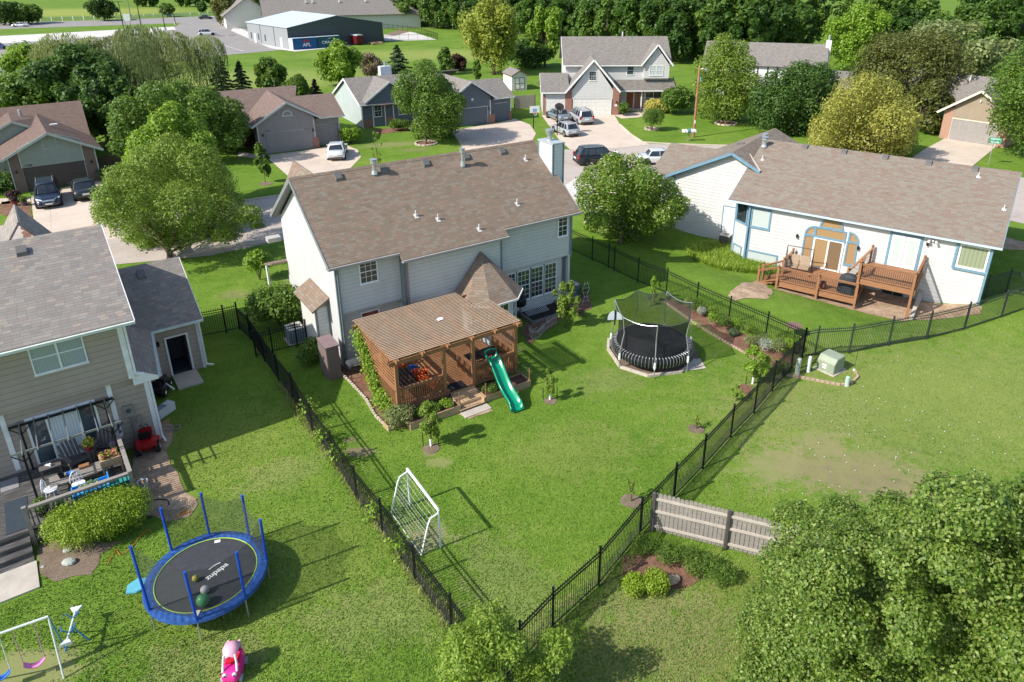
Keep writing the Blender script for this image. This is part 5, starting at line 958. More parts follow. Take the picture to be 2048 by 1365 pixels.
drape('footpath', gp((0,398),(60,395),(62,404),(0,410)), .02, DRVM); drape('footpath', gp((1228,231),(1262,226),(1290,222),(1300,230),(1275,236),(1243,238)), .034, DRVM); drape('footpath', gp((478,305),(530,310),(528,318),(475,314)), .022, DRVM)
drape('main_road', gp((-400,62),(0,46),(200,41),(440,32),(640,22),(640,28),(470,40),(440,44),(200,52),(0,59),(-400,76)), .02, ASPH)
drape('parking_lot', gp((-200,90),(0,72),(200,64),(352,53),(365,45),(430,40),(470,50),(540,78),(592,98),(430,113),(400,118),(0,152),(-200,170)), .03, ASPH)
drape('parking_strip', gp((-200,92),(0,73),(348,54),(352,60),(240,72),(0,88),(-200,108)), .04, PALE); drape('walkway', gp((470,50),(490,62),(556,92),(590,99),(700,90),(700,93),(590,104),(540,97),(462,62)), .045, PALE); drape('court', gp((768,79),(768,70),(800,60),(830,66),(873,80),(770,83)), .03, PALE)
drape('court_soil', gp((768,70),(800,60),(820,64),(790,72)), .04, SOILM)
for i in range(13): a = G(402+i*4.2+i*2.6, 78+i*2.0); tag(MB().box(-.55,.55,-.12,.12,0,.012).build('parking_line', W_, None, loc=(a.x,a.y,.045), rotz=-.55), kind='structure')
bed = drape('mulch_bed', gp((668,735),(700,765),(735,800),(752,835),(765,850),(805,858),(830,842),(805,800),(760,770),(720,735),(700,722)), .02, MULCH, jag=.07); drape('mulch_bed', gp((1325,600),(1345,610),(1385,640),(1420,662),(1465,690),(1505,712),(1530,722),(1545,735),(1590,722),(1560,700),(1500,672),(1440,645),(1390,620),(1350,602)), .02, MULCH, jag=.08)
drape('mulch_bed', gp((1062,690),(1075,672),(1110,650),(1140,632),(1185,618),(1175,585),(1150,560),(1140,590),(1120,605),(1060,640),(1040,665)), .02, MULCH, jag=.08); drape('gravel_bed', gp((262,890),(300,850),(340,838),(345,870),(330,905),(342,930),(372,985),(395,1010),(380,1033),(330,1043),(285,1030),(272,980),(268,930)), .02, GRAV, jag=.08)
drape('bare_soil', gp((75,1090),(120,1075),(230,1085),(265,1078),(200,1110),(180,1150),(110,1165),(75,1145)), .018, SOILM, jag=.1); drape('stone_path', gp((1455,592),(1475,572),(1520,560),(1545,585),(1530,600),(1500,597),(1470,602)), .02, GRAV, jag=.1)
drape('gravel_bed', [WL(-6.3,-3.9),WL(-3.2,-3.8),WL(-2.9,-3.2),WL(-2.4,-3.0),WL(.2,-1.3),WL(.1,-.1),WL(-6.3,-.1)], .02, GRAV, jag=.06); drape('gravel_bed', [WL(-10.8,-3.95),WL(-6.1,-4.0),WL(-6.1,-.1),WL(-10.8,-.1)], .016, GRAV, jag=.04); drape('gravel_bed', gp((1995,470),(2048,485),(2100,480),(2100,500),(1990,500)), .02, GRAV, jag=.06)
drape('trampoline_pit', gp((1217,698),(1222,680),(1240,735),(1296,753),(1362,745),(1400,720),(1385,680),(1330,665),(1260,665))[:0] or gp((1215,700),(1238,735),(1296,755),(1362,745),(1412,735),(1395,715),(1385,680),(1330,662),(1250,664),(1217,680)), .02, SOILM, jag=.04); drape('paving_stone', gp((1362,745),(1412,738),(1400,718),(1380,724)), .035, CONC)
drape('mulch_bed', gp((1250,1175),(1300,1190),(1345,1180),(1400,1160),(1420,1130),(1360,1120),(1300,1100),(1240,1120)), .018, MULCH, jag=.12); drape('mulch_bed', gp((745,270),(900,255),(905,248),(860,245),(740,262)), .02, MULCH, jag=.06)
drape('mulch_bed', gp((1470,775),(1485,768),(1505,772),(1508,782),(1490,790)), .02, MULCH, jag=.05); drape('bare_soil', gp((0,405),(40,400),(60,405),(65,470),(50,490),(40,440),(0,430)), .02, MULCH, jag=.08); drape('stone_patch', gp((915,830),(975,808),(985,822),(940,840)), .018, GRAV, jag=.05)
for c_, r_ in (((852,288),1.15), ((1303,259),.75), ((1452,248),1.3), ((532,368),.6), ((862,897),.35), ((1100,803),.3), ((1392,858),.35), ((1262,1003),.4)):
    g = G(*c_); drape('mulch_ring', [g+Vector((math.cos(a*.52)*r_, math.sin(a*.52)*r_, 0)) for a in range(12)], .022, MULCH if r_ > .7 else SOILM, jag=.04)
def stones(px, name, label, mat, s=.12, closed=False, cat='edging'):
    P = gp(*px); rr_ = random.Random(len(px)); b = MB()
    if closed: P.append(P[0])
    for i in range(len(P)-1):
        a, c = P[i], P[i+1]; n = max(1, int((c-a).length/(s*2.1)))
        for k in range(n): q = a+(c-a)*(k+.5)/n; u = (c-a).normalized()*s*.98; b.bar(q-u+Vector((0,0,.04)), q+u+Vector((0,0,.05+rr_.uniform(-.01,.02))), s*rr_.uniform(.9,1.2), .12)
    return tag(b.build(name, mat, bevel=.008), label, cat)
ST = paint('edging_stone', (.42,.3,.22), .9, var=.3, scale=5); STP = paint('pale_edging', (.5,.42,.34), .9, var=.25, scale=5)
P = gp((1217,680),(1216,700),(1240,736),(1296,754),(1362,746),(1390,722)); b = MB()
for i in range(5): b.bar(P[i]+Vector((0,0,.05)), P[i+1]+Vector((0,0,.05)), .13, .14)
tag(b.build('timber_edging', paint('pale_timber', (.5,.43,.36), .9, var=.25, scale=5)), 'pale timber border on the near side of the black trampoline', 'edging'); stones([(1572,752),(1600,756),(1630,762),(1680,772),(1700,770),(1716,755),(1710,745)], 'brick_edging', 'salmon brick edging curving round the green utility box', ST, .1)
stones([(672,740),(700,765),(732,800),(750,832),(768,850)], 'bed_edging', 'grey edging stones along the mulch bed left of the pergola', STP, .09); stones([(1330,606),(1385,645),(1420,668),(1465,694),(1505,716),(1525,728)], 'bed_edging', 'brown edging along the flower bed by the iron fence', ST, .09); stones([(1395,505),(1430,485),(1455,478),(1480,482)], 'kerb_edging', 'pale concrete edge by the lily bed and white side door', CONC, .3)
for c_, r_, nm in (((852,288),1.2,'pale stone ring round the trunk of the round street tree'), ((1303,259),.8,'pale stone ring round the vase-shaped shrub'), ((1452,248),1.35,'rough stones round the trunk of the tree beside the utility pole')):
    g = G(*c_); P = [g+Vector((math.cos(a*.4)*r_, math.sin(a*.4)*r_, 0)) for a in range(16)]; b = MB()
    for i in range(15): b.bar(P[i]+Vector((0,0,.08)), P[i]+(P[i+1]-P[i])*.88+Vector((0,0,.08)), .2, .18)
    tag(b.build('stone_ring', STP, bevel=.02), nm, 'edging')
# ================================================================ FENCES
IRON = paint('black_iron', (.012,.013,.014), .45, .2); IRONG = paint('grey_iron', (.05,.058,.065), .4, .3)
def iron_fence(label, P, hgt=1.35, mat=None, sub=None, sp=.105, mesh=False, posth=.12, pk=.016):
    mat = mat or IRON; t = thing('iron_fence', label, 'fence', P[0]); o = P[0]; t.location = o
    Q = [p-o for p in P]
    for q in Q: MB().cb(q.x, q.y, q.z+(hgt+posth)/2, .065, .065, hgt+posth).cb(q.x, q.y, q.z+hgt+posth+.012, .085, .085, .03).build('post', mat, t)
    for i in range(len(Q)-1):
        a, c = Q[i], Q[i+1]; L = (c-a).length; n = max(1, int(L/sp)); b = MB(); up = Vector((0,0,1))
        for k in range(1, n):
            s = a+(c-a)*k/n; b.bar(s+up*.06, s+up*(hgt-.02), pk); b.add([s+up*hgt+Vector((0,0,.06)), s+up*(hgt-.02)+Vector((.02,0,0)), s+up*(hgt-.02)+Vector((-.01,.017,0)), s+up*(hgt-.02)+Vector((-.01,-.017,0))], [(0,1,2),(0,2,3),(0,3,1)])
        for z in (.12, hgt-.22, hgt-.08): b.bar(a+up*z, c+up*z, .028, .035)
        b.build('panel', mat, t)
        if mesh:
            w_ = MB(); n = int(L/.055)
            for k in range(n): s = a+(c-a)*k/n; w_.bar(s+up*.02, s+up*.62, .004)
            for k in range(11): w_.bar(a+up*(.03+k*.058), c+up*(.03+k*.058), .004)
            w_.build('wire_mesh', paint('wire', (.1,.1,.1), .5, .4), t)
    return t
def interp(P, step):
    Q = []
    for i in range(len(P)-1):
        n = max(1, round((P[i+1]-P[i]).length/step)); Q += [P[i]+(P[i+1]-P[i])*k/n for k in range(n)]
    return Q+[P[-1]]
CORN = G(1604,715.6); END = G(989,1382.8)
iron_fence('black iron fence with wire mesh between the left lawn and the main back yard', gp((479.6,659),(501.6,679.6),(530,723),(558,763),(587.7,801.3),(626.5,866.6),(667,924),(714.3,999),(765.7,1064.4),(831,1161.4),(904.2,1262.3),(989,1382.8)), 1.35, mesh=True)
iron_fence('black iron fence from the yard corner down past the wooden fence to the bottom bush', gp((1604,715.6),(1580,744),(1544,782.7),(1507.7,826.2),(1460.8,874.6),(1405,937.4),(1347,998),(1279.4,1070.4),(1197,1172),(1105,1257),(1040,1327),(989,1382.8)), 1.5, mesh=True)
iron_fence('grey iron fence behind the white house deck running to the right edge', gp((1604,715.6),(1629.5,711.2),(1697.6,706.8),(1776.5,691.7),(1852.3,678.9),(1928,659.8),(2002.5,635.5),(2072,611)), 1.55, IRONG)
iron_fence('black iron fence along the flower bed between the main yard and the white house', gp((1142,501),(1183.9,520.6),(1216.4,535.2),(1227.8,541.8),(1275,565),(1332,587.5),(1392,618),(1456.3,648),(1530,681),(1604,715.6)), 1.55)
iron_fence('short iron fence closing the gap between the tan house and the mesh fence', gp((400,676),(453.2,665.5),(479.6,659)), 1.5); iron_fence('short iron fence and gate between the mesh fence and the white side wall', gp((513,714),(546.3,706),(595.3,693.5),(615,690)), 1.35)
iron_fence('iron fence running right from the corner of the white house', gp((1968,598),(2012,585),(2080,600)), 1.45, IRONG); iron_fence('dark iron fence round the court beside the steel hall', interp(gp((768,84),(800,81),(835,80),(876,79),(850,70),(815,63),(768,58)), 2.4), 1.5, sp=.3)
iron_fence('dark iron fence behind the right side of the far white house', interp(gp((1345,172),(1352,196),(1400,205)), 2.4), 1.4, sp=.25)
def wood_fence(label, P, hgt, mat, step=2.4, side=1, dog=True, rails=True):
    t = thing('wooden_fence', label, 'fence', P[0]); o = P[0]; Q = [p-o for p in interp(P, step)]; up = Vector((0,0,1)); rr_ = random.Random(5)
    for i in range(len(Q)-1):
        a, c = Q[i], Q[i+1]; u = (c-a).normalized(); nn = Vector((u.y,-u.x,0))*side; L = (c-a).length; n = int(L/.145); b = MB()
        for k in range(n):
            s = a+u*(k+.5)*L/n; hh = hgt+rr_.uniform(-.02,.02); w = .066; z0 = .04
            pl = [(-w,z0),(w,z0),(w,hh-.05),(w-.03,hh),(-w+.03,hh),(-w,hh-.05)]; vs = [s+u*x+up*z-nn*.02 for x, z in pl]+[s+u*x+up*z-nn*.0 for x, z in pl]
            b.add(vs, [(0,1,2,3,4,5),(11,10,9,8,7,6)]+[(j,6+j,6+(j+1)%6,(j+1)%6) for j in range(6)])
        b.build('pickets', mat, t)
        if rails:
            r_ = MB()
            for z in (.25, hgt*.55, hgt-.22): r_.bar(a+up*z+nn*.03, c+up*z+nn*.03, .05, .09)
            r_.build('rail', paint('pale_rail', (.45,.4,.34), .85), t)
    for q in Q: u = (Q[1]-Q[0]).normalized(); nn = Vector((u.y,-u.x,0))*side; MB().cb(q.x+nn.x*.06, q.y+nn.y*.06, hgt/2+.02, .1, .1, hgt+.06).build('post', paint('fence_post', (.1,.09,.08), .85), t)
wood_fence('weathered pale picket fence with three rails at the lower right beside the big tree', gp((1302.6,1060.8),(1448.7,1097),(1560,1125),(1680,1155)), 1.65, OLDW, 2.6); wood_fence('brown wooden fence in shade right of the sage house', gp((200,352),(262,340),(300,332)), 1.8, wood('dark_fence', [(.07,.045,.035),(.12,.08,.06),(.17,.12,.09)], 'y'), rails=False)
wood_fence('grey wooden fence between the blue-grey house and the far white house', gp((1028,219),(1070,216)), 1.8, OLDW, rails=False)
P = gp((60,44),(250,38),(434,31)); t = thing('rail_fence', 'long white rail fence along the far road at the upper left', 'fence', P[0]); b = MB(); o = P[0]
for q in interp([p-o for p in P], 3.4): MB().cb(q.x, q.y, .7, .2, .2, 1.4).build('post', W_, t)
for i in range(2):
    for z in (.4,.8,1.15): b.bar(P[i]-o+Vector((0,0,z)), P[i+1]-o+Vector((0,0,z)), .06, .12)
b.build('rail', paint('fence_rail_pale', (.4,.45,.4)), t)
# ================================================================ CARS
TYRE = paint('tyre', (.015,.015,.016), .85); RIM = paint('rim', (.4,.41,.43), .3, .8); TAIL = paint('tail_lamp', (.35,.01,.012), .2, spec=.7); HEAD = paint('head_lamp', (.62,.65,.68), .15, spec=.8); CGL = glass('car_glass', (.02,.025,.03), .04); BTRIM = paint('bumper_black', (.02,.02,.022), .6)
def carpaint(name, col, metal=.3): 
    if name in _mc: return _mc[name]
    m = NT(name); n = m.noise(m.obj(), 2, 2); c = m.ramp(n, [(.3, vmul(col,.96)),(.7,vmul(col,1.03))]); m.b.inputs['Coat Weight'].default_value = 1.; m.b.inputs['Coat Roughness'].default_value = .04; _mc[name] = m.out(c, .35, metal, .5); return _mc[name]
def car(label, rear, front, kind, col, cat='car', name='parked_car', group=None, heading=None, ctr=None):
    K = {'sedan': (4.8,1.84,1.45,.92,.16,.30,.42,.80,.72,.13), 'suv': (4.9,1.9,1.75,1.05,.2,.27,.40,.97,.88,.04), 'van': (5.1,2.0,1.75,1.05,.17,.20,.38,.985,.93,.02), 'hatch': (4.3,1.78,1.5,.93,.17,.27,.42,.96,.86,.05)}[kind]
    L, Wd, H, belt, gc, hoodf, wsf, rgf, rtf, tr_ = K
    if heading is not None:
        d = Vector((math.cos(rad(heading)), math.sin(rad(heading)), 0)); ctr = G(*rear)+d*L/2 if rear else G(*front)-d*L/2
    elif ctr is None: a, c = G(*rear), G(*front); d = (c-a); hd = math.atan2(d.y, d.x); ctr = a+d.normalized()*L/2
    else: ctr = G(*ctr); hd = 0
    if heading is not None: hd = rad(heading)
    t = thing(name, label, cat, (ctr.x, ctr.y, .035), hd, group); pm = carpaint('car_'+'_'.join('%d' % (x*100) for x in col), col)
    # x forward. body loft
    hood = belt*.93 if kind != 'van' else belt*.98; st = []
    # stations x fraction from rear(-.5) to front(.5): (x, zb, zt, half width)
    prof = [(-.5, .38, belt*.72, .78), (-.485, .26, belt*.93, .9), (-.44, .2, belt*(1. if kind != 'sedan' else 1.02), .97), (-.3, .2, belt*1.02, 1.), (-.1, .2, belt*1.01, 1.), (.12, .2, belt*.99, 1.), (.24, .2, hood*1.01, .99), (.36, .2, hood*.94, .96), (.45, .22, hood*.84, .88), (.485, .27, hood*.72, .76), (.5, .36, hood*.58, .62)]
    vs = []; n = 14
    for fx, zb, zt, hw in prof:
        w = Wd/2*hw; x = fx*L
        ring = [(-.78*w,zb),(0,zb),(.78*w,zb),(.97*w,zb+.08),(w,zb+.22),(w,(zb+zt)/2+.05),(.97*w,zt-.12),(.86*w,zt-.02),(.5*w,zt+.015),(0,zt+.025),(-.5*w,zt+.015),(-.86*w,zt-.02),(-.97*w,zt-.12),(-w,(zb+zt)/2+.05),(-w,zb+.22),(-.97*w,zb+.08)]
        vs += [(x, y, z) for y, z in ring]; n = len(ring)
    m_ = len(prof); b = MB(); b.add(vs, [(i*n+k, i*n+(k+1)%n, (i+1)*n+(k+1)%n, (i+1)*n+k) for i in range(m_-1) for k in range(n)]+[tuple(range(n))[::-1], tuple(range((m_-1)*n, m_*n))]); b.build('body', pm, t, True)
    # greenhouse: base outline at belt, top outline at roof
    xr, xf = (-.5+1-rgf)*L+.02, (.5-hoodf)*L; tr, tf = (-.5+1-rtf)*L, (.5-wsf)*L; w0, w1 = Wd/2*.9, Wd/2*.72; zb_, zt_ = belt-.01, H
    def ringg(x0, x1, w, z): return [(x0,-w*.86,z),(x0+.15,-w,z),((x0+x1)/2,-w*1.02,z),(x1-.18,-w*.97,z),(x1,-w*.72,z),(x1+.06,0,z),(x1,w*.72,z),(x1-.18,w*.97,z),((x0+x1)/2,w*1.02,z),(x0+.15,w,z),(x0,w*.86,z),(x0-.03,0,z)]
    A, B_ = ringg(xr, xf, w0, zb_), ringg(tr, tf, w1, zt_-.07); b = MB(); k = 12; b.add(A+B_, [(i,(i+1)%k,k+(i+1)%k,k+i) for i in range(k)]+[tuple(range(k,2*k))]); b.build('windows', CGL, t)
    R1, R2, R3 = ringg(tr-.04, tf+.06, w1*1.03, zt_-.075), ringg(tr, tf-.03, w1*.97, zt_-.02), ringg(tr+.25, tf-.3, w1*.7, zt_+.005); b = MB(); b.add(R1+R2+R3, [(j*k+i, j*k+(i+1)%k, (j+1)*k+(i+1)%k, (j+1)*k+i) for j in (0,1) for i in range(k)]+[tuple(range(2*k,3*k)), tuple(range(k))[::-1]]); rf = b.build('roof', pm, t, True)
    b = MB()
    for s in (-1,1):
        b.bar((xf-.02,s*w0*.93,zb_-.02), (tf+.02,s*w1*.93,zt_-.06), .06, .07); b.bar((xr+.04,s*w0*.95,zb_-.02), (tr+.02,s*w1*.95,zt_-.06), .1 if kind == 'sedan' else .2, .07)
        xm = (xf+xr)/2; b.bar((xm,s*w0*1.005,zb_-.02), (xm-.03,s*w1*1.02,zt_-.06), .05, .06)
        if kind != 'sedan': xm = xr+(xf-xr)*.27; b.bar((xm,s*w0*1.0,zb_-.02), (xm+.02,s*w1*1.01,zt_-.06), .07, .06)
    b.build('pillar', pm, t)
    if kind in ('suv','van'):
        b = MB()
        for s in (-1,1): b.bar((tr+.15,s*w1*.86,zt_+.03), (tf-.25,s*w1*.86,zt_+.03), .04, .035)
        b.build('roof_rails', METAL if kind == 'suv' else BTRIM, rf)
    wr = .34 if kind != 'suv' else .38
    for fx in (-.31,.31):
        for s in (-1,1):
            y = s*(Wd/2-.1); pl = [(fx*L+wr*math.cos(a*.3927), wr+wr*math.sin(a*.3927)) for a in range(16)]; o = MB().ext(pl, 1, y-.12, y+.115).build('wheel', TYRE, t)
            y2 = s*(Wd/2+.017); MB().ext([(fx*L+wr*.66*math.cos(a*.3927), wr+wr*.66*math.sin(a*.3927)) for a in range(16)], 1, min(y2,y2-s*.02), max(y2,y2-s*.02)).build('rim', RIM, o)
            y3 = s*(Wd/2-.004); al = [(fx*L+(wr+.06)*math.cos(a*.3927), wr+.02+(wr+.06)*math.sin(a*.3927)) for a in range(16)]; MB().ext(al, 1, min(y3,y3-s*.3), max(y3,y3-s*.3)+.001).build('wheel_arch', BTRIM, t)
    for s in (-1,1):
        if kind in ('sedan','hatch'): MB().slab([(-.492*L,s*.52*Wd/2,belt*.8),(-.47*L,s*.9*Wd/2,belt*.84),(-.45*L,s*.93*Wd/2,belt*.95),(-.485*L,s*.55*Wd/2,belt*.92)], .05).build('tail_lamp', TAIL, t)
        else: MB().box(-.497*L, -.46*L, min(s*.7,s*.93)*Wd/2, max(s*.7,s*.93)*Wd/2, belt*.7, belt*1.08).build('tail_lamp', TAIL, t)
        MB().slab([(.485*L,s*.4*Wd/2,hood*.76),(.44*L,s*.84*Wd/2,hood*.8),(.40*L,s*.9*Wd/2,hood*.92),(.465*L,s*.5*Wd/2,hood*.86)], .06).build('headlight', HEAD, t)
        MB().cb(xf-.12, s*(Wd/2+.06), belt+.06, .14, .18, .12).build('mirror', pm, t, bevel=.02)
    MB().box(-.508*L, -.5*L+.02, -.26, .26, belt*.62, belt*.62+.13).build('number_plate', W_, t); MB().box(.49*L, .503*L, -.26, .26, .4, .52).build('number_plate', W_, t)
    b = MB(); b.box(-.505*L, -.48*L, -.8*Wd/2, .8*Wd/2, .3, .42); b.build('bumper', BTRIM, t); MB().slab([(.502*L,-.45*Wd/2,.5),(.502*L,.45*Wd/2,.5),(.484*L,.42*Wd/2,hood*.8),(.484*L,-.42*Wd/2,hood*.8)], .04).build('grille', BTRIM if kind != 'suv' else METAL, t)
    return t
car('dark navy sport-utility car facing out on the sage house driveway', None, (101,420), 'suv', (.012,.022,.045), name='parked_suv', heading=-57); car('dark sedan parked nose-in beside the navy one on the sage house driveway', (176,404), None, 'sedan', (.02,.028,.03), heading=124)
car('white sedan seen from behind on the taupe house driveway', (671,323), (0,0), 'sedan', (.75,.75,.74), heading=99) if 0 else car('white sedan seen from behind on the taupe house driveway', (672,324), (667.5,296), 'sedan', (.75,.75,.74), heading=100)
car('dark silver sedan nearest the single garage door of the far white house', (1132,247), (1110,228), 'sedan', (.2,.23,.26), heading=112); car('silver hatchback at the left edge of the far driveway behind the dark silver sedan', (1148,276), (1125,255), 'hatch', (.42,.44,.45), heading=115); car('silver minivan parked in the middle of the far driveway', (1174,252), (1160,228), 'van', (.4,.42,.43), heading=104, name='parked_minivan', cat='minivan')
car('black large sport-utility car standing in the road beyond the chimney', (1150,330), (1230,318), 'suv', (.006,.007,.009), heading=14, name='parked_suv'); car('white hatchback in the road right of the black one', (1272,328), None, 'sedan', (.72,.72,.71), heading=4); car('blue car half hidden behind the flowering tree by the white house', (1288,372), (1345,362), 'hatch', (.03,.14,.38), heading=10)
car('white sedan driving on the far road at the upper left', (58,54), (20,55), 'sedan', (.75,.75,.74), heading=195); car('dark car on the far road above the parking lot', (398,39), (425,36), 'sedan', (.02,.02,.025), heading=14); car('white sport-utility car crossing the church parking lot', (396,72), (424,70), 'suv', (.7,.7,.7), heading=20); car('blue car cut by the left edge beside the parking lot', (-22,100), (8,97), 'hatch', (.05,.1,.2), heading=20)
# ================================================================ TREES
LF = dict(
 mid=leafmat('leaf_mid', (.045,.095,.012),(.1,.18,.025),(.19,.28,.045)), dark=leafmat('leaf_dark', (.03,.07,.012),(.06,.125,.022),(.115,.195,.038)), mix=leafmat('leaf_mix', (.07,.13,.012),(.14,.23,.025),(.26,.35,.06)), gold2=leafmat('leaf_gold2', (.15,.165,.02),(.31,.31,.06),(.48,.45,.14)), ygreen=leafmat('leaf_ygreen', (.13,.17,.02),(.26,.3,.04),(.42,.44,.09)), olive=leafmat('leaf_olive', (.05,.065,.012),(.11,.125,.03),(.19,.19,.05)),
 yel=leafmat('leaf_yellow', (.2,.2,.03),(.36,.34,.06),(.55,.5,.14)), lime=leafmat('leaf_lime', (.09,.17,.012),(.18,.3,.025),(.31,.43,.06)), willow=leafmat('leaf_willow', (.11,.14,.05),(.21,.25,.1),(.33,.36,.17)),
 warm=leafmat('leaf_warm', (.08,.14,.012),(.16,.25,.03),(.3,.36,.075)), purple=leafmat('leaf_purple', (.03,.018,.018),(.075,.035,.035),(.13,.07,.06)), pink=leafmat('leaf_pinkish', (.12,.09,.06),(.24,.17,.12),(.34,.26,.2)), blue=leafmat('leaf_blue', (.055,.09,.045),(.105,.16,.08),(.18,.24,.13)),
 near=leafmat('leaf_near', (.05,.095,.01),(.105,.18,.022),(.28,.33,.1), .25, .5, 2.), gold=leafmat('leaf_gold', (.3,.27,.05),(.5,.44,.1),(.6,.55,.2)), wht=leafmat('leaf_silver', (.2,.23,.2),(.35,.38,.35),(.5,.52,.5)))
def pxtree(name, label, base, top, hw, mat, n=9000, leaf=.22, seed=1, bs=.22, **k):
    g = G(*base); H = HT(*base, *top); R = hw*(g-Vector((0,0,CAMH))).length/F
    return tree(name, label, g, H*.97, R, bs, n, leaf, LF[mat], seed, **k)
px_tree('maple_tree', 'large yellow-green maple at the left whose crown leans over the road', (340,518), [(345,300,32),(300,325,34),(395,322,36),(250,365,36),(335,355,44),(425,370,40),(215,395,26),(275,405,42),(370,410,48),(455,415,36),(500,432,24),(235,430,28),(310,455,38),(405,455,38),(460,465,24),(355,478,26),(262,472,18),(290,490,14),(430,350,26),(210,420,16),(512,445,12)], 62000, .078, LF['warm'], 3, .45, r0=.2, nlimb=16)
px_tree('maple_tree', 'fresh light-green tree just behind the large yellow-green maple', (345,430), [(345,225,20),(330,250,28),(375,252,30),(300,285,30),(350,290,36),(400,290,28),(280,320,26),(330,330,34),(410,320,22)], 22000, .12, LF['lime'], 4, .4, r0=.15)
px_tree('shade_tree', 'broad dark green tree spreading behind the light-green one', (370,330), [(310,195,28),(360,192,30),(410,205,30),(455,222,26),(260,225,30),(300,240,34),(440,255,32),(478,252,18),(245,265,24),(470,280,18),(240,295,18),(380,225,30),(420,285,24)], 26000, .15, LF['mid'], 5, .35, r0=.18)
px_tree('shade_tree', 'round street tree with a short trunk in front of the slate-blue house', (852,288), [(850,140,22),(862,165,30),(880,190,34),(895,215,34),(860,215,38),(835,190,26),(815,160,20),(805,185,20),(880,250,26),(850,250,24),(905,240,18),(812,210,16),(915,200,16)], 28000, .12, LF['mid'], 6, .4, r0=.15)
pxtree('yellow_tree', 'tall yellow-leaved tree before the dark woodland above the garden shed', (988,150), (1005,-2), 56, 'ygreen', 15000, .24, 7, .2, nl=40, sq=1.2); pxtree('lime_tree', 'slender lime-green tree right behind the tall yellow one', (1090,135), (1092,12), 34, 'lime', 7000, .28, 8, .2, sq=1.3)
px_tree('pear_tree', 'upright olive-green tree standing right beside the utility pole', (1452,248), [(1448,82,16),(1440,105,26),(1478,100,20),(1415,135,26),(1455,135,32),(1490,130,22),(1412,170,26),(1450,175,34),(1495,170,28),(1420,208,24),(1465,212,30),(1500,205,24)], 26000, .125, LF['warm'], 9, .4, r0=.14)
px_tree('dense_tree', 'dense dark green rounded tree in front of the timbered house', (1590,270), [(1600,148,26),(1640,145,20),(1555,165,26),(1600,180,36),(1650,170,28),(1525,195,26),(1560,210,36),(1620,215,38),(1518,225,22),(1540,240,28),(1590,250,30),(1660,200,18)], 30000, .135, LF['dark'], 10, .4, r0=.16)
px_tree('golden_tree', 'broad golden-yellow tree behind the ridge of the long tan roof', (1728,318), [(1735,172,26),(1700,190,32),(1765,190,32),(1800,215,28),(1680,220,32),(1735,225,42),(1785,245,36),(1650,255,28),(1700,265,38),(1750,278,40),(1800,270,28),(1640,285,20),(1670,290,26),(1790,295,24),(1825,240,16)], 34000, .115, LF['gold2'], 11, .4, r0=.16)
pxtree('olive_tree', 'large brownish olive tree behind the golden-yellow one', (1800,236), (1800,62), 92, 'olive', 24000, .18, 12, .12, nl=50)
pxtree('pale_tree', 'pale yellow-green tree at the upper right behind the brownish olive one', (1890,190), (1880,42), 80, 'willow', 12000, .27, 13, .12, nl=20); pxtree('bright_tree', 'tall bright green tree right of the white chimney of the timbered house', (1705,145), (1705,8), 58, 'lime', 16000, .22, 14, .1, nl=40, sq=1.1)
pxtree('maple_tree', 'bright green tree cut by the right edge beside the tan garage house', (2062,318), (2045,62), 92, 'mid', 32000, .14, 15, .15, nl=36, sq=1.1); pxtree('dark_tree', 'dark bushy tree between the golden tree and the tan garage house', (1832,262), (1840,160), 42, 'olive', 8000, .2, 16, .1)
def willow(label, base, top, hw, seed):
    g = G(*base); H = HT(*base, *top); R = hw*(g-Vector((0,0,CAMH))).length/F; rs = np.random.RandomState(seed); t = thing('willow_tree', label, 'tree', g)
    C_, N_ = [], []; lb = lobes_round(rs, R*.9, H*.55, 20, r=.3)
    for _ in range(1900):
        l = lb[rs.randint(len(lb))]; a = rs.random()*6.28; q = l[3]*rs.random()**.5; p = np.array([l[0]+q*math.cos(a), l[1]+q*math.sin(a), H*.72+l[2]*.8+l[3]*.6*math.sqrt(max(0,1-(q/l[3])**2))]); L = H*(.25+.5*rs.random()); out_ = p[:2]/(np.linalg.norm(p[:2])+1e-3)
        for j in range(16):
            s = j/16; C_.append(p+np.array([out_[0]*(s**.5)*.9, out_[1]*(s**.5)*.9, -L*s**1.3])+rs.normal(size=3)*.09); N_.append((out_[0]+rs.normal()*.4, out_[1]+rs.normal()*.4, .5))
    C_ = np.array(C_); C_[:,2] = np.maximum(C_[:,2], .2); N_ = np.array(N_); N_ /= np.linalg.norm(N_, axis=1)[:,None]
    o = bpy.data.objects.new('crown', leaf_mesh('crown', C_, N_, .27, rs, LF['willow'], .22, droop=.75)); C.objects.link(o); o.parent = t; limbs(t, H*.25, lb, H*.6, .35, rs); return t
willow('pale weeping willow with drooping branches below the parking lot', (295,208), (298,62), 138, 21)
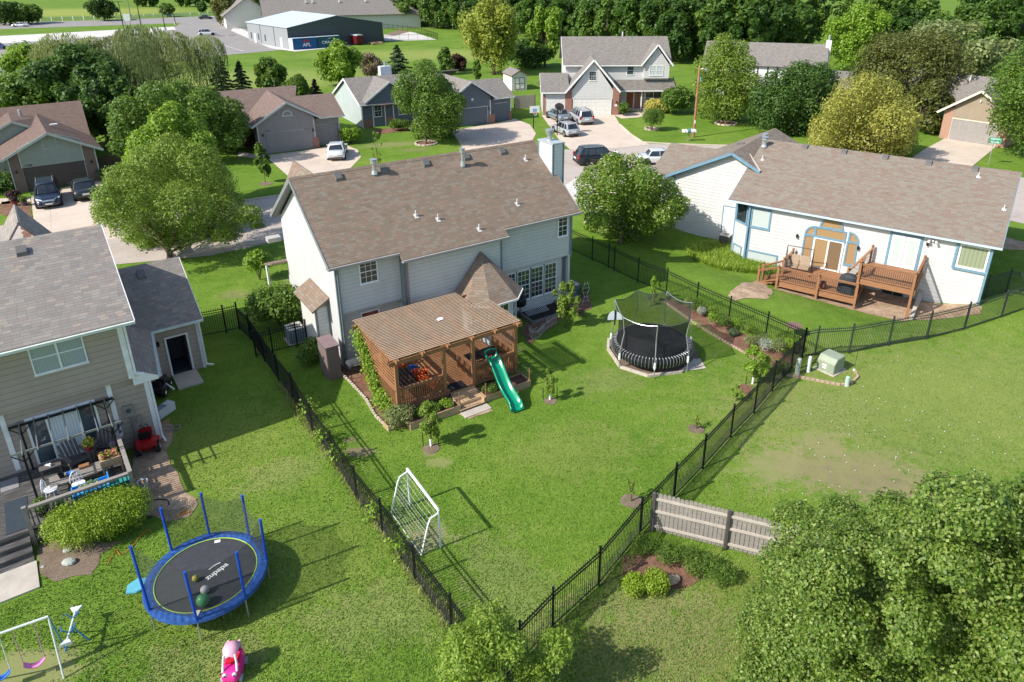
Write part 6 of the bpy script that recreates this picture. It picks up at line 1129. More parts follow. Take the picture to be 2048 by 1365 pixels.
for i, (nm, lab, b_, tp, hw, mt, n, lf) in enumerate([
 ('broad_tree','dark green tree mass just left of the weeping willow',(170,235),(150,95),70,'dark',14000,.25), ('broad_tree','dark green tree at the far left above the sage house',(55,235),(50,150),62,'mid',10000,.25), ('bright_bush_tree','bright green tree at the upper left below the parking lot',(75,180),(70,88),45,'lime',9000,.25),
 ('dark_tree','shadowed tree overlapping the right end of the sage house roof',(215,285),(215,125),52,'dark',12000,.22), ('dark_tree','dark tree below the hanging willow branches',(260,290),(265,160),50,'dark',9000,.22), ('small_tree','leafy dark tree right of the two conifers',(545,196),(545,116),32,'mid',6000,.22), ('small_tree','low green bushy tree behind the taupe house roof',(596,200),(596,150),28,'mid',5000,.2),
 ('round_tree','bright round tree below the two shipping containers',(683,172),(680,84),47,'lime',10000,.24), ('pinkish_tree','pinkish brown thin tree between the round tree and the pine',(742,158),(742,106),24,'pink',3500,.16), ('plum_tree','dark purple round tree right of the pine behind the slate-blue roof',(917,142),(915,110),22,'purple',4500,.2),
 ('small_tree','green upright tree behind the top of the round street tree',(892,150),(892,95),16,'mid',3500,.2), ('small_tree','thin leafy tree left of the garden shed',(955,163),(955,120),9,'mid',1500,.16), ('small_tree','dark green tree right of the garden shed roof',(1060,135),(1075,80),44,'dark',9000,.25), ('field_tree','round tree by the far road beside the light poles',(209,42),(207,-4),24,'dark',6000,.4), ('field_tree','tree clump at the upper left corner above the far road',(22,50),(20,2),30,'dark',8000,.4), ('field_tree','tree right of the corner clump at the upper left',(58,48),(62,8),30,'mid',8000,.4),
 ('field_tree','small round tree behind the white rail fence',(335,34),(335,7),13,'mid',3000,.4), ('field_tree','olive tree left of the church porch',(456,52),(455,-6),25,'olive',7000,.36), ('field_tree','small tree behind the far road near the church',(405,26),(405,4),10,'dark',2500,.4)]):
    pxtree(nm, lab, b_, tp, hw, mt, n, lf, 40+i, .14 if 'field' not in nm else .2, nl=30)
for i, x in enumerate((285,300,372,392,428,520,560)): pxtree('field_tree', 'dark tree in the row along the far edge of the green field', (x, 14-(i > 4)*2), (x, -25), 18, 'dark' if i % 2 else 'mid', 4000, .55, 90+i, .15, nl=10, group='trees along the far edge of the field')
def conifer(label, base, top, hw, mat, seed, n=6000, leaf=.16):
    g = G(*base); H = HT(*base, *top); R = hw*(g-Vector((0,0,CAMH))).length/F; rs = np.random.RandomState(seed); t = thing('conifer', label, 'tree', g); C_, N_ = [], []
    nb = int(H*9)
    for b_ in range(nb):
        z = H*(.06+.93*b_/nb); L = R*(1-z/H)**.85*(.75+.4*rs.random()); a = b_*2.4+rs.random()
        for j in range(int(n/nb)): s = rs.random()**.6; w_ = rs.normal()*.16*L*(1-s*.5); C_.append((math.cos(a)*L*s-math.sin(a)*w_, math.sin(a)*L*s+math.cos(a)*w_, z-.18*L*s+rs.normal()*.05)); N_.append((math.cos(a)*.4+rs.normal()*.3, math.sin(a)*.4+rs.normal()*.3, 1))
    C_, N_ = np.array(C_), np.array(N_, float); N_ /= np.linalg.norm(N_, axis=1)[:,None]; o = bpy.data.objects.new('crown', leaf_mesh('crown', C_, N_, leaf, rs, LF[mat], .3)); C.objects.link(o); o.parent = t
    MB().path([(0,0,-.1),(0,0,H*.98)], [R*.06+.04,.02], 7).build('trunk', bark(), t); return t
conifer('taller pointed spruce left of its neighbour behind the taupe house', (447,196), (443,103), 30, 'blue', 1, 8000, .22); conifer('shorter spruce right of the taller one behind the taupe house', (487,196), (485,122), 28, 'blue', 2, 7000, .22); conifer('dark pine on the lawn behind the slate-blue roof', (797,152), (795,90), 36, 'blue', 3, 9000, .26); conifer('small dark purple cone-shaped tree between the taupe and slate-blue houses', (632,194), (631,158), 17, 'purple', 4, 4000, .16)
# woodland belt: one mass of trees
rs = np.random.RandomState(5); Cs, Ns, Vs, Ss = [], [], [], []; tb = MB()
rows = [G(p[0], p[1]) for p in ((470,22),(620,35),(760,52),(900,62),(1010,72),(1110,88),(1350,132),(1480,128),(1620,118),(1700,112),(1850,120),(2000,132),(2200,150))]
for i in range(len(rows)-1):
    a, c = rows[i], rows[i+1]; n = max(1, int((c-a).length/5.2)); nn = Vector((-(c-a).y, (c-a).x, 0)).normalized()
    for k in range(n):
        for r_ in range(6):
            p = a+(c-a)*((k+rs.random()*.8)/n)+nn*(r_*6.5+rs.random()*3.5+1); H = 8.5+rs.random()*5+r_*1.3; R = 2.6+rs.random()*1.9; lb = lobes_round(rs, R, H*.9, 13, r=.38)
            m_ = 2600 if r_ < 2 else 1500; P_, N_ = crown_pts(rs, lb, m_, .5, 1.1); P_ += np.array([p.x, p.y, H*.55]); Cs.append(P_); Ns.append(N_); Vs.append(np.clip(rs.random()*.75+rs.random(m_)*.4-.05, 0, 1)); Ss.append((.26+.24*rs.random(m_)))
            if r_ == 0: tb.path([(p.x,p.y,-.1),(p.x+.1,p.y,H*.5),(p.x,p.y,H*.8)], [.2,.14,.04], 5)
me = leaf_mesh('woodland', np.concatenate(Cs), np.concatenate(Ns), np.concatenate(Ss), rs, leafmat('leaf_wood', (.03,.07,.012),(.065,.135,.02),(.16,.25,.045)), .65, var=np.concatenate(Vs)); o = bpy.data.objects.new('woodland', me); C.objects.link(o); tag(o, 'dense mixed green woodland filling the top edge of the view behind the houses', 'woodland', kind='stuff'); tb.build('trunk', bark(), o)
# big crown lower right, bottom bush, flowering tree
rs = np.random.RandomState(8); lb = []
for j in range(9):
    for i in range(12):
        x = 1500+i*58+(j % 2)*29+rs.normal()*9; y = 1032+j*50+rs.normal()*9
        if y-1040 < (1600-x)*.62 or x < 1565-(y-1100)*.42: continue
        if rs.random() < .2: continue
        lb.append((x, y, 34+24*rs.random()**1.5))
_g, LBX = lobes_px((9.6,11.2,0), lb, 8, .42, False); LBX = [(l[0], l[1]+.0, max(1.2, l[2]-.0), l[3]) for l in LBX]
t = thing('pear_tree', 'very large leafy tree crown filling the lower right corner', 'tree', (9.6,11.2,0)); p, nr = crown_pts(rs, LBX, 185000, .25, .95, .5); fill = [(l[0]*.9, l[1]*.9+.9, l[2]-1.9, l[3]*1.3) for l in LBX]; p2, nr2 = crown_pts(rs, fill, 45000, .8, .9, .6)
o = bpy.data.objects.new('crown', leaf_mesh('crown', np.concatenate([p, p2]), np.concatenate([nr, nr2]), .04, rs, LF['near'], .66)); C.objects.link(o); o.parent = t
zc = 4.; limbs(t, 2., [(l[0]*.85, l[1]*.85, l[2]-zc-.6, l[3]) for l in LBX], zc, .14, rs, n=16)
tree('young_tree', 'light green leafy tree at the bottom centre where the two iron fences meet', (-.75,12.5,0), 3.3, 1.7, .22, 16000, .055, leafmat('leaf_bottom', (.09,.16,.015),(.19,.29,.035),(.34,.42,.08), .35), 22, nl=20, r0=.06, aspect=.4)
DW = [(1225,330,26),(1265,338,32),(1190,355,28),(1230,370,38),(1290,362,32),(1325,385,32),(1175,395,24),(1215,405,36),(1270,400,40),(1345,410,24),(1195,435,26),(1240,442,34),(1295,440,32),(1330,430,24),(1365,405,14),(1260,465,20),(1215,462,18)]
t = px_tree('dogwood_tree', 'flowering tree with cream blossoms between the main house and the white garage wall', (1240,488), DW, 36000, .085, LF['mix'], 23, .4, r0=.14); rs = np.random.RandomState(9); P_, N_ = crown_pts(rs, lobes_px((1240,488), DW, 23, .4)[1], 900, .04, .9, 0.); o = bpy.data.objects.new('blossom', leaf_mesh('blossom', P_, np.tile([0,0,1.], (len(P_),1)), .1, rs, paint('blossom_cream', (.62,.52,.42)), .8)); C.objects.link(o); o.parent = t
def young(label, base, top, hw, mat, n, seed, leaf=.05, name='young_tree', stakes=False, **k):
    t = pxtree(name, label, base, top, hw, mat, n, leaf, seed, .25, nl=10, r0=.03, sq=1.3, **k)
    if stakes:
        for s in (-1,1): MB().tube((s*.32,0,0),(s*.32,0,.65),.018).build('stake', BLACK, t)
        MB().tube((0,0,0),(0,0,.35),.05).build('trunk_guard', W_, t)
    return t
young('small street tree on the grass strip right of the large maple', (531,366), (528,286), 19, 'mid', 3500, 31, .12); young('leafy young tree in front of the basement window well', (1131,655), (1132,565), 27, 'warm', 2600, 32, .07); young('young staked tree with a white trunk guard in front of the pine planters', (862,893), (860,806), 26, 'warm', 2600, 33, .055, stakes=True)
young('thin staked tree on the lawn right of the green slide', (1100,800), (1100,738), 17, 'warm', 900, 34, .055, stakes=True); young('narrow young tree behind the black trampoline by the iron fence', (1308,605), (1308,552), 10, 'lime', 700, 35, .06); young('young peach tree in the mulch circle near the yard corner', (1505,768), (1508,690), 25, 'lime', 1800, 36, .06, stakes=True)
young('small weedy sapling right beside the iron fence in the yard', (1472,802), (1470,768), 12, 'lime', 500, 37, .045); young('spindly sapling on the lawn near the wooden fence', (1262,1003), (1266,948), 9, 'warm', 160, 38, .045); young('tiny seedling in a bare patch of lawn below the trampoline', (1392,858), (1392,832), 7, 'warm', 140, 39, .04); young('bare slender sapling rising in front of the slate-blue house lawn', (757,345), (752,262), 12, 'warm', 350, 30, .08)
def pxshrub(name, label, c, rx, ry, h, mat, n, leaf, seed, **k): return shrub(name, label, G(*c), rx, ry, h, n, leaf, LF[mat] if isinstance(mat, str) else mat, seed, **k)
HG = leafmat('leaf_hedge', (.1,.17,.008),(.21,.31,.015),(.34,.44,.045), .25)
shrub('hedge_bush', 'big bright yellow-green rounded bush in front of the grey deck railing', G(184,1090)+Vector((.1,.55,0)), 1.95, .98, 1.32, 42000, .03, HG, 51, rz=rad(32), nl=46)
pxshrub('shrub','large light green shrub against the left gable wall of the main house',(560,652),1.45,1.35,2.2,'mid',9000,.08,52,nl=14); pxshrub('shrub','upright bright shrub left of the large one by the main house',(520,560),.8,.8,1.9,'lime',2600,.08,53)
pxshrub('shrub','leafy hydrangea beside the plank cabinet',(625,725),.65,.9,1.1,'mid',2600,.07,54); pxshrub('shrub','clump of tall herbs at the deck corner planter',(800,850),.62,.62,.9,'willow',3000,.045,55); pxshrub('shrub','yellow-green round bush left of its twin in the wood-fence bed',(1268,1185),.42,.42,.62,HG,3500,.03,56); pxshrub('shrub','yellow-green round bush right of its twin in the wood-fence bed',(1309,1183),.44,.44,.66,HG,3500,.03,57)
for i, (c_, rx, ry, hh, n) in enumerate([((1345,1128),1.1,.5,.8,2600), ((1400,1145),1.0,.5,.7,2400), ((1290,1105),.6,.5,.6,1400), ((1440,1165),.8,.5,.7,1800)]): pxshrub('wild_plant', 'wispy green weeds growing along the foot of the pale wooden fence', c_, rx*.85, ry*.8, hh*.85, 'mid', n, .04, 60+i, stems=False, aspect=.3, group='weeds at the foot of the wooden fence')
pxshrub('shrub','golden-yellow shrub in front of the far white porch',(1312,226),1.9,1.4,1.7,'gold',5000,.13,64); pxshrub('shrub','large dark green bush at the right end of the far white porch',(1350,228),2.4,2,3.2,'mid',7000,.15,65); pxshrub('shrub','vase-shaped feathery shrub in a stone ring on the far lawn',(1303,262),1.35,1.2,2.5,'mid',5000,.1,66,aspect=.3); pxshrub('shrub','small leafy shrub beside the oak front door of the far house',(1246,232),.85,.8,1.6,'mid',2200,.12,67)
pxshrub('shrub','green shrub between the taupe and slate-blue houses',(702,287),1.1,1.0,1.7,'lime',3000,.11,68); pxshrub('shrub','small flowering shrub under the slate-blue house window',(800,262),1.6,.8,1.3,'mid',2600,.1,69); pxshrub('shrub','dark red barberry by the front door of the taupe house',(505,300),1.1,1.,1.8,'purple',3000,.12,70); pxshrub('shrub','silvery shrub at the brick corner of the sage house',(214,362),.7,.7,1.2,'blue',1600,.1,71); pxshrub('shrub','red-leaved potted shrub beside the sage driveway',(28,400),.5,.5,.8,'purple',1000,.08,72); pxshrub('shrub','dark shrubbery at the far left of the sage house',(5,385),1.6,1.5,1.6,'dark',3000,.12,73)
# flower bed plants by the iron fence
for i, (c_, mt, rx, hh, lab) in enumerate([((1402,635),'wht',.28,.62,'silvery white flower clump in the fence bed'),((1424,655),'lime',.32,.85,'bright green tall clump in the fence bed'),((1443,665),'mid',.34,.95,'dark upright clump beside a fence post in the bed'),((1466,672),'blue',.3,.35,'blue-green iris tuft in the fence bed'),((1500,695),'willow',.4,.6,'pale green herb clump in the fence bed'),((1530,705),'wht',.42,.7,'greyish wispy clump near the yard corner'),((1552,712),'willow',.42,.9,'tall grey-green clump near the yard corner'),((1578,705),'lime',.4,.8,'bright leafy clump right at the yard corner'),((1560,745),'warm',.5,.6,'tan grassy clump under the iron fence corner'),((1520,745),'lime',.5,.5,'yellow-green shrub at the end of the fence bed'),((1385,625),'mid',.5,.9,'dark leafy bush behind the black trampoline'),((1160,632),'pink',.3,.4,'faded pink flowers in the side bed of the main house'),((1165,590),'mid',.5,.5,'dark green clump in the side bed of the main house')]):
    pxshrub('flower_clump', lab, c_, rx, rx, hh, mt, 900, .045, 80+i, stems=False, aspect=.35)
for i in range(16):
    s_ = i/15; q_ = (1362+(1590-1362)*s_+((i*37)%11-5), 617+(712-617)*s_+((i*53)%13-9)); pxshrub('flower_clump', 'mixed green perennials filling the fence bed', q_, .34, .34, .45+.08*(i % 5), ('mid','willow','lime','mid','warm')[i % 5], 750, .04, 110+i, stems=False, aspect=.3, group='perennials in the fence bed')
P_ = gp((1372,505),(1410,490),(1445,487),(1485,512),(1530,530),(1560,545),(1555,552),(1500,548),(1440,540),(1395,525)); pts = []; rs = np.random.RandomState(4)
def inpoly(x, y, P):
    c = False; n = len(P)
    for i in range(n):
        a, b_ = P[i], P[i-1]
        if (a.y > y) != (b_.y > y) and x < (b_.x-a.x)*(y-a.y)/(b_.y-a.y)+a.x: c = not c
    return c
def blades(name, P, n, h, w, mat, rs, lean=.5, size=None):
    lo = (min(p.x for p in P), min(p.y for p in P)); hi = (max(p.x for p in P), max(p.y for p in P)); XY = []
    while len(XY) < n:
        x, y = lo[0]+rs.random()*(hi[0]-lo[0]), lo[1]+rs.random()*(hi[1]-lo[1])
        if inpoly(x, y, P): XY.append((x, y, T(x, y)))
    return tri_blades(name, np.array(XY), h, w, mat, rs, lean)
def tri_blades(name, B, h, w, mat, rs, lean=.5, var=None):
    n = len(B); a = rs.random(n)*6.28; hh = h*(.5+rs.random(n)); d = np.stack([np.cos(a), np.sin(a), np.zeros(n)], 1); tt = np.stack([-np.sin(a), np.cos(a), np.zeros(n)], 1); ln = (lean*(.3+rs.random(n))*hh)[:,None]
    W2 = (w*(.6+.8*rs.random(n)))[:,None]; mid = B+tt*ln*.35; mid[:,2] += hh*.6; tip = B+tt*ln; tip[:,2] += hh*.9
    V = np.stack([B-d*W2*.5, B+d*W2*.5, mid+d*W2*.5, tip, mid-d*W2*.5], 1).reshape(-1,3); me = bpy.data.meshes.new(name); me.vertices.add(5*n); me.vertices.foreach_set('co', V.ravel()); me.loops.add(7*n); i = np.arange(n)*5
    me.loops.foreach_set('vertex_index', np.stack([i,i+1,i+2,i+4,i+4,i+2,i+3], 1).ravel()); me.polygons.add(2*n); me.polygons.foreach_set('loop_start', np.stack([np.arange(n)*7, np.arange(n)*7+4], 1).ravel()); me.update(calc_edges=True)
    a_ = me.attributes.new('var', 'FLOAT', 'FACE'); a_.data.foreach_set('value', np.repeat(rs.random(n) if var is None else var, 2).astype('f')); me.materials.append(mat); o = bpy.data.objects.new(name, me); C.objects.link(o); return o
tag(blades('lily_bed', P_, 9000, .34, .032, leafmat('leaf_lily', (.1,.17,.014),(.22,.33,.03),(.38,.47,.07), .3), rs, .8), 'bed of strappy yellow-green lily leaves beside the white house', 'lily bed', kind='stuff')
# grass blades on the nearer lawns
rs = np.random.RandomState(12); XY = []
nn = 300000; px_ = rs.random(nn)*2148-50; py_ = 500+rs.random(nn)*920; dirs = (RM.T @ np.stack([(px_-PX)/F, (py_-PY)/F, np.ones(nn)])).T; tt = -CAMH/dirs[:,2]; gx, gy = dirs[:,0]*tt, dirs[:,1]*tt
def excl(P): 
    global keep
    x, y = gx, gy; c = np.zeros(len(x), bool); n = len(P)
    for i in range(n):
        a, b_ = P[i], P[i-1]
        with np.errstate(divide='ignore', invalid='ignore'): c ^= ((a.y > y) != (b_.y > y)) & (x < (b_.x-a.x)*(y-a.y)/((b_.y-a.y) or 1e-9)+a.x)
    keep &= ~c
keep = (gy < 50) & (gy > 9); drc = [((1690,945),4.4,1.9),((1640,885),1.8,1),((1840,990),2.4,.8),((1545,930),2,1.1),((715,905),.9,.5),((880,925),.6,.4),((860,905),.5,.35),((850,1075),1,.8),((60,1340),1.6,.8)]
for q in ([ML(0,-.5),ML(14,-.5),ML(14,9),ML(0,9)], [ML(.2,-6.5),ML(6.8,-6.5),ML(6.8,0),ML(.2,0)], [LL(-9,-4),LL(-1.4,-4),LL(-1.4,0),LL(.1,0),LL(.1,4.9),LL(3.1,4.9),LL(3.1,12),LL(-9,12)], [LL(-8,-6.3),LL(-4.7,-6.3),LL(-4.7,-3.8),LL(-8,-3.8)], [WL(-23,3),WL(-15.5,3),WL(-15.3,.9),WL(-14,0),WL(0,0),WL(0,13),WL(-23,13)], [WL(-12.2,-3.9),WL(.2,-3.9),WL(.2,0),WL(-12.2,0)],
  gp(*far_e, *near_e), gp((1215,700),(1238,735),(1296,755),(1362,745),(1412,735),(1395,715),(1385,680),(1330,662),(1250,664),(1217,680)), gp((668,735),(700,765),(735,800),(752,835),(765,850),(805,858),(830,842),(805,800),(760,770),(720,735),(700,722)), gp((1325,600),(1345,610),(1385,640),(1420,662),(1465,690),(1505,712),(1540,725),(1560,745),(1600,722),(1560,690),(1500,660),(1440,635),(1390,612),(1350,596)),
  gp((262,890),(300,850),(345,835),(352,870),(340,905),(350,930),(385,985),(405,1010),(390,1035),(330,1045),(285,1030),(272,980),(268,930)), gp((75,1090),(120,1075),(230,1085),(265,1078),(200,1110),(180,1150),(110,1165),(75,1145)), gp((1455,592),(1475,572),(1520,560),(1545,585),(1530,600),(1500,597),(1470,602)), gp((1062,690),(1075,672),(1110,650),(1140,632),(1185,618),(1175,585),(1150,560),(1140,590),(1120,605),(1060,640),(1040,665)), gp((1250,1175),(1300,1190),(1345,1180),(1400,1160),(1420,1130),(1360,1120),(1300,1100),(1240,1120)), gp((915,830),(975,808),(985,822),(940,840))): excl(q)
for c_, a_, b_ in drc:
    g = G(*c_); dd = ((gx-g.x)/a_)**2+((gy-g.y)/b_)**2; keep &= ~((dd < 1) & (rs.random(nn) < 1.25-.9*dd))
gx, gy = gx[keep], gy[keep]; gz = np.array([T(x, y) if (x > 4 and 26 < y < 58) else 0. for x, y in zip(gx, gy)]); dist = np.sqrt(gx**2+gy**2+CAMH**2)
B_ = np.stack([gx, gy, gz], 1)
GR = NT('grass_blade'); P0 = GR.pos(); n1 = GR.noise(P0, .16, 4); n2 = GR.noise(P0, 1.1, 4); at = GR.n('Attribute', attribute_name='var'); kk = GR.math('ADD', GR.math('ADD', GR.math('MULTIPLY', n1, .4), GR.math('MULTIPLY', n2, .25)), GR.math('MULTIPLY', at.outputs['Fac'], .35)); cc = GR.ramp(kk, [(.28,(.05,.12,.011)),(.45,(.1,.19,.018)),(.58,(.15,.235,.03)),(.75,(.25,.3,.07))]); GR.out(cc, .6, 0, .25)
o = tri_blades('lawn_grass', B_, .036, .024, GR.m, rs, .9); tag(o, 'short green grass and clover covering the back yards', 'grass', kind='stuff')
# tall dry grass and vines along the mesh fence
rs = np.random.RandomState(31)
def strip(P, n, wd, off=0.):
    q = []; 
    for i in range(len(P)-1):
        a, c = P[i], P[i+1]; k = int(n*(c-a).length); u = (c-a).normalized(); nn_ = Vector((-u.y,u.x,0))
        for _ in range(k): p = a+(c-a)*rs.random()+nn_*(rs.normal()*wd+off); q.append((p.x,p.y,0.))
    return np.array(q)
tag(tri_blades('tall_grass', strip(gp((560,768),(626,866),(765,1064),(904,1262),(960,1345)), 240, .14, .05), .22, .016, leafmat('leaf_drygrass', (.12,.15,.04),(.26,.28,.1),(.42,.4,.2), .3), rs, .7), 'untrimmed pale grass along the foot of the mesh fence', 'tall grass', kind='stuff')
tag(tri_blades('tall_grass', strip(gp((1110,1262),(1197,1178),(1279,1078),(1330,1085),(1450,1120)), 110, .24, -.2), .24, .014, leafmat('leaf_weedgrass', (.06,.12,.015),(.14,.22,.035),(.27,.33,.09), .3), rs, .8), 'rough tall weeds along the lower iron fence and wooden fence', 'tall grass', kind='stuff')
def vine(name, label, P, n, spread, mat, leaf=.05):
    t = thing(name, label, 'vine', P[0]); o_ = P[0]; C_ = []; 
    for _ in range(n): i = rs.randint(len(P)-1); s = rs.random(); p = P[i]+(P[i+1]-P[i])*s-o_; C_.append((p.x+rs.normal()*spread, p.y+rs.normal()*spread, max(.03, p.z+rs.normal()*spread*1.4)))
    C_ = np.array(C_); N_ = rs.normal(size=(n,3))*.6+np.array([-.5,-.4,.6]); N_ /= np.linalg.norm(N_, axis=1)[:,None]; o = bpy.data.objects.new('foliage', leaf_mesh('foliage', C_, N_, leaf, rs, LF[mat], .8)); C.objects.link(o); o.parent = t; MB().path([p-o_ for p in P], .012, 5).build('stem', bark(), t)
vine('climbing_vine', 'leafy green vine climbing the left lattice of the pergola deck', [ML(.22,-3.9,.1), ML(.2,-3.4,.9), ML(.2,-3.0,1.5), ML(.2,-2.3,2.1), ML(.2,-1.7,2.7)], 2000, .17, 'lime', .055); vine('climbing_vine', 'trailing vine low along the foot of the pergola skirt', [ML(.1,-5.3,.15), ML(.12,-4.6,.5), ML(.15,-4.0,.6)], 1300, .17, 'lime', .05)
for (a_, z_, lab) in (((610,838),.7,'vine tangled in the mesh fence nearest the house'), ((640,885),.6,'vine on the mesh fence one bay below the topmost vine'), ((672,925),.9,'bright grape-like vine hanging on the mesh fence beside the dry patch'), ((745,1035),.6,'sparse vine on the mesh fence left of the soccer goal'), ((792,1105),.7,'vine on the mesh fence just below the soccer goal')):
    g = G(*a_); vine('fence_vine', lab, [g, g+Vector((.1,.1,z_*.6)), g+Vector((.35,-.3,z_))], 260, .16, 'lime', .055)
for k, (u_, v_) in enumerate(((1.1,-6.05),(1.8,-6.0),(2.4,-6.05),(4.6,-6.1))): shrub('herb_clump', ['green herbs at the left of the long pine planter','green herbs in the middle of the long pine planter','green herbs at the right of the long pine planter','small herbs in the planter beside the stairs and slide'][k], ML(u_, v_, .3), .38, .3, .35, 700, .035, LF['lime' if k == 2 else 'mid'], 200+k, stems=False, nl=6)
# white clover flowers on the right field
rs = np.random.RandomState(2); FL = MB(); 
for _ in range(130):
    g = G(1600+rs.random()*448, 700+rs.random()**.8*420); s = .016+.01*rs.random(); FL.add([(g.x-s,g.y,g.z+.06),(g.x,g.y-s,g.z+.06),(g.x+s,g.y,g.z+.065),(g.x,g.y+s,g.z+.06),(g.x,g.y,g.z+.03)], [(0,1,2,3),(0,4,1),(1,4,2),(2,4,3),(3,4,0)])
tag(FL.build('clover_flowers', W_), 'tiny white clover flowers scattered over the right field', 'flowers', kind='stuff')
# ================================================================ TRAMPOLINES
BLUEP = paint('blue_pad', (.028,.085,.27), .35, var=.35, scale=9, bump=.5); BLUEF = paint('blue_foam', (.01,.07,.45), .6); MATB = paint('jump_mat', (.045,.048,.055), .8, var=.2, scale=5); NET = netmat('net_black', (.05,.055,.05), .38); LIME = paint('lime_trim', (.42,.62,.05))
t = thing('trampoline', 'round blue-padded trampoline with blue foam poles on the left lawn', 'trampoline', (-9.98,16.9,0), 0); R0, Z0 = 1.72, .8
MB().lathe([(0.01,Z0-.01),(R0-.22,Z0-.01),(R0-.22,Z0),(0.01,Z0)], 48).build('jumping_mat', MATB, t)
b = MB(); n = 96
for i in range(n):
    a0, a1 = i*6.28318/n, (i+1)*6.28318/n; w = .008*((i % 2)*2-1); P = lambda a, r, z: (r*math.cos(a), r*math.sin(a), z)
    b.add([P(a0,R0-.22,Z0+.015),P(a0,R0-.1,Z0+.045+w),P(a0,R0+.08,Z0+.03-w),P(a0,R0+.11,Z0-.08),P(a1,R0-.22,Z0+.015),P(a1,R0-.1,Z0+.045-w),P(a1,R0+.08,Z0+.03+w),P(a1,R0+.11,Z0-.08)], [(0,1,5,4),(1,2,6,5),(2,3,7,6)])
b.build('safety_pad', BLUEP, t); MB().path([((R0-.225)*math.cos(i*.1309),(R0-.225)*math.sin(i*.1309),Z0+.018) for i in range(48)], .014, 5, closed=True).build('pad_trim', LIME, t)
MB().path([(R0*math.cos(i*.1963),R0*math.sin(i*.1963),Z0-.06) for i in range(32)], .025, 6, closed=True).build('frame_ring', METAL, t)
poles = [(-1.08,-1.36,3.3),(-1.62,1.0,2.55),(-.62,1.76,2.5),(.78,1.66,2.47),(1.68,.55,2.45),(1.48,-.88,2.6),(.42,-1.72,2.7)]
for x, y, zt in poles:
    u = Vector((x,y,0)).normalized()*(R0+.06); MB().tube((u.x,u.y,Z0-.05), (u.x*1.02,u.y*1.02,zt), .042, n=10).build('pole', BLUEF, t); MB().tube((u.x,u.y,0), (u.x,u.y,Z0), .022, n=8).tube((u.x*.98,u.y*.98,Z0-.1),(u.x*1.0+.0,u.y*1.0,.02),.02,n=6).build('leg', METAL, t)
b = MB()
for i in range(7):
    a, c = Vector((*poles[i][:2],0)).normalized()*(R0+.03), Vector((*poles[(i+1)%7][:2],0)).normalized()*(R0+.03); za, zc = poles[i][2]-.05, poles[(i+1)%7][2]-.05; m_ = 6
    vs = []
    for k in range(m_+1): s = k/m_; p = a+(c-a)*s; zt = za+(zc-za)*s-.18*math.sin(s*math.pi); vs += [(p.x,p.y,Z0+.05),(p.x,p.y,zt)]
    if i not in (0,): b.add(vs, [(2*k,2*k+2,2*k+3,2*k+1) for k in range(m_)])
b.build('net', NET, t); text('lettering', 'zupapa', .27, W_, t, (.28,.1,Z0+.004), (0,0,.98), .001); MB().ext([(-.09,-.06),(.09,-.06),(.09,.06),(-.09,.06)], 2, 0, .004).build('warning_label', W_, t, loc=(-.2,1.36,Z0+.002), rotz=.3)
b = MB()
for i in range(12): a = .5+i*.12; b.bar((.28-.2*math.cos(.98)+.22*math.sin(a)*-.5+.25*math.cos(.98)*math.cos(a)*1.2, .1+.18*math.cos(.98)+.25*math.sin(.98)*math.cos(a)*1.2+.05*math.sin(a), Z0+.004), (.28-.2*math.cos(.98)+.22*math.sin(a+.12)*-.5+.25*math.cos(.98)*math.cos(a+.12)*1.2, .1+.18*math.cos(.98)+.25*math.sin(.98)*math.cos(a+.12)*1.2+.05*math.sin(a+.12), Z0+.004), .025, .002)
b.build('logo_arc', W_, t)
MB().box(.3,.42,-1.62,-1.42,Z0+.05,Z0+.055).build('pad_patch', W_, t)
g = G(392,1162,.8); tag(MB().sph((0,0,.1),.1,14,9).build('ball', paint('yellow_ball', (.4,.36,.06), var=.9, scale=22), None, True, loc=(g.x,g.y,.8)), 'small mottled yellow ball lying on the trampoline mat', 'ball')
g = G(411,1186,.8); tag(MB().sph((0,0,.13),.13,16,10,(1,1,1)).build('ball', paint('grey_ball', (.5,.47,.45)), None, True, loc=(g.x,g.y,.8)), 'pale grey ball lying on the trampoline mat', 'ball')
g = G(408,1210,.8); t = thing('ball', 'larger green and navy striped ball at the near edge of the trampoline mat', 'ball', (g.x,g.y,.8), .5); MB().lathe_raw([(.19*math.sin(math.pi*i/10),-.19*math.cos(math.pi*i/10)) for i in range(11)],18,(0,0,.19),(1,1,1)).build('ball', paint('green_ball', (.08,.3,.12), .3), t, True); b = MB()
for k in (0,1): b.lathe_raw([(.193*math.sin(math.pi*i/10),-.193*math.cos(math.pi*i/10)) for i in range(11)],6,(0,0,.19),(.35,1,1))
b.build('stripe', paint('navy_ball', (.02,.05,.2), .3), t, True)
t = thing('beach_toy', 'flat pale blue plastic toy on the grass at the left edge of the trampoline', 'toy', G(280,1172), .5); MB().ext([(-.4,-.2),(-.1,-.3),(.3,-.2),(.35,.15),(-.05,.3),(-.35,.15)],2,0,.08).build('sled', paint('aqua_plastic', (.12,.4,.5), .4), t, bevel=.02)
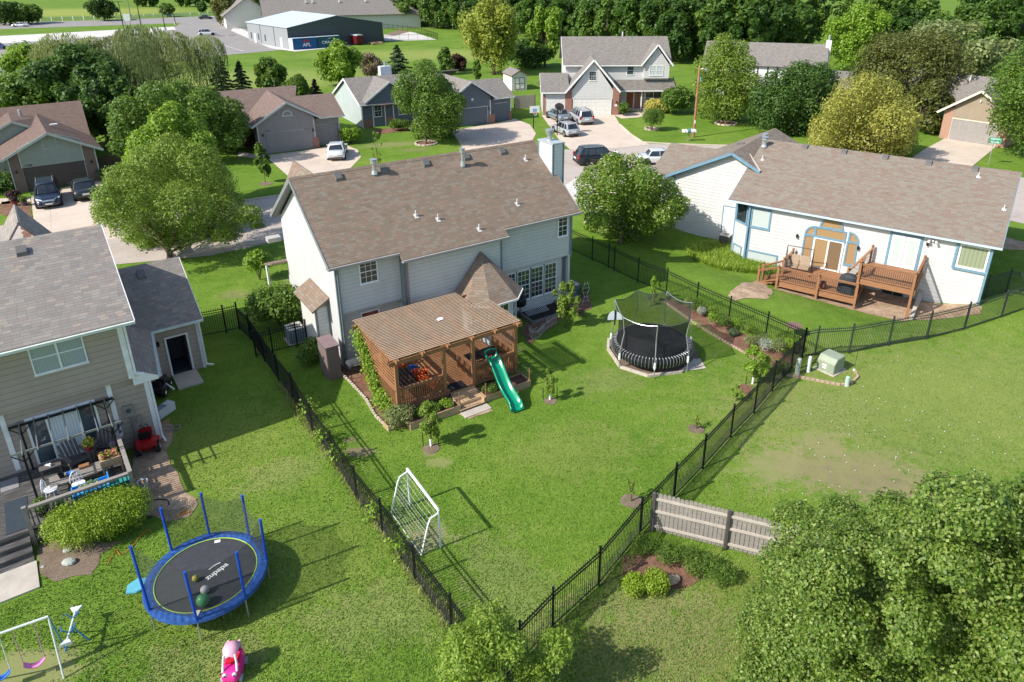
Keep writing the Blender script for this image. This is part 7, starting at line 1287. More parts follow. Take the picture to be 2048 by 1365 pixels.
# black trampoline
t = thing('trampoline', 'black trampoline with tall net and grey bent poles on the right lawn', 'trampoline', (6.42,31.75,0), .12); R0, Z0 = 1.92, .88
MB().lathe([(.01,Z0-.02),(R0-.22,Z0-.02),(R0-.2,Z0),(.01,Z0)], 48).build('jumping_mat', paint('black_mat', (.022,.024,.03), .75, var=.5, scale=2.5), t)
b = MB(); st_ = MB()
for i in range(72):
    a = i*6.28318/72; P = lambda a, r, z: (r*math.cos(a), r*math.sin(a), z); st_.path([P(a,R0-.12,Z0+.02),P(a,R0+.05,Z0+.01),P(a,R0+.12,Z0-.15),P(a,R0+.08,Z0-.42),P(a,R0-.1,Z0-.5)], .009, 5)
b.lathe([(R0-.22,Z0-.0),(R0-.1,Z0+.01),(R0+.06,Z0-.03),(R0+.09,Z0-.2),(R0+.05,Z0-.4),(R0-.1,Z0-.5)], 48); b.f = [f for f in b.f if len(f) == 4]
b.build('skirt', paint('skirt_black', (.012,.013,.015), .5), t); st_.build('spring_rods', METAL, t); b = MB()
for i in range(72): a = (i+.0)*6.28318/72; c_, s_ = math.cos(a), math.sin(a); b.bar((c_*(R0-.14),s_*(R0-.14),Z0+.035),(c_*(R0-.0),s_*(R0-.0),Z0+.03),.03,.012)
b.build('rod_caps', paint('cap_grey', (.5,.5,.48)), t)
pa = [math.atan2(-1.75,-.38), math.atan2(-1.48,1.18), math.atan2(-.88,-1.7)+.0, math.atan2(.2,1.9), math.atan2(1.6,1.1), math.atan2(1.75,-.3), math.atan2(1.0,-1.65)]; pa.sort(); tops = []
for i, a in enumerate(pa):
    c_, s_ = math.cos(a), math.sin(a); r_ = R0+.22; zt = 2.78; tp = (c_*(R0+.12), s_*(R0+.12), zt); tops.append(Vector(tp)); MB().path([(c_*r_,s_*r_,0),(c_*r_,s_*r_,.95),(c_*(R0+.0),s_*(R0+.0),1.9),tp], .026, 8).build('pole', METAL, t); MB().lathe([(.05,0),(.06,.1),(.05,.32),(.03,.36)], 10, (c_*r_,s_*r_,.5)).build('joint_cover', W_, t)
b = MB(); e_ = MB(); E2 = MB()
for i in range(len(tops)):
    a, c = tops[i], tops[(i+1)%len(tops)]; m_ = 8; vs = []; pl = []
    for k in range(m_+1):
        s = k/m_; p = a+(c-a)*s; q = Vector((p.x,p.y,0)).normalized(); dip = .17*math.sin(s*math.pi); vs += [(q.x*(R0-.15),q.y*(R0-.15),Z0),(p.x*(.88),p.y*(.88),1.75),(p.x*(1-dip*.12),p.y*(1-dip*.12),p.z-dip)]; pl.append((p.x*(1-dip*.12),p.y*(1-dip*.12),p.z-dip))
    b.add(vs, [(3*k,3*k+3,3*k+4,3*k+1) for k in range(m_)]+[(3*k+1,3*k+4,3*k+5,3*k+2) for k in range(m_)]); (E2 if i % 3 == 0 else e_).path(pl, .02, 5)
b.build('net', netmat('net_black2', (.015,.016,.017), .6), t); e_.build('net_border', DKG, t); E2.build('net_border', METAL, t); text('lettering', 'vuly', .3, W_, t, ((R0+.12)*math.cos(-.35), (R0+.12)*math.sin(-.35), Z0-.22), (math.pi/2,0,math.pi/2-.35), .002)
h_ = thing('basketball_hoop', 'half-round grey backboard and black ring clipped to the net of the black trampoline', 'basketball hoop', (6.42-2.0,31.75-.55,0), -.25); b = MB(); b.ext([(-.36,0)]+[(.36*math.cos(math.pi*i/12),.4*math.sin(math.pi*i/12)+.12) for i in range(13)]+[], 1, -.02, .02); b.build('backboard', paint('grey_board', (.42,.46,.5)), h_, loc=(0,0,2.3)); MB().bar((0,-.04,2.1),(0,-.04,2.9),.07,.04).build('bracket', BLACK, h_)
# ================================================================ GOAL
A, B2, A2, B3 = Vector((-4.25,20.92,0)), Vector((-2.89,18.8,0)), Vector((-4.86,20.48,0)), Vector((-3.5,18.45,0)); t = thing('soccer_goal', 'white pipe soccer goal with a net beside the mesh fence', 'goal', A); q = [v-A for v in (A, B2, A2, B3)]; GH = 1.62; up = Vector((0,0,1))
GM_ = paint('goal_white', (.75,.77,.77), .35); MB().tube(q[0]+up*0, q[0]+up*GH, .035).build('goal_post', GM_, t); MB().tube(q[1], q[1]+up*GH, .035).build('goal_post', GM_, t); MB().tube(q[0]+up*GH, q[1]+up*GH, .05).build('crossbar', GM_, t)
for f, k in ((q[0],q[2]),(q[1],q[3])): MB().path([f+up*(GH-.12), f+(k-f)*.42+up*(GH-.22), f+(k-f)*.55+up*(GH-.42), k+up*.02], .028, 8).build('back_pole', GM_, t)
MB().tube(q[2], q[3], .02).build('ground_bar', GM_, t); b = MB()
def back(s, z):  # s along goal, z 0..1 from crossbar down the back
    f = q[0]+(q[1]-q[0])*s; k = q[2]+(q[3]-q[2])*s; P3 = [f+up*GH, f+(k-f)*.55+up*(GH-.5), k+up*.03]; return P3[0].lerp(P3[1], z*3) if z < 1/3 else P3[1].lerp(P3[2], (z-1/3)*1.5)
for i in range(17): b.path([back(i/16, j/8) for j in range(9)], .0022, 3)
for j in range(13): b.path([back(i/8, j/12)+up*.02*math.sin(i) for i in range(9)], .0022, 3)
for f, k in ((q[0],q[2]),(q[1],q[3])):
    for j in range(9): z = .08+j*.17; b.bar(f+up*z, f+(k-f)*(1-z/GH*.5)+up*z, .005)
b.build('net', W_, t)
# ================================================================ SWING SET, GLIDER, TOY CAR
t = thing('swing_set', 'white metal swing set with blue and pink seats cut by the left edge', 'swing set', (0,0,0)); e1 = Vector((-13.16,14.42,1.82)); dr = (Vector((-14.13,13.88,1.82))-e1).normalized(); n2 = Vector((dr.y,-dr.x,0)); PW = paint('swing_white', (.62,.66,.62), .4)
MB().tube(e1, e1+dr*2.6, .035).build('top_bar', PW, t)
for s, m_ in ((1,PW),(-1,paint('teal_leg', (.08,.28,.36), .4))):
    for e in (e1, e1+dr*2.6): MB().tube(e, Vector((e.x,e.y,0))+n2*s*(-.55), .025).build('leg', m_, t)
for d0, d1, z, mt in ((.35,.85,.42,'pink'),(1.15,1.65,.42,'blue')):
    a, c = e1+dr*d0, e1+dr*d1; MT = paint(mt+'_seat', (.7,.22,.45) if mt == 'pink' else (.03,.14,.5)); m2 = (a+c)/2+n2*(-.12); b = MB(); N = 8; vs = []
    for i in range(N+1): s = i/N; p = a.lerp(c, s)+n2*(-.1); p.z = z+.16*(2*s-1)**2; vs += [p+n2*.09, p-n2*.09, p-n2*.09-up*.025, p+n2*.09-up*.025]
    b.add(vs, [(4*i+k,4*i+(k+1)%4,4*i+4+(k+1)%4,4*i+4+k) for i in range(N) for k in range(4)]+[(0,1,2,3),(4*N+3,4*N+2,4*N+1,4*N)]); st = b.build('swing_seat', MT, t)
    for p, s in ((a,0),(c,1)): pp = Vector(vs[0])-n2*.09 if s == 0 else Vector(vs[4*N])-n2*.09; MB().tube(pp, p, .012).build('rope', paint('pink_rope', (.5,.25,.35)) if mt == 'pink' else PW, st)
t = thing('glider_swing', 'white and blue double glider seat standing on tripod legs right of the swing set', 'glider', G(153,1282), 1.9); b = MB(); b.tube((-.55,0,.62),(.55,0,.62),.03); b.build('beam', PW, t); b = MB()
for s in (-1,1): b.add([(s*.5,-.05,.64),(s*.5,.05,.64),(s*.68,.16,.66),(s*.68,-.16,.66),(s*.5,-.05,.58),(s*.5,.05,.58),(s*.68,.16,.58),(s*.68,-.16,.58)], [(0,1,2,3),(7,6,5,4),(0,4,5,1),(1,5,6,2),(2,6,7,3),(3,7,4,0)])
b.build('seat', PW, t); TB = paint('teal_blue', (.02,.15,.42), .4); b = MB()
for s in (-1,1): b.path([(s*.25,-.02,.64),(s*.3,-.16,.8),(s*.18,-.2,.86)],.016,6); b.path([(s*.25,.02,.64),(s*.3,.16,.8),(s*.18,.2,.86)],.016,6)
b.build('handle', TB, t); b = MB()
for a in (.4,2.5,4.4): b.path([(0,0,.6),(.38*math.cos(a),.38*math.sin(a),0)],.02,6)
b.build('leg', TB, t)
t = thing('toy_car', 'pink ride-on toy car with pale pink roof and big eyes on the bottom lawn', 'toy car', G(470,1345), math.atan2(-.97,.12)); PK = paint('hot_pink', (.75,.02,.25), .3, spec=.6, var=.04); PP = paint('pale_pink', (.75,.38,.48), .35, var=.05); b = MB()
def ringc(x, w, z0, z1): return [(x,-w,z0),(x,w,z0),(x,w*1.05,(z0+z1)/2),(x,w*.85,z1),(x,-w*.85,z1),(x,-w*1.05,(z0+z1)/2)]
S_ = [(-.42,.15,.16,.42),(-.38,.22,.1,.52),(-.2,.24,.08,.5),(0,.25,.08,.44),(.15,.25,.08,.46),(.3,.24,.09,.44),(.4,.2,.12,.36),(.44,.14,.16,.28)]; vs = []
for x, w, z0, z1 in S_: vs += ringc(x, w, z0, z1)
b.add(vs, [(i*6+k,i*6+(k+1)%6,(i+1)*6+(k+1)%6,(i+1)*6+k) for i in range(7) for k in range(6)]+[(5,4,3,2,1,0),tuple(range(42,48))]); b.build('body', PK, t, bevel=.012)
b = MB(); vs = []
for x, w, z in ((-.34,.12,.8),(-.3,.2,.86),(-.05,.22,.9),(.12,.17,.84),(.16,.1,.8)): vs += [(x,-w,z-.03),(x,0,z+.03),(x,w,z-.03),(x,w,z-.06),(x,0,z-.01),(x,-w,z-.06)]
b.add(vs, [(i*6+k,i*6+(k+1)%6,(i+1)*6+(k+1)%6,(i+1)*6+k) for i in range(4) for k in range(6)]+[(5,4,3,2,1,0),tuple(range(24,30))]); b.build('roof', PP, t, True)
for s in (-1,1): MB().path([(.3,s*.19,.42),(.2,s*.18,.62),(.12,s*.15,.83)],[.035,.03,.03],8).build('roof_pillar', paint('white_plastic', (.75,.75,.72), .35), t); MB().path([(-.36,s*.18,.5),(-.34,s*.15,.82)],.035,8).build('roof_pillar', PP, t)
MB().box(-.3,.1,-.17,.17,.4,.5).build('cockpit', paint('red_inner', (.5,.01,.03)), t); MB().box(-.32,-.24,-.15,.15,.42,.7).build('seat', paint('red_inner', (.5,.01,.03)), t, bevel=.02)
for s in (-1,1):
    ey = MB().sph((.37,s*.13,.37),.065,12,7,(.7,1,1)).build('eye', paint('white_plastic', (.75,.75,.72), .35), t, True); MB().sph((.412,s*.13,.375),.028,8,5).build('pupil', BLACK, ey, True)
    for x in (-.27,.27): MB().ext([(x+.1*math.cos(a*.5236),.1+.1*math.sin(a*.5236)) for a in range(12)],1,s*.25-.035,s*.25+.035).build('wheel', paint('grey_plastic', (.3,.32,.34)), t)
MB().path([(.43,.1*math.cos(a),.27-.05*math.sin(a)) for a in [math.pi*i/8 for i in range(9)]],.012,5).build('mouth', PP, t)
# ================================================================ LEFT DECK FURNITURE
DG = paint('charcoal_resin', (.12,.105,.1), .6); adirondack('adirondack_chair', 'charcoal slatted armchair left of the red flower pot on the grey deck', LL(-3.0,-1.0,.6), LA+.35, DG, s=1.05); adirondack('adirondack_chair', 'charcoal slatted armchair right of the red flower pot on the grey deck', LL(-2.0,-.95,.6), LA-.35, DG, s=1.05); adirondack('adirondack_chair', 'charcoal slatted armchair stacked in the corner by the deck rail', LL(-1.85,-.6,.62), LA-.5, DG, s=1.05)
t = thing('side_table', 'low charcoal table by the sliding door at the left of the armchairs', 'table', LL(-3.85,-.95,.6), LA); MB().box(-.35,.35,-.25,.25,.42,.46).build('table_top', DG, t)
for x in (-.3,.3):
    for y in (-.2,.2): MB().cb(x,y,.21,.05,.05,.42).build('leg', DG, t)
tag(MB().box(-.14,.02,-.08,.05,0,.03).box(.03,.1,-.1,-.02,0,.09).build('tableware', W_, None, loc=LL(-3.85,-.95,1.065)), 'white dish and cup on the low charcoal table', 'dish')
def potplant(label, loc, pot, fl, n=500, r=.16, h=.35, pr=.13, ph=.22, leaf='lime'):
    t = thing('potted_plant', label, 'potted plant', loc); MB().lathe([(pr*.7,0),(pr,ph),(pr*1.1,ph),(pr*1.1,ph+.02),(pr*.9,ph+.02),(pr*.85,ph-.03)], 14).build('pot', pot, t, True); rs = np.random.RandomState(n); P_, N_ = crown_pts(rs, [(0,0,ph+h*.4,r)], n, .8, 1.1, .5); o = bpy.data.objects.new('foliage', leaf_mesh('foliage', P_, N_, .03, rs, LF[leaf])); C.objects.link(o); o.parent = t
    if fl: P_, N_ = crown_pts(rs, [(0,0,ph+h*.45,r*1.05)], n//5, .1, 1.1, .1); o = bpy.data.objects.new('blossom', leaf_mesh('blossom', P_, N_, .03, rs, fl)); C.objects.link(o); o.parent = t
YF = paint('yellow_flower', (.7,.55,.05)); PF = paint('pink_flower', (.7,.1,.2)); VF = paint('violet_flower', (.4,.15,.55)); RP = paint('red_pot', (.55,.03,.03), .4)
potplant('yellow flowers in a red pot between the two armchairs on the grey deck', LL(-2.5,-1.05,1.15), RP, YF, 500, .2); potplant('purple flowers in a white pot by the deck pergola post', LL(-1.75,-1.35,1.1), W_, VF, 240, .1, .2, .06, .12)
potplant('feathery green plant in a black trough by the deck railing', LL(-4.3,-3.3,.62), BLACK, None, 900, .26, .5, .2, .25, 'mid'); potplant('dark leafy plant in the black trough at the railing corner', LL(-3.8,-3.5,.62), BLACK, None, 500, .2, .25, .2, .25, 'dark')
t = thing('raised_flower_box', 'wooden flower box on tall legs full of pink and yellow flowers by the railing', 'planter', LL(-1.95,-2.15,.6), LA); MB().box(-.35,.35,-.28,.28,.5,.78).build('box', PINE, t)
for x in (-.31,.31):
    for y in (-.24,.24): MB().cb(x,y,.3,.06,.06,.6).build('leg', PINE, t)
rs = np.random.RandomState(77); P_ = np.stack([rs.uniform(-.3,.3,420), rs.uniform(-.23,.23,420), .8+rs.random(420)*.12], 1)
for nm, k, mt in (('blossom',slice(0,110),PF),('blossom',slice(110,190),YF),('foliage',slice(190,420),LF['mid'])): o = bpy.data.objects.new(nm, leaf_mesh(nm, P_[k], np.tile([0,0,1.],(len(P_[k]),1))+rs.normal(size=(len(P_[k]),3))*.3, .035, rs, mt)); C.objects.link(o); o.parent = t
t = thing('lattice_table', 'long grey timber table with bowls in the middle of the grey deck', 'table', LL(-3.0,-2.1,.6), LA); b = MB()
for i in range(6): b.box(-.95,.95,-.33+i*.11,-.235+i*.11,.42,.45)
b.build('table_top', OLDW, t)
for x in (-.85,.85):
    for y in (-.27,.27): MB().cb(x,y,.21,.07,.07,.42).build('leg', OLDW, t)
tag(MB().lathe([(.06,0),(.12,.06),(.11,.06),(.05,.01)],12).build('bowl', paint('blue_bowl', (.05,.2,.6)), None, loc=LL(-3.3,-2.0,1.055)), 'small blue bowl on the grey timber table', 'bowl'); tag(MB().lathe([(.08,0),(.1,.15),(.08,.15),(.07,.02)],12).build('pot', BLACK, None, loc=LL(-3.55,-2.05,1.055)), 'small black pot on the left end of the grey timber table', 'pot'); tag(MB().box(-.18,.18,-.1,.1,0,.08).build('tray', CEDAR, None, loc=LL(-2.8,-1.85,1.055), rotz=LA), 'brown wooden tray on the grey timber table', 'tray')
WHP = paint('white_iron', (.72,.74,.76), .4)
def garden_chair(label, loc, rz):
    t = thing('garden_chair', label, 'chair', loc, rz); MB().lathe([(.05,.42),(.22,.42),(.22,.44),(.05,.44)],16).build('seat', WHP, t)
    for a in (.7,2.4,3.9,5.5): MB().path([(.17*math.cos(a),.17*math.sin(a),.43),(.2*math.cos(a),.2*math.sin(a),.2),(.27*math.cos(a),.27*math.sin(a),0)],.018,6).build('leg', WHP, t)
    b = MB(); b.path([(-.2*math.cos(q),.2,.44+.42*math.sin(q)) for q in [math.pi*i/12 for i in range(13)]],.018,6)
    for k in (-.1,0,.1): b.path([(k,.2,.44),(k*.6,.22,.66),(k*.9,.2,.82)],.012,5)
    b.build('backrest', WHP, t)
garden_chair('white ornate metal chair standing alone near the pergola post', LL(-3.95,-2.5,.6), LA+1.2); garden_chair('white metal chair pushed against the bright blue planter', LL(-3.1,-2.75,.6), LA+.2)
SB = paint('sky_blue_plastic', (.05,.33,.75), .35); t = thing('water_table', 'bright blue plastic play table with flowers at the grey deck railing', 'play table', LL(-2.75,-3.3,.6), LA); b = MB(); b.box(-.6,.6,-.3,.3,.38,.44); b.box(-.6,-.56,-.3,.3,.44,.54); b.box(.56,.6,-.3,.3,.44,.7); b.box(-.56,.56,-.3,-.26,.44,.54); b.box(-.56,.56,.26,.3,.44,.54); b.build('basin', SB, t, bevel=.008)
for x in (-.5,.5): MB().box(x-.07,x+.07,-.25,.25,0,.38).build('leg', SB, t)
rs = np.random.RandomState(78)
for nm, mt, n_ in (('blossom',YF,60),('foliage',LF['warm'],200)): P_ = np.stack([rs.uniform(-.35,.25,n_), rs.uniform(-.2,.2,n_), .5+rs.random(n_)*.16],1); o = bpy.data.objects.new(nm, leaf_mesh(nm, P_, np.tile([0,0,1.],(n_,1))+rs.normal(size=(n_,3))*.4, .035, rs, mt)); C.objects.link(o); o.parent = t
t = thing('storage_box', 'teal plastic box behind the right end of the deck railing', 'box', LL(-1.95,-3.4,.6), LA); MB().box(-.4,.4,-.25,.25,0,.42).build('body', paint('teal_plastic', (.03,.3,.28), .4), t, bevel=.02); MB().box(-.42,.42,-.27,.27,.43,.48).build('lid', paint('teal_plastic', (.03,.3,.28), .4), t, bevel=.01)
tag(MB().box(-.28,.28,-.36,.36,0,.012).build('door_mat', paint('grey_mat', (.25,.24,.25), .95), None, loc=G(19,970,.602), rotz=LA), 'pale grey mat lying on the deck boards at the left', 'mat'); tag(MB().box(-.34,.34,-.95,.95,0,.012).build('rug', paint('slate_rug', (.035,.05,.065), .95), None, loc=G(34,1030,.602), rotz=LA), 'dark slate runner rug leading to the deck stairs', 'rug')
# beside the left house
def mower(label, loc, rz, col):
    t = thing('riding_mower', label, 'mower', loc, rz); M_ = paint('mower_'+label[:4], col, .3, spec=.6); b = MB(); b.ext([(.1,.35),(.85,.35),(.92,.55),(.8,.72),(.15,.78)],1,-.24,.24); b.build('hood', M_, t, bevel=.03); b = MB(); b.ext([(-.75,.4),(.1,.3),(.1,.42),(-.2,.5),(-.3,.68),(-.78,.66)],1,-.38,.38); b.build('fender', M_, t, bevel=.02)
    b = MB(); b.box(-.5,-.12,-.22,.22,.68,.76); b.bar((-.5,0,.74),(-.62,0,1.1),.42,.06); b.build('seat', BLACK, t, bevel=.02); MB().lathe([(.5,.14),(.5,.26),(.42,.3),(.02,.3)],16,(0,0,0)).build('mowing_deck', M_, t); MB().path([(.12+.15*math.cos(a*.5236),.15*math.sin(a*.5236),.92) for a in range(12)],.015,5,closed=True).tube((.25,0,.72),(.12,0,.92),.02).build('steering_wheel', BLACK, t)
    for x, r, y in ((-.5,.25,.36),(.68,.18,.33)):
        for s in (-1,1): o = MB().ext([(x+r*math.cos(a*.3927), r+r*math.sin(a*.3927)) for a in range(16)],1,s*y-.09,s*y+.09).build('wheel', RUBBER, t); MB().ext([(x+r*.45*math.cos(a*.785), r+r*.45*math.sin(a*.785)) for a in range(8)],1,s*y-.095,s*y+.095).build('rim', W_, o)
    return t
mower('red riding mower with black seat beside the deck and electricity meter', G(297,893), rad(118), (.4,.01,.015)); mower('black covered push mower against the wall near the doorstep', G(322,785), rad(100), (.02,.02,.025)).scale = (.8,.8,.8)
t = thing('window_air_conditioner', 'white window air conditioner on end leaning beside the tan house', 'air conditioner', G(334,825), rad(70)); MB().box(-.55,.35,-.2,.2,0,.42).build('casing', paint('ac_white', (.6,.62,.63)), t, bevel=.02); b = MB()
for i in range(12): b.box(-.5+i*.04,-.48+i*.04,-.17,.17,.42,.428)
b.build('grille', paint('ac_grille', (.2,.26,.32)), t)
t = thing('frame_board', 'empty grey frame lying on the gravel below the white air conditioner', 'frame', G(340,858), .2); b = MB(); b.bar((-.4,-.15,.03),(.4,-.15,.03),.04); b.bar((-.4,.15,.03),(.4,.15,.03),.04); b.bar((-.4,-.15,.03),(-.4,.15,.03),.04); b.bar((.4,-.15,.03),(.4,.15,.03),.04); b.build('frame', OLDW, t)
t = thing('bucket', 'white bucket of dry leaves on the gravel at the corner of the deck', 'bucket', G(288,978)); MB().lathe([(.15,0),(.19,.34),(.2,.36),(.18,.36),(.17,.32)],16).build('bucket', paint('bucket_white', (.5,.52,.54)), t, True); MB().lathe([(.01,.3),(.175,.3),(.1,.34),(.01,.35)],12).build('leaves', paint('dry_leaf', (.3,.2,.12), var=.6, scale=20), t)
t = thing('garden_hose', 'black garden hose lying in a loop on the gravel by the round hedge', 'hose', G(310,1018)); MB().path([(.45*math.cos(a),.5*math.sin(a)+.03*math.sin(3*a),.03) for a in [.3+i*.25 for i in range(20)]],.022,6).build('hose', BLACK, t, True)
t = thing('extension_cord', 'thin orange cord snaking over the grass left of the blue trampoline', 'cord', G(262,1098)); o_ = G(262,1098); MB().path([G(x,y)-o_+Vector((0,0,.04)) for x, y in ((300,1060),(285,1070),(262,1098),(240,1112),(232,1100),(222,1118),(215,1130))],.012,5).build('cord', paint('orange_cord', (.7,.18,.03)), t)
for i, (px, s, lab) in enumerate((((135,1103),.13,'pale round stone in the bare soil nearest the hedge'),((139,1127),.2,'larger flat pale stone in the bare soil below the hedge'),((86,1135),.06,'tiny white stone near the concrete stair slab'))): tag(MB().sph((0,0,s*.35),s,9,6,(1.2,.9,.5)).build('stone', paint('rock', (.36,.38,.34), .9, bump=.5), None, loc=G(*px)), lab, 'stone')
t = thing('toy_rake', 'small yellow-orange toy lying on the gravel edge', 'toy', G(366,1030), .6); MB().bar((-.2,0,.04),(.2,0,.04),.04).bar((.2,-.08,.04),(.2,.08,.04),.03).bar((-.1,.1,.04),(.15,.14,.04),.03).build('rake', paint('orange_toy', (.7,.3,.03)), t)
t = thing('rock', 'flat tan rock in the mulch beside the two round bushes', 'stone', G(1345,1163), .4); MB().sph((0,0,.08),.24,9,6,(1.2,.8,.5)).build('rock', paint('tan_rock', (.4,.3,.22), .9, bump=.5), t)
# ================================================================ UTILITY THINGS
t = thing('transformer_box', 'large green-grey electrical box with white labels near the yard corner', 'utility box', G(1660,738), math.atan2(29.61-30.3,14.92-14.39)); TG = paint('utility_green', (.27,.31,.22), .5); b = MB(); b.ext([(-.42,0),(.42,0),(.42,.68),(.2,.82),(-.42,.8)][:0] or [(-.5,0),(.42,0),(.42,.8),(-.3,.8),(-.5,.55)],0,-.45,.45); b.build('cabinet', TG, t, bevel=.02); b = MB(); b.box(-.16,.06,-.512,-.5,.34,.42); b.box(-.14,.04,-.512,-.5,.2,.3); b.build('warning_label', W_, t); MB().box(-.55,.55,-.6,.55,-.05,.04).build('pad', CONC, t)
for px, h_, r_, m_, lab in (((1594,748),.85,.11,paint('mottled_pedestal', (.4,.45,.38), var=.5, scale=14),'mottled green round pedestal nearest the iron fence corner'),((1616,744),.85,.08,paint('pale_pedestal', (.58,.64,.62)),'slim pale pedestal between the mottled one and the green box'),((1693,772),.5,.1,paint('mint_pedestal', (.4,.52,.44)),'short mint-green pedestal at the right end of the brick edging')):
    t = thing('utility_pedestal', lab, 'pedestal', G(*px)); MB().lathe([(r_,0),(r_,h_-.04),(r_*.8,h_),(r_*.3,h_+.02)],14).build('post', m_, t); MB().lathe([(r_*1.15,0),(r_*1.15,.06),(r_,.07)],14).build('base', m_, t)
t = thing('marker_stake', 'thin dark shepherd hook with a small tag beside the green utility box', 'stake', G(1708,742)); MB().path([(0,0,0),(0,0,1.15),(.05,0,1.25),(.12,0,1.2)],.01,5).build('rod', BLACK, t); MB().cb(0,0,.05,.08,.08,.1).build('base', W_, t)
t = thing('fire_pit_bowl', 'round wire-topped table behind the yard corner fence', 'table', G(1585,672), 0); MB().lathe([(.02,.6),(.42,.6),(.42,.64),(.02,.64)],20).build('table_top', paint('rust_mesh', (.22,.13,.1), .6, var=.4, scale=16), t)
for a in (.5,2.6,4.7): MB().tube((.2*math.cos(a),.2*math.sin(a),.6),(.32*math.cos(a),.32*math.sin(a),0),.015).build('leg', BLACK, t)
t = thing('utility_pole', 'tall reddish wooden utility pole with a lamp arm on the far lawn', 'utility pole', G(1386.5,275)); MB().path([(0,0,0),(0,0,8.0)],[.15,.1],12).build('pole', wood('pole_wood', [(.2,.08,.04),(.36,.16,.09),(.5,.28,.18)],'y',.4), t); MB().path([(0,0,7.6),(.4,-.1,7.75),(.7,-.15,7.65)],.03,6).build('lamp_arm', METAL, t); MB().lathe([(.05,.1),(.16,0),(.15,-.04),(.05,-.06)],12,(.7,-.15,7.6)).build('lamp_head', METAL, t); MB().lathe([(.13,0),(.13,.5)],12,(.25,0,6.3)).build('transformer', paint('teal_can', (.1,.25,.23)), t); MB().box(-.06,.06,-.16,-.14,1.6,2.0).build('tag_plate', W_, t)
t = thing('mailbox_cluster', 'row of four white mailboxes on a wooden stand beside the utility pole', 'mailbox', G(1377,283), .1); MB().box(-.75,.75,-.05,.05,.95,1.05).build('rail', OLDW, t)
for x in (-.05,): MB().cb(x,0,.5,.1,.1,1.).build('post', OLDW, t)
for x in (-.66,-.36,.3,.6): MB().ext([(x-.12+.0,1.06),(x+.12,1.06),(x+.12,1.24)]+[(x+.12*math.cos(a),1.24+.12*math.sin(a)) for a in [.4,.9,1.57,2.2,2.7]]+[(x-.12,1.24)],1,-.28,.22).build('mailbox', W_, t)
MB().box(-.1,.1,-.2,.2,1.06,1.4).build('newspaper_box', paint('teal_can', (.1,.25,.23)), t)
t = thing('street_sign', 'pair of green street name signs on a thin post beyond the long tan roof', 'street sign', G(1976,331)); MB().tube((0,0,0),(0,0,2.55),.03).build('post', METAL, t); SGN = paint('sign_green', (.0,.3,.18), .4)
for z, a in ((2.5,-.5),(2.2,-.55)):
    o = MB().box(-.5,.5,-.012,.012,0,.24).build('sign_plate', SGN, t, loc=(.1,0,z), rotz=a); b = MB(); rr_ = random.Random(int(z*10)); x = -.4
    while x < .38: w_ = rr_.uniform(.03,.06); b.box(x,x+w_,-.018,-.012,.07,.07+rr_.choice((.08,.11,.11))); x += w_+rr_.choice((.015,.02,.05))
    b.build('lettering', W_, o)
MB().box(-.62,-.5,-.02,.02,2.2,2.75).build('side_sign', paint('sign_back', (.3,.2,.12)), t)
for px, top, lab, ar in (((1222,0),0,'',0),)[:0]: pass
def hoop(label, base, top, col, rz, round_=False):
    H = HT(*base, *top); t = thing('basketball_hoop', label, 'basketball hoop', G(*base), rz); MB().tube((0,0,0),(0,0,H-.4),.06,n=10).build('pole', BLACK, t); MB().bar((0,0,H-.5),(0,-.5,H-.35),.06).build('arm', BLACK, t); w_ = .6
    if round_: MB().ext([(w_*math.cos(a),H-.35+.42*math.sin(a)) for a in [i*.3927 for i in range(16)]],1,-.53,-.5).build('backboard', col, t)
    else: MB().box(-w_,w_,-.53,-.5,H-.8,H).build('backboard', col, t); MB().box(-.25,.25,-.545,-.53,H-.65,H-.3).build('target_square', paint('light_blue_mark', (.2,.4,.6)), t)
    MB().path([(.23*math.cos(a),-.78+.23*math.sin(a),H-.72) for a in [i*.5236 for i in range(12)]],.02,5,closed=True).build('rim', paint('orange_rim', (.6,.12,.05)), t); b = MB()
    for a in range(12): c_,s_ = math.cos(a*.5236),math.sin(a*.5236); b.bar((.23*c_,-.78+.23*s_,H-.72),(.13*c_,-.78+.13*s_,H-1.1),.012)
    b.build('net', W_, t)
hoop('basketball hoop with a white board between the blue-grey house and the far driveway', (1067,257), (1064,211), W_, .25); hoop('basketball hoop with a dark round board at the left edge of the far driveway', (1114,271), (1121,209), BTRIM, rad(150), True)
def lamp(label, base, top): H = HT(*base, *top); t = thing('light_pole', label, 'light pole', G(*base)); MB().path([(0,0,0),(0,0,H)],[.16,.09],8).build('pole', BLACK, t); MB().lathe([(.35,0),(.35,.9),(.0,.9)],10).build('base', CONC, t); b = MB(); b.box(-1.1,-.3,-.2,.2,H-.15,H); b.box(.3,1.1,-.2,.2,H-.15,H); b.bar((-.4,0,H-.08),(.4,0,H-.08),.06); b.build('lamp_head', DKG, t)
lamp('leftmost dark light pole at the edge of the parking lot', (249,65), (235,3)); lamp('second dark light pole from the left at the parking lot', (286,71), (272,-6)); lamp('third dark light pole at the parking lot', (331,62), (324,20)); lamp('short light pole near the parking lot entrance', (351,50), (349,28))
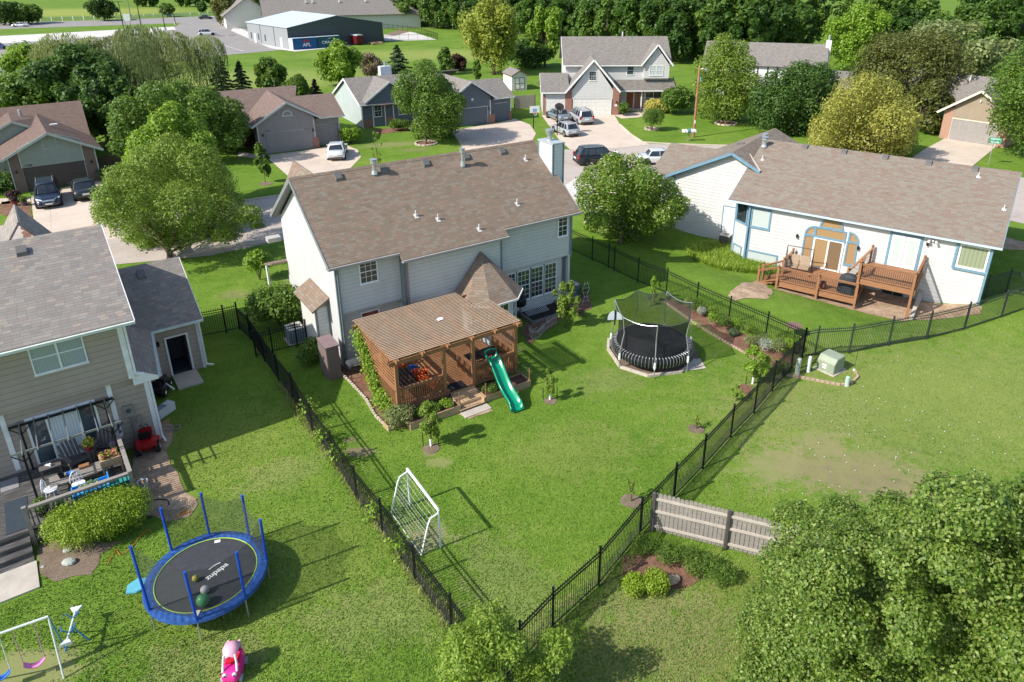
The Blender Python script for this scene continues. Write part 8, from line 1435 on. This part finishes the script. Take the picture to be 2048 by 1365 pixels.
t = thing('power_pole', 'pale wooden power pole beside the far road', 'utility pole', G(262,37)); H = HT(262,37,254,-6); MB().path([(0,0,0),(0,0,H)],[.2,.14],8).build('pole', OLDW, t)
t = thing('sign_post', 'small white sign on two legs by the far road', 'sign', G(256,50), .3); MB().box(-1,1,-.06,.06,1.2,3.4).build('sign_board', W_, t)
for x in (-.8,.8): MB().cb(x,0,.7,.12,.12,1.4).build('leg', DKG, t)
for i, px in enumerate(((421,75),(443,73),(464,71))): tag(MB().box(-.9,.9,-.12,.12,0,.15).build('wheel_stop', paint('wheel_stop', (.3,.13,.08)), None, loc=G(*px), rotz=.3), ['reddish wheel stop nearest the white car in the church parking lot','middle reddish wheel stop in the church parking lot','reddish wheel stop nearest the church porch'][i], 'wheel stop')
t = thing('trash_bin', 'red-brown trash bin at the right corner of the tan garage house', 'bin', G(1992,292)); MB().lathe([(.26,0),(.33,.9),(.34,1.0),(.1,1.08)],12).build('bin', paint('bin_red', (.3,.05,.03)), t); t = thing('trash_bin', 'small red object against the orange brick of the tan garage house', 'bin', G(1893,273)); MB().lathe([(.25,0),(.3,.5),(.32,.8),(.1,.9)],10).build('bin', paint('bin_bright', (.55,.05,.03)), t)
t = thing('bird_feeder', 'small brown post feeder on the lawn behind the black trampoline', 'feeder', G(1298,613)); MB().cb(0,0,.3,.05,.05,.6).build('post', OLDW, t); MB().box(-.1,.1,-.1,.1,.5,.66).build('house', RUST, t)
for i, (px, c_) in enumerate((((30,412),(.25,.08,.05)),((49,412),(.12,.11,.1)))): t = thing('flower_pot', ['terracotta pot left of the dark one by the sage driveway','dark pot with a green plant at the edge of the sage driveway'][i], 'pot', G(*px)); MB().lathe([(.18,0),(.26,.4),(.28,.42),(.22,.42)],12).build('pot', paint('pot%d' % i, c_), t); P_, N_ = crown_pts(np.random.RandomState(i), [(0,0,.55,.3)], 500, .7, .8); o = bpy.data.objects.new('foliage', leaf_mesh('foliage', P_, N_, .06, np.random.RandomState(i), LF['purple' if i == 0 else 'mid'])); C.objects.link(o); o.parent = t
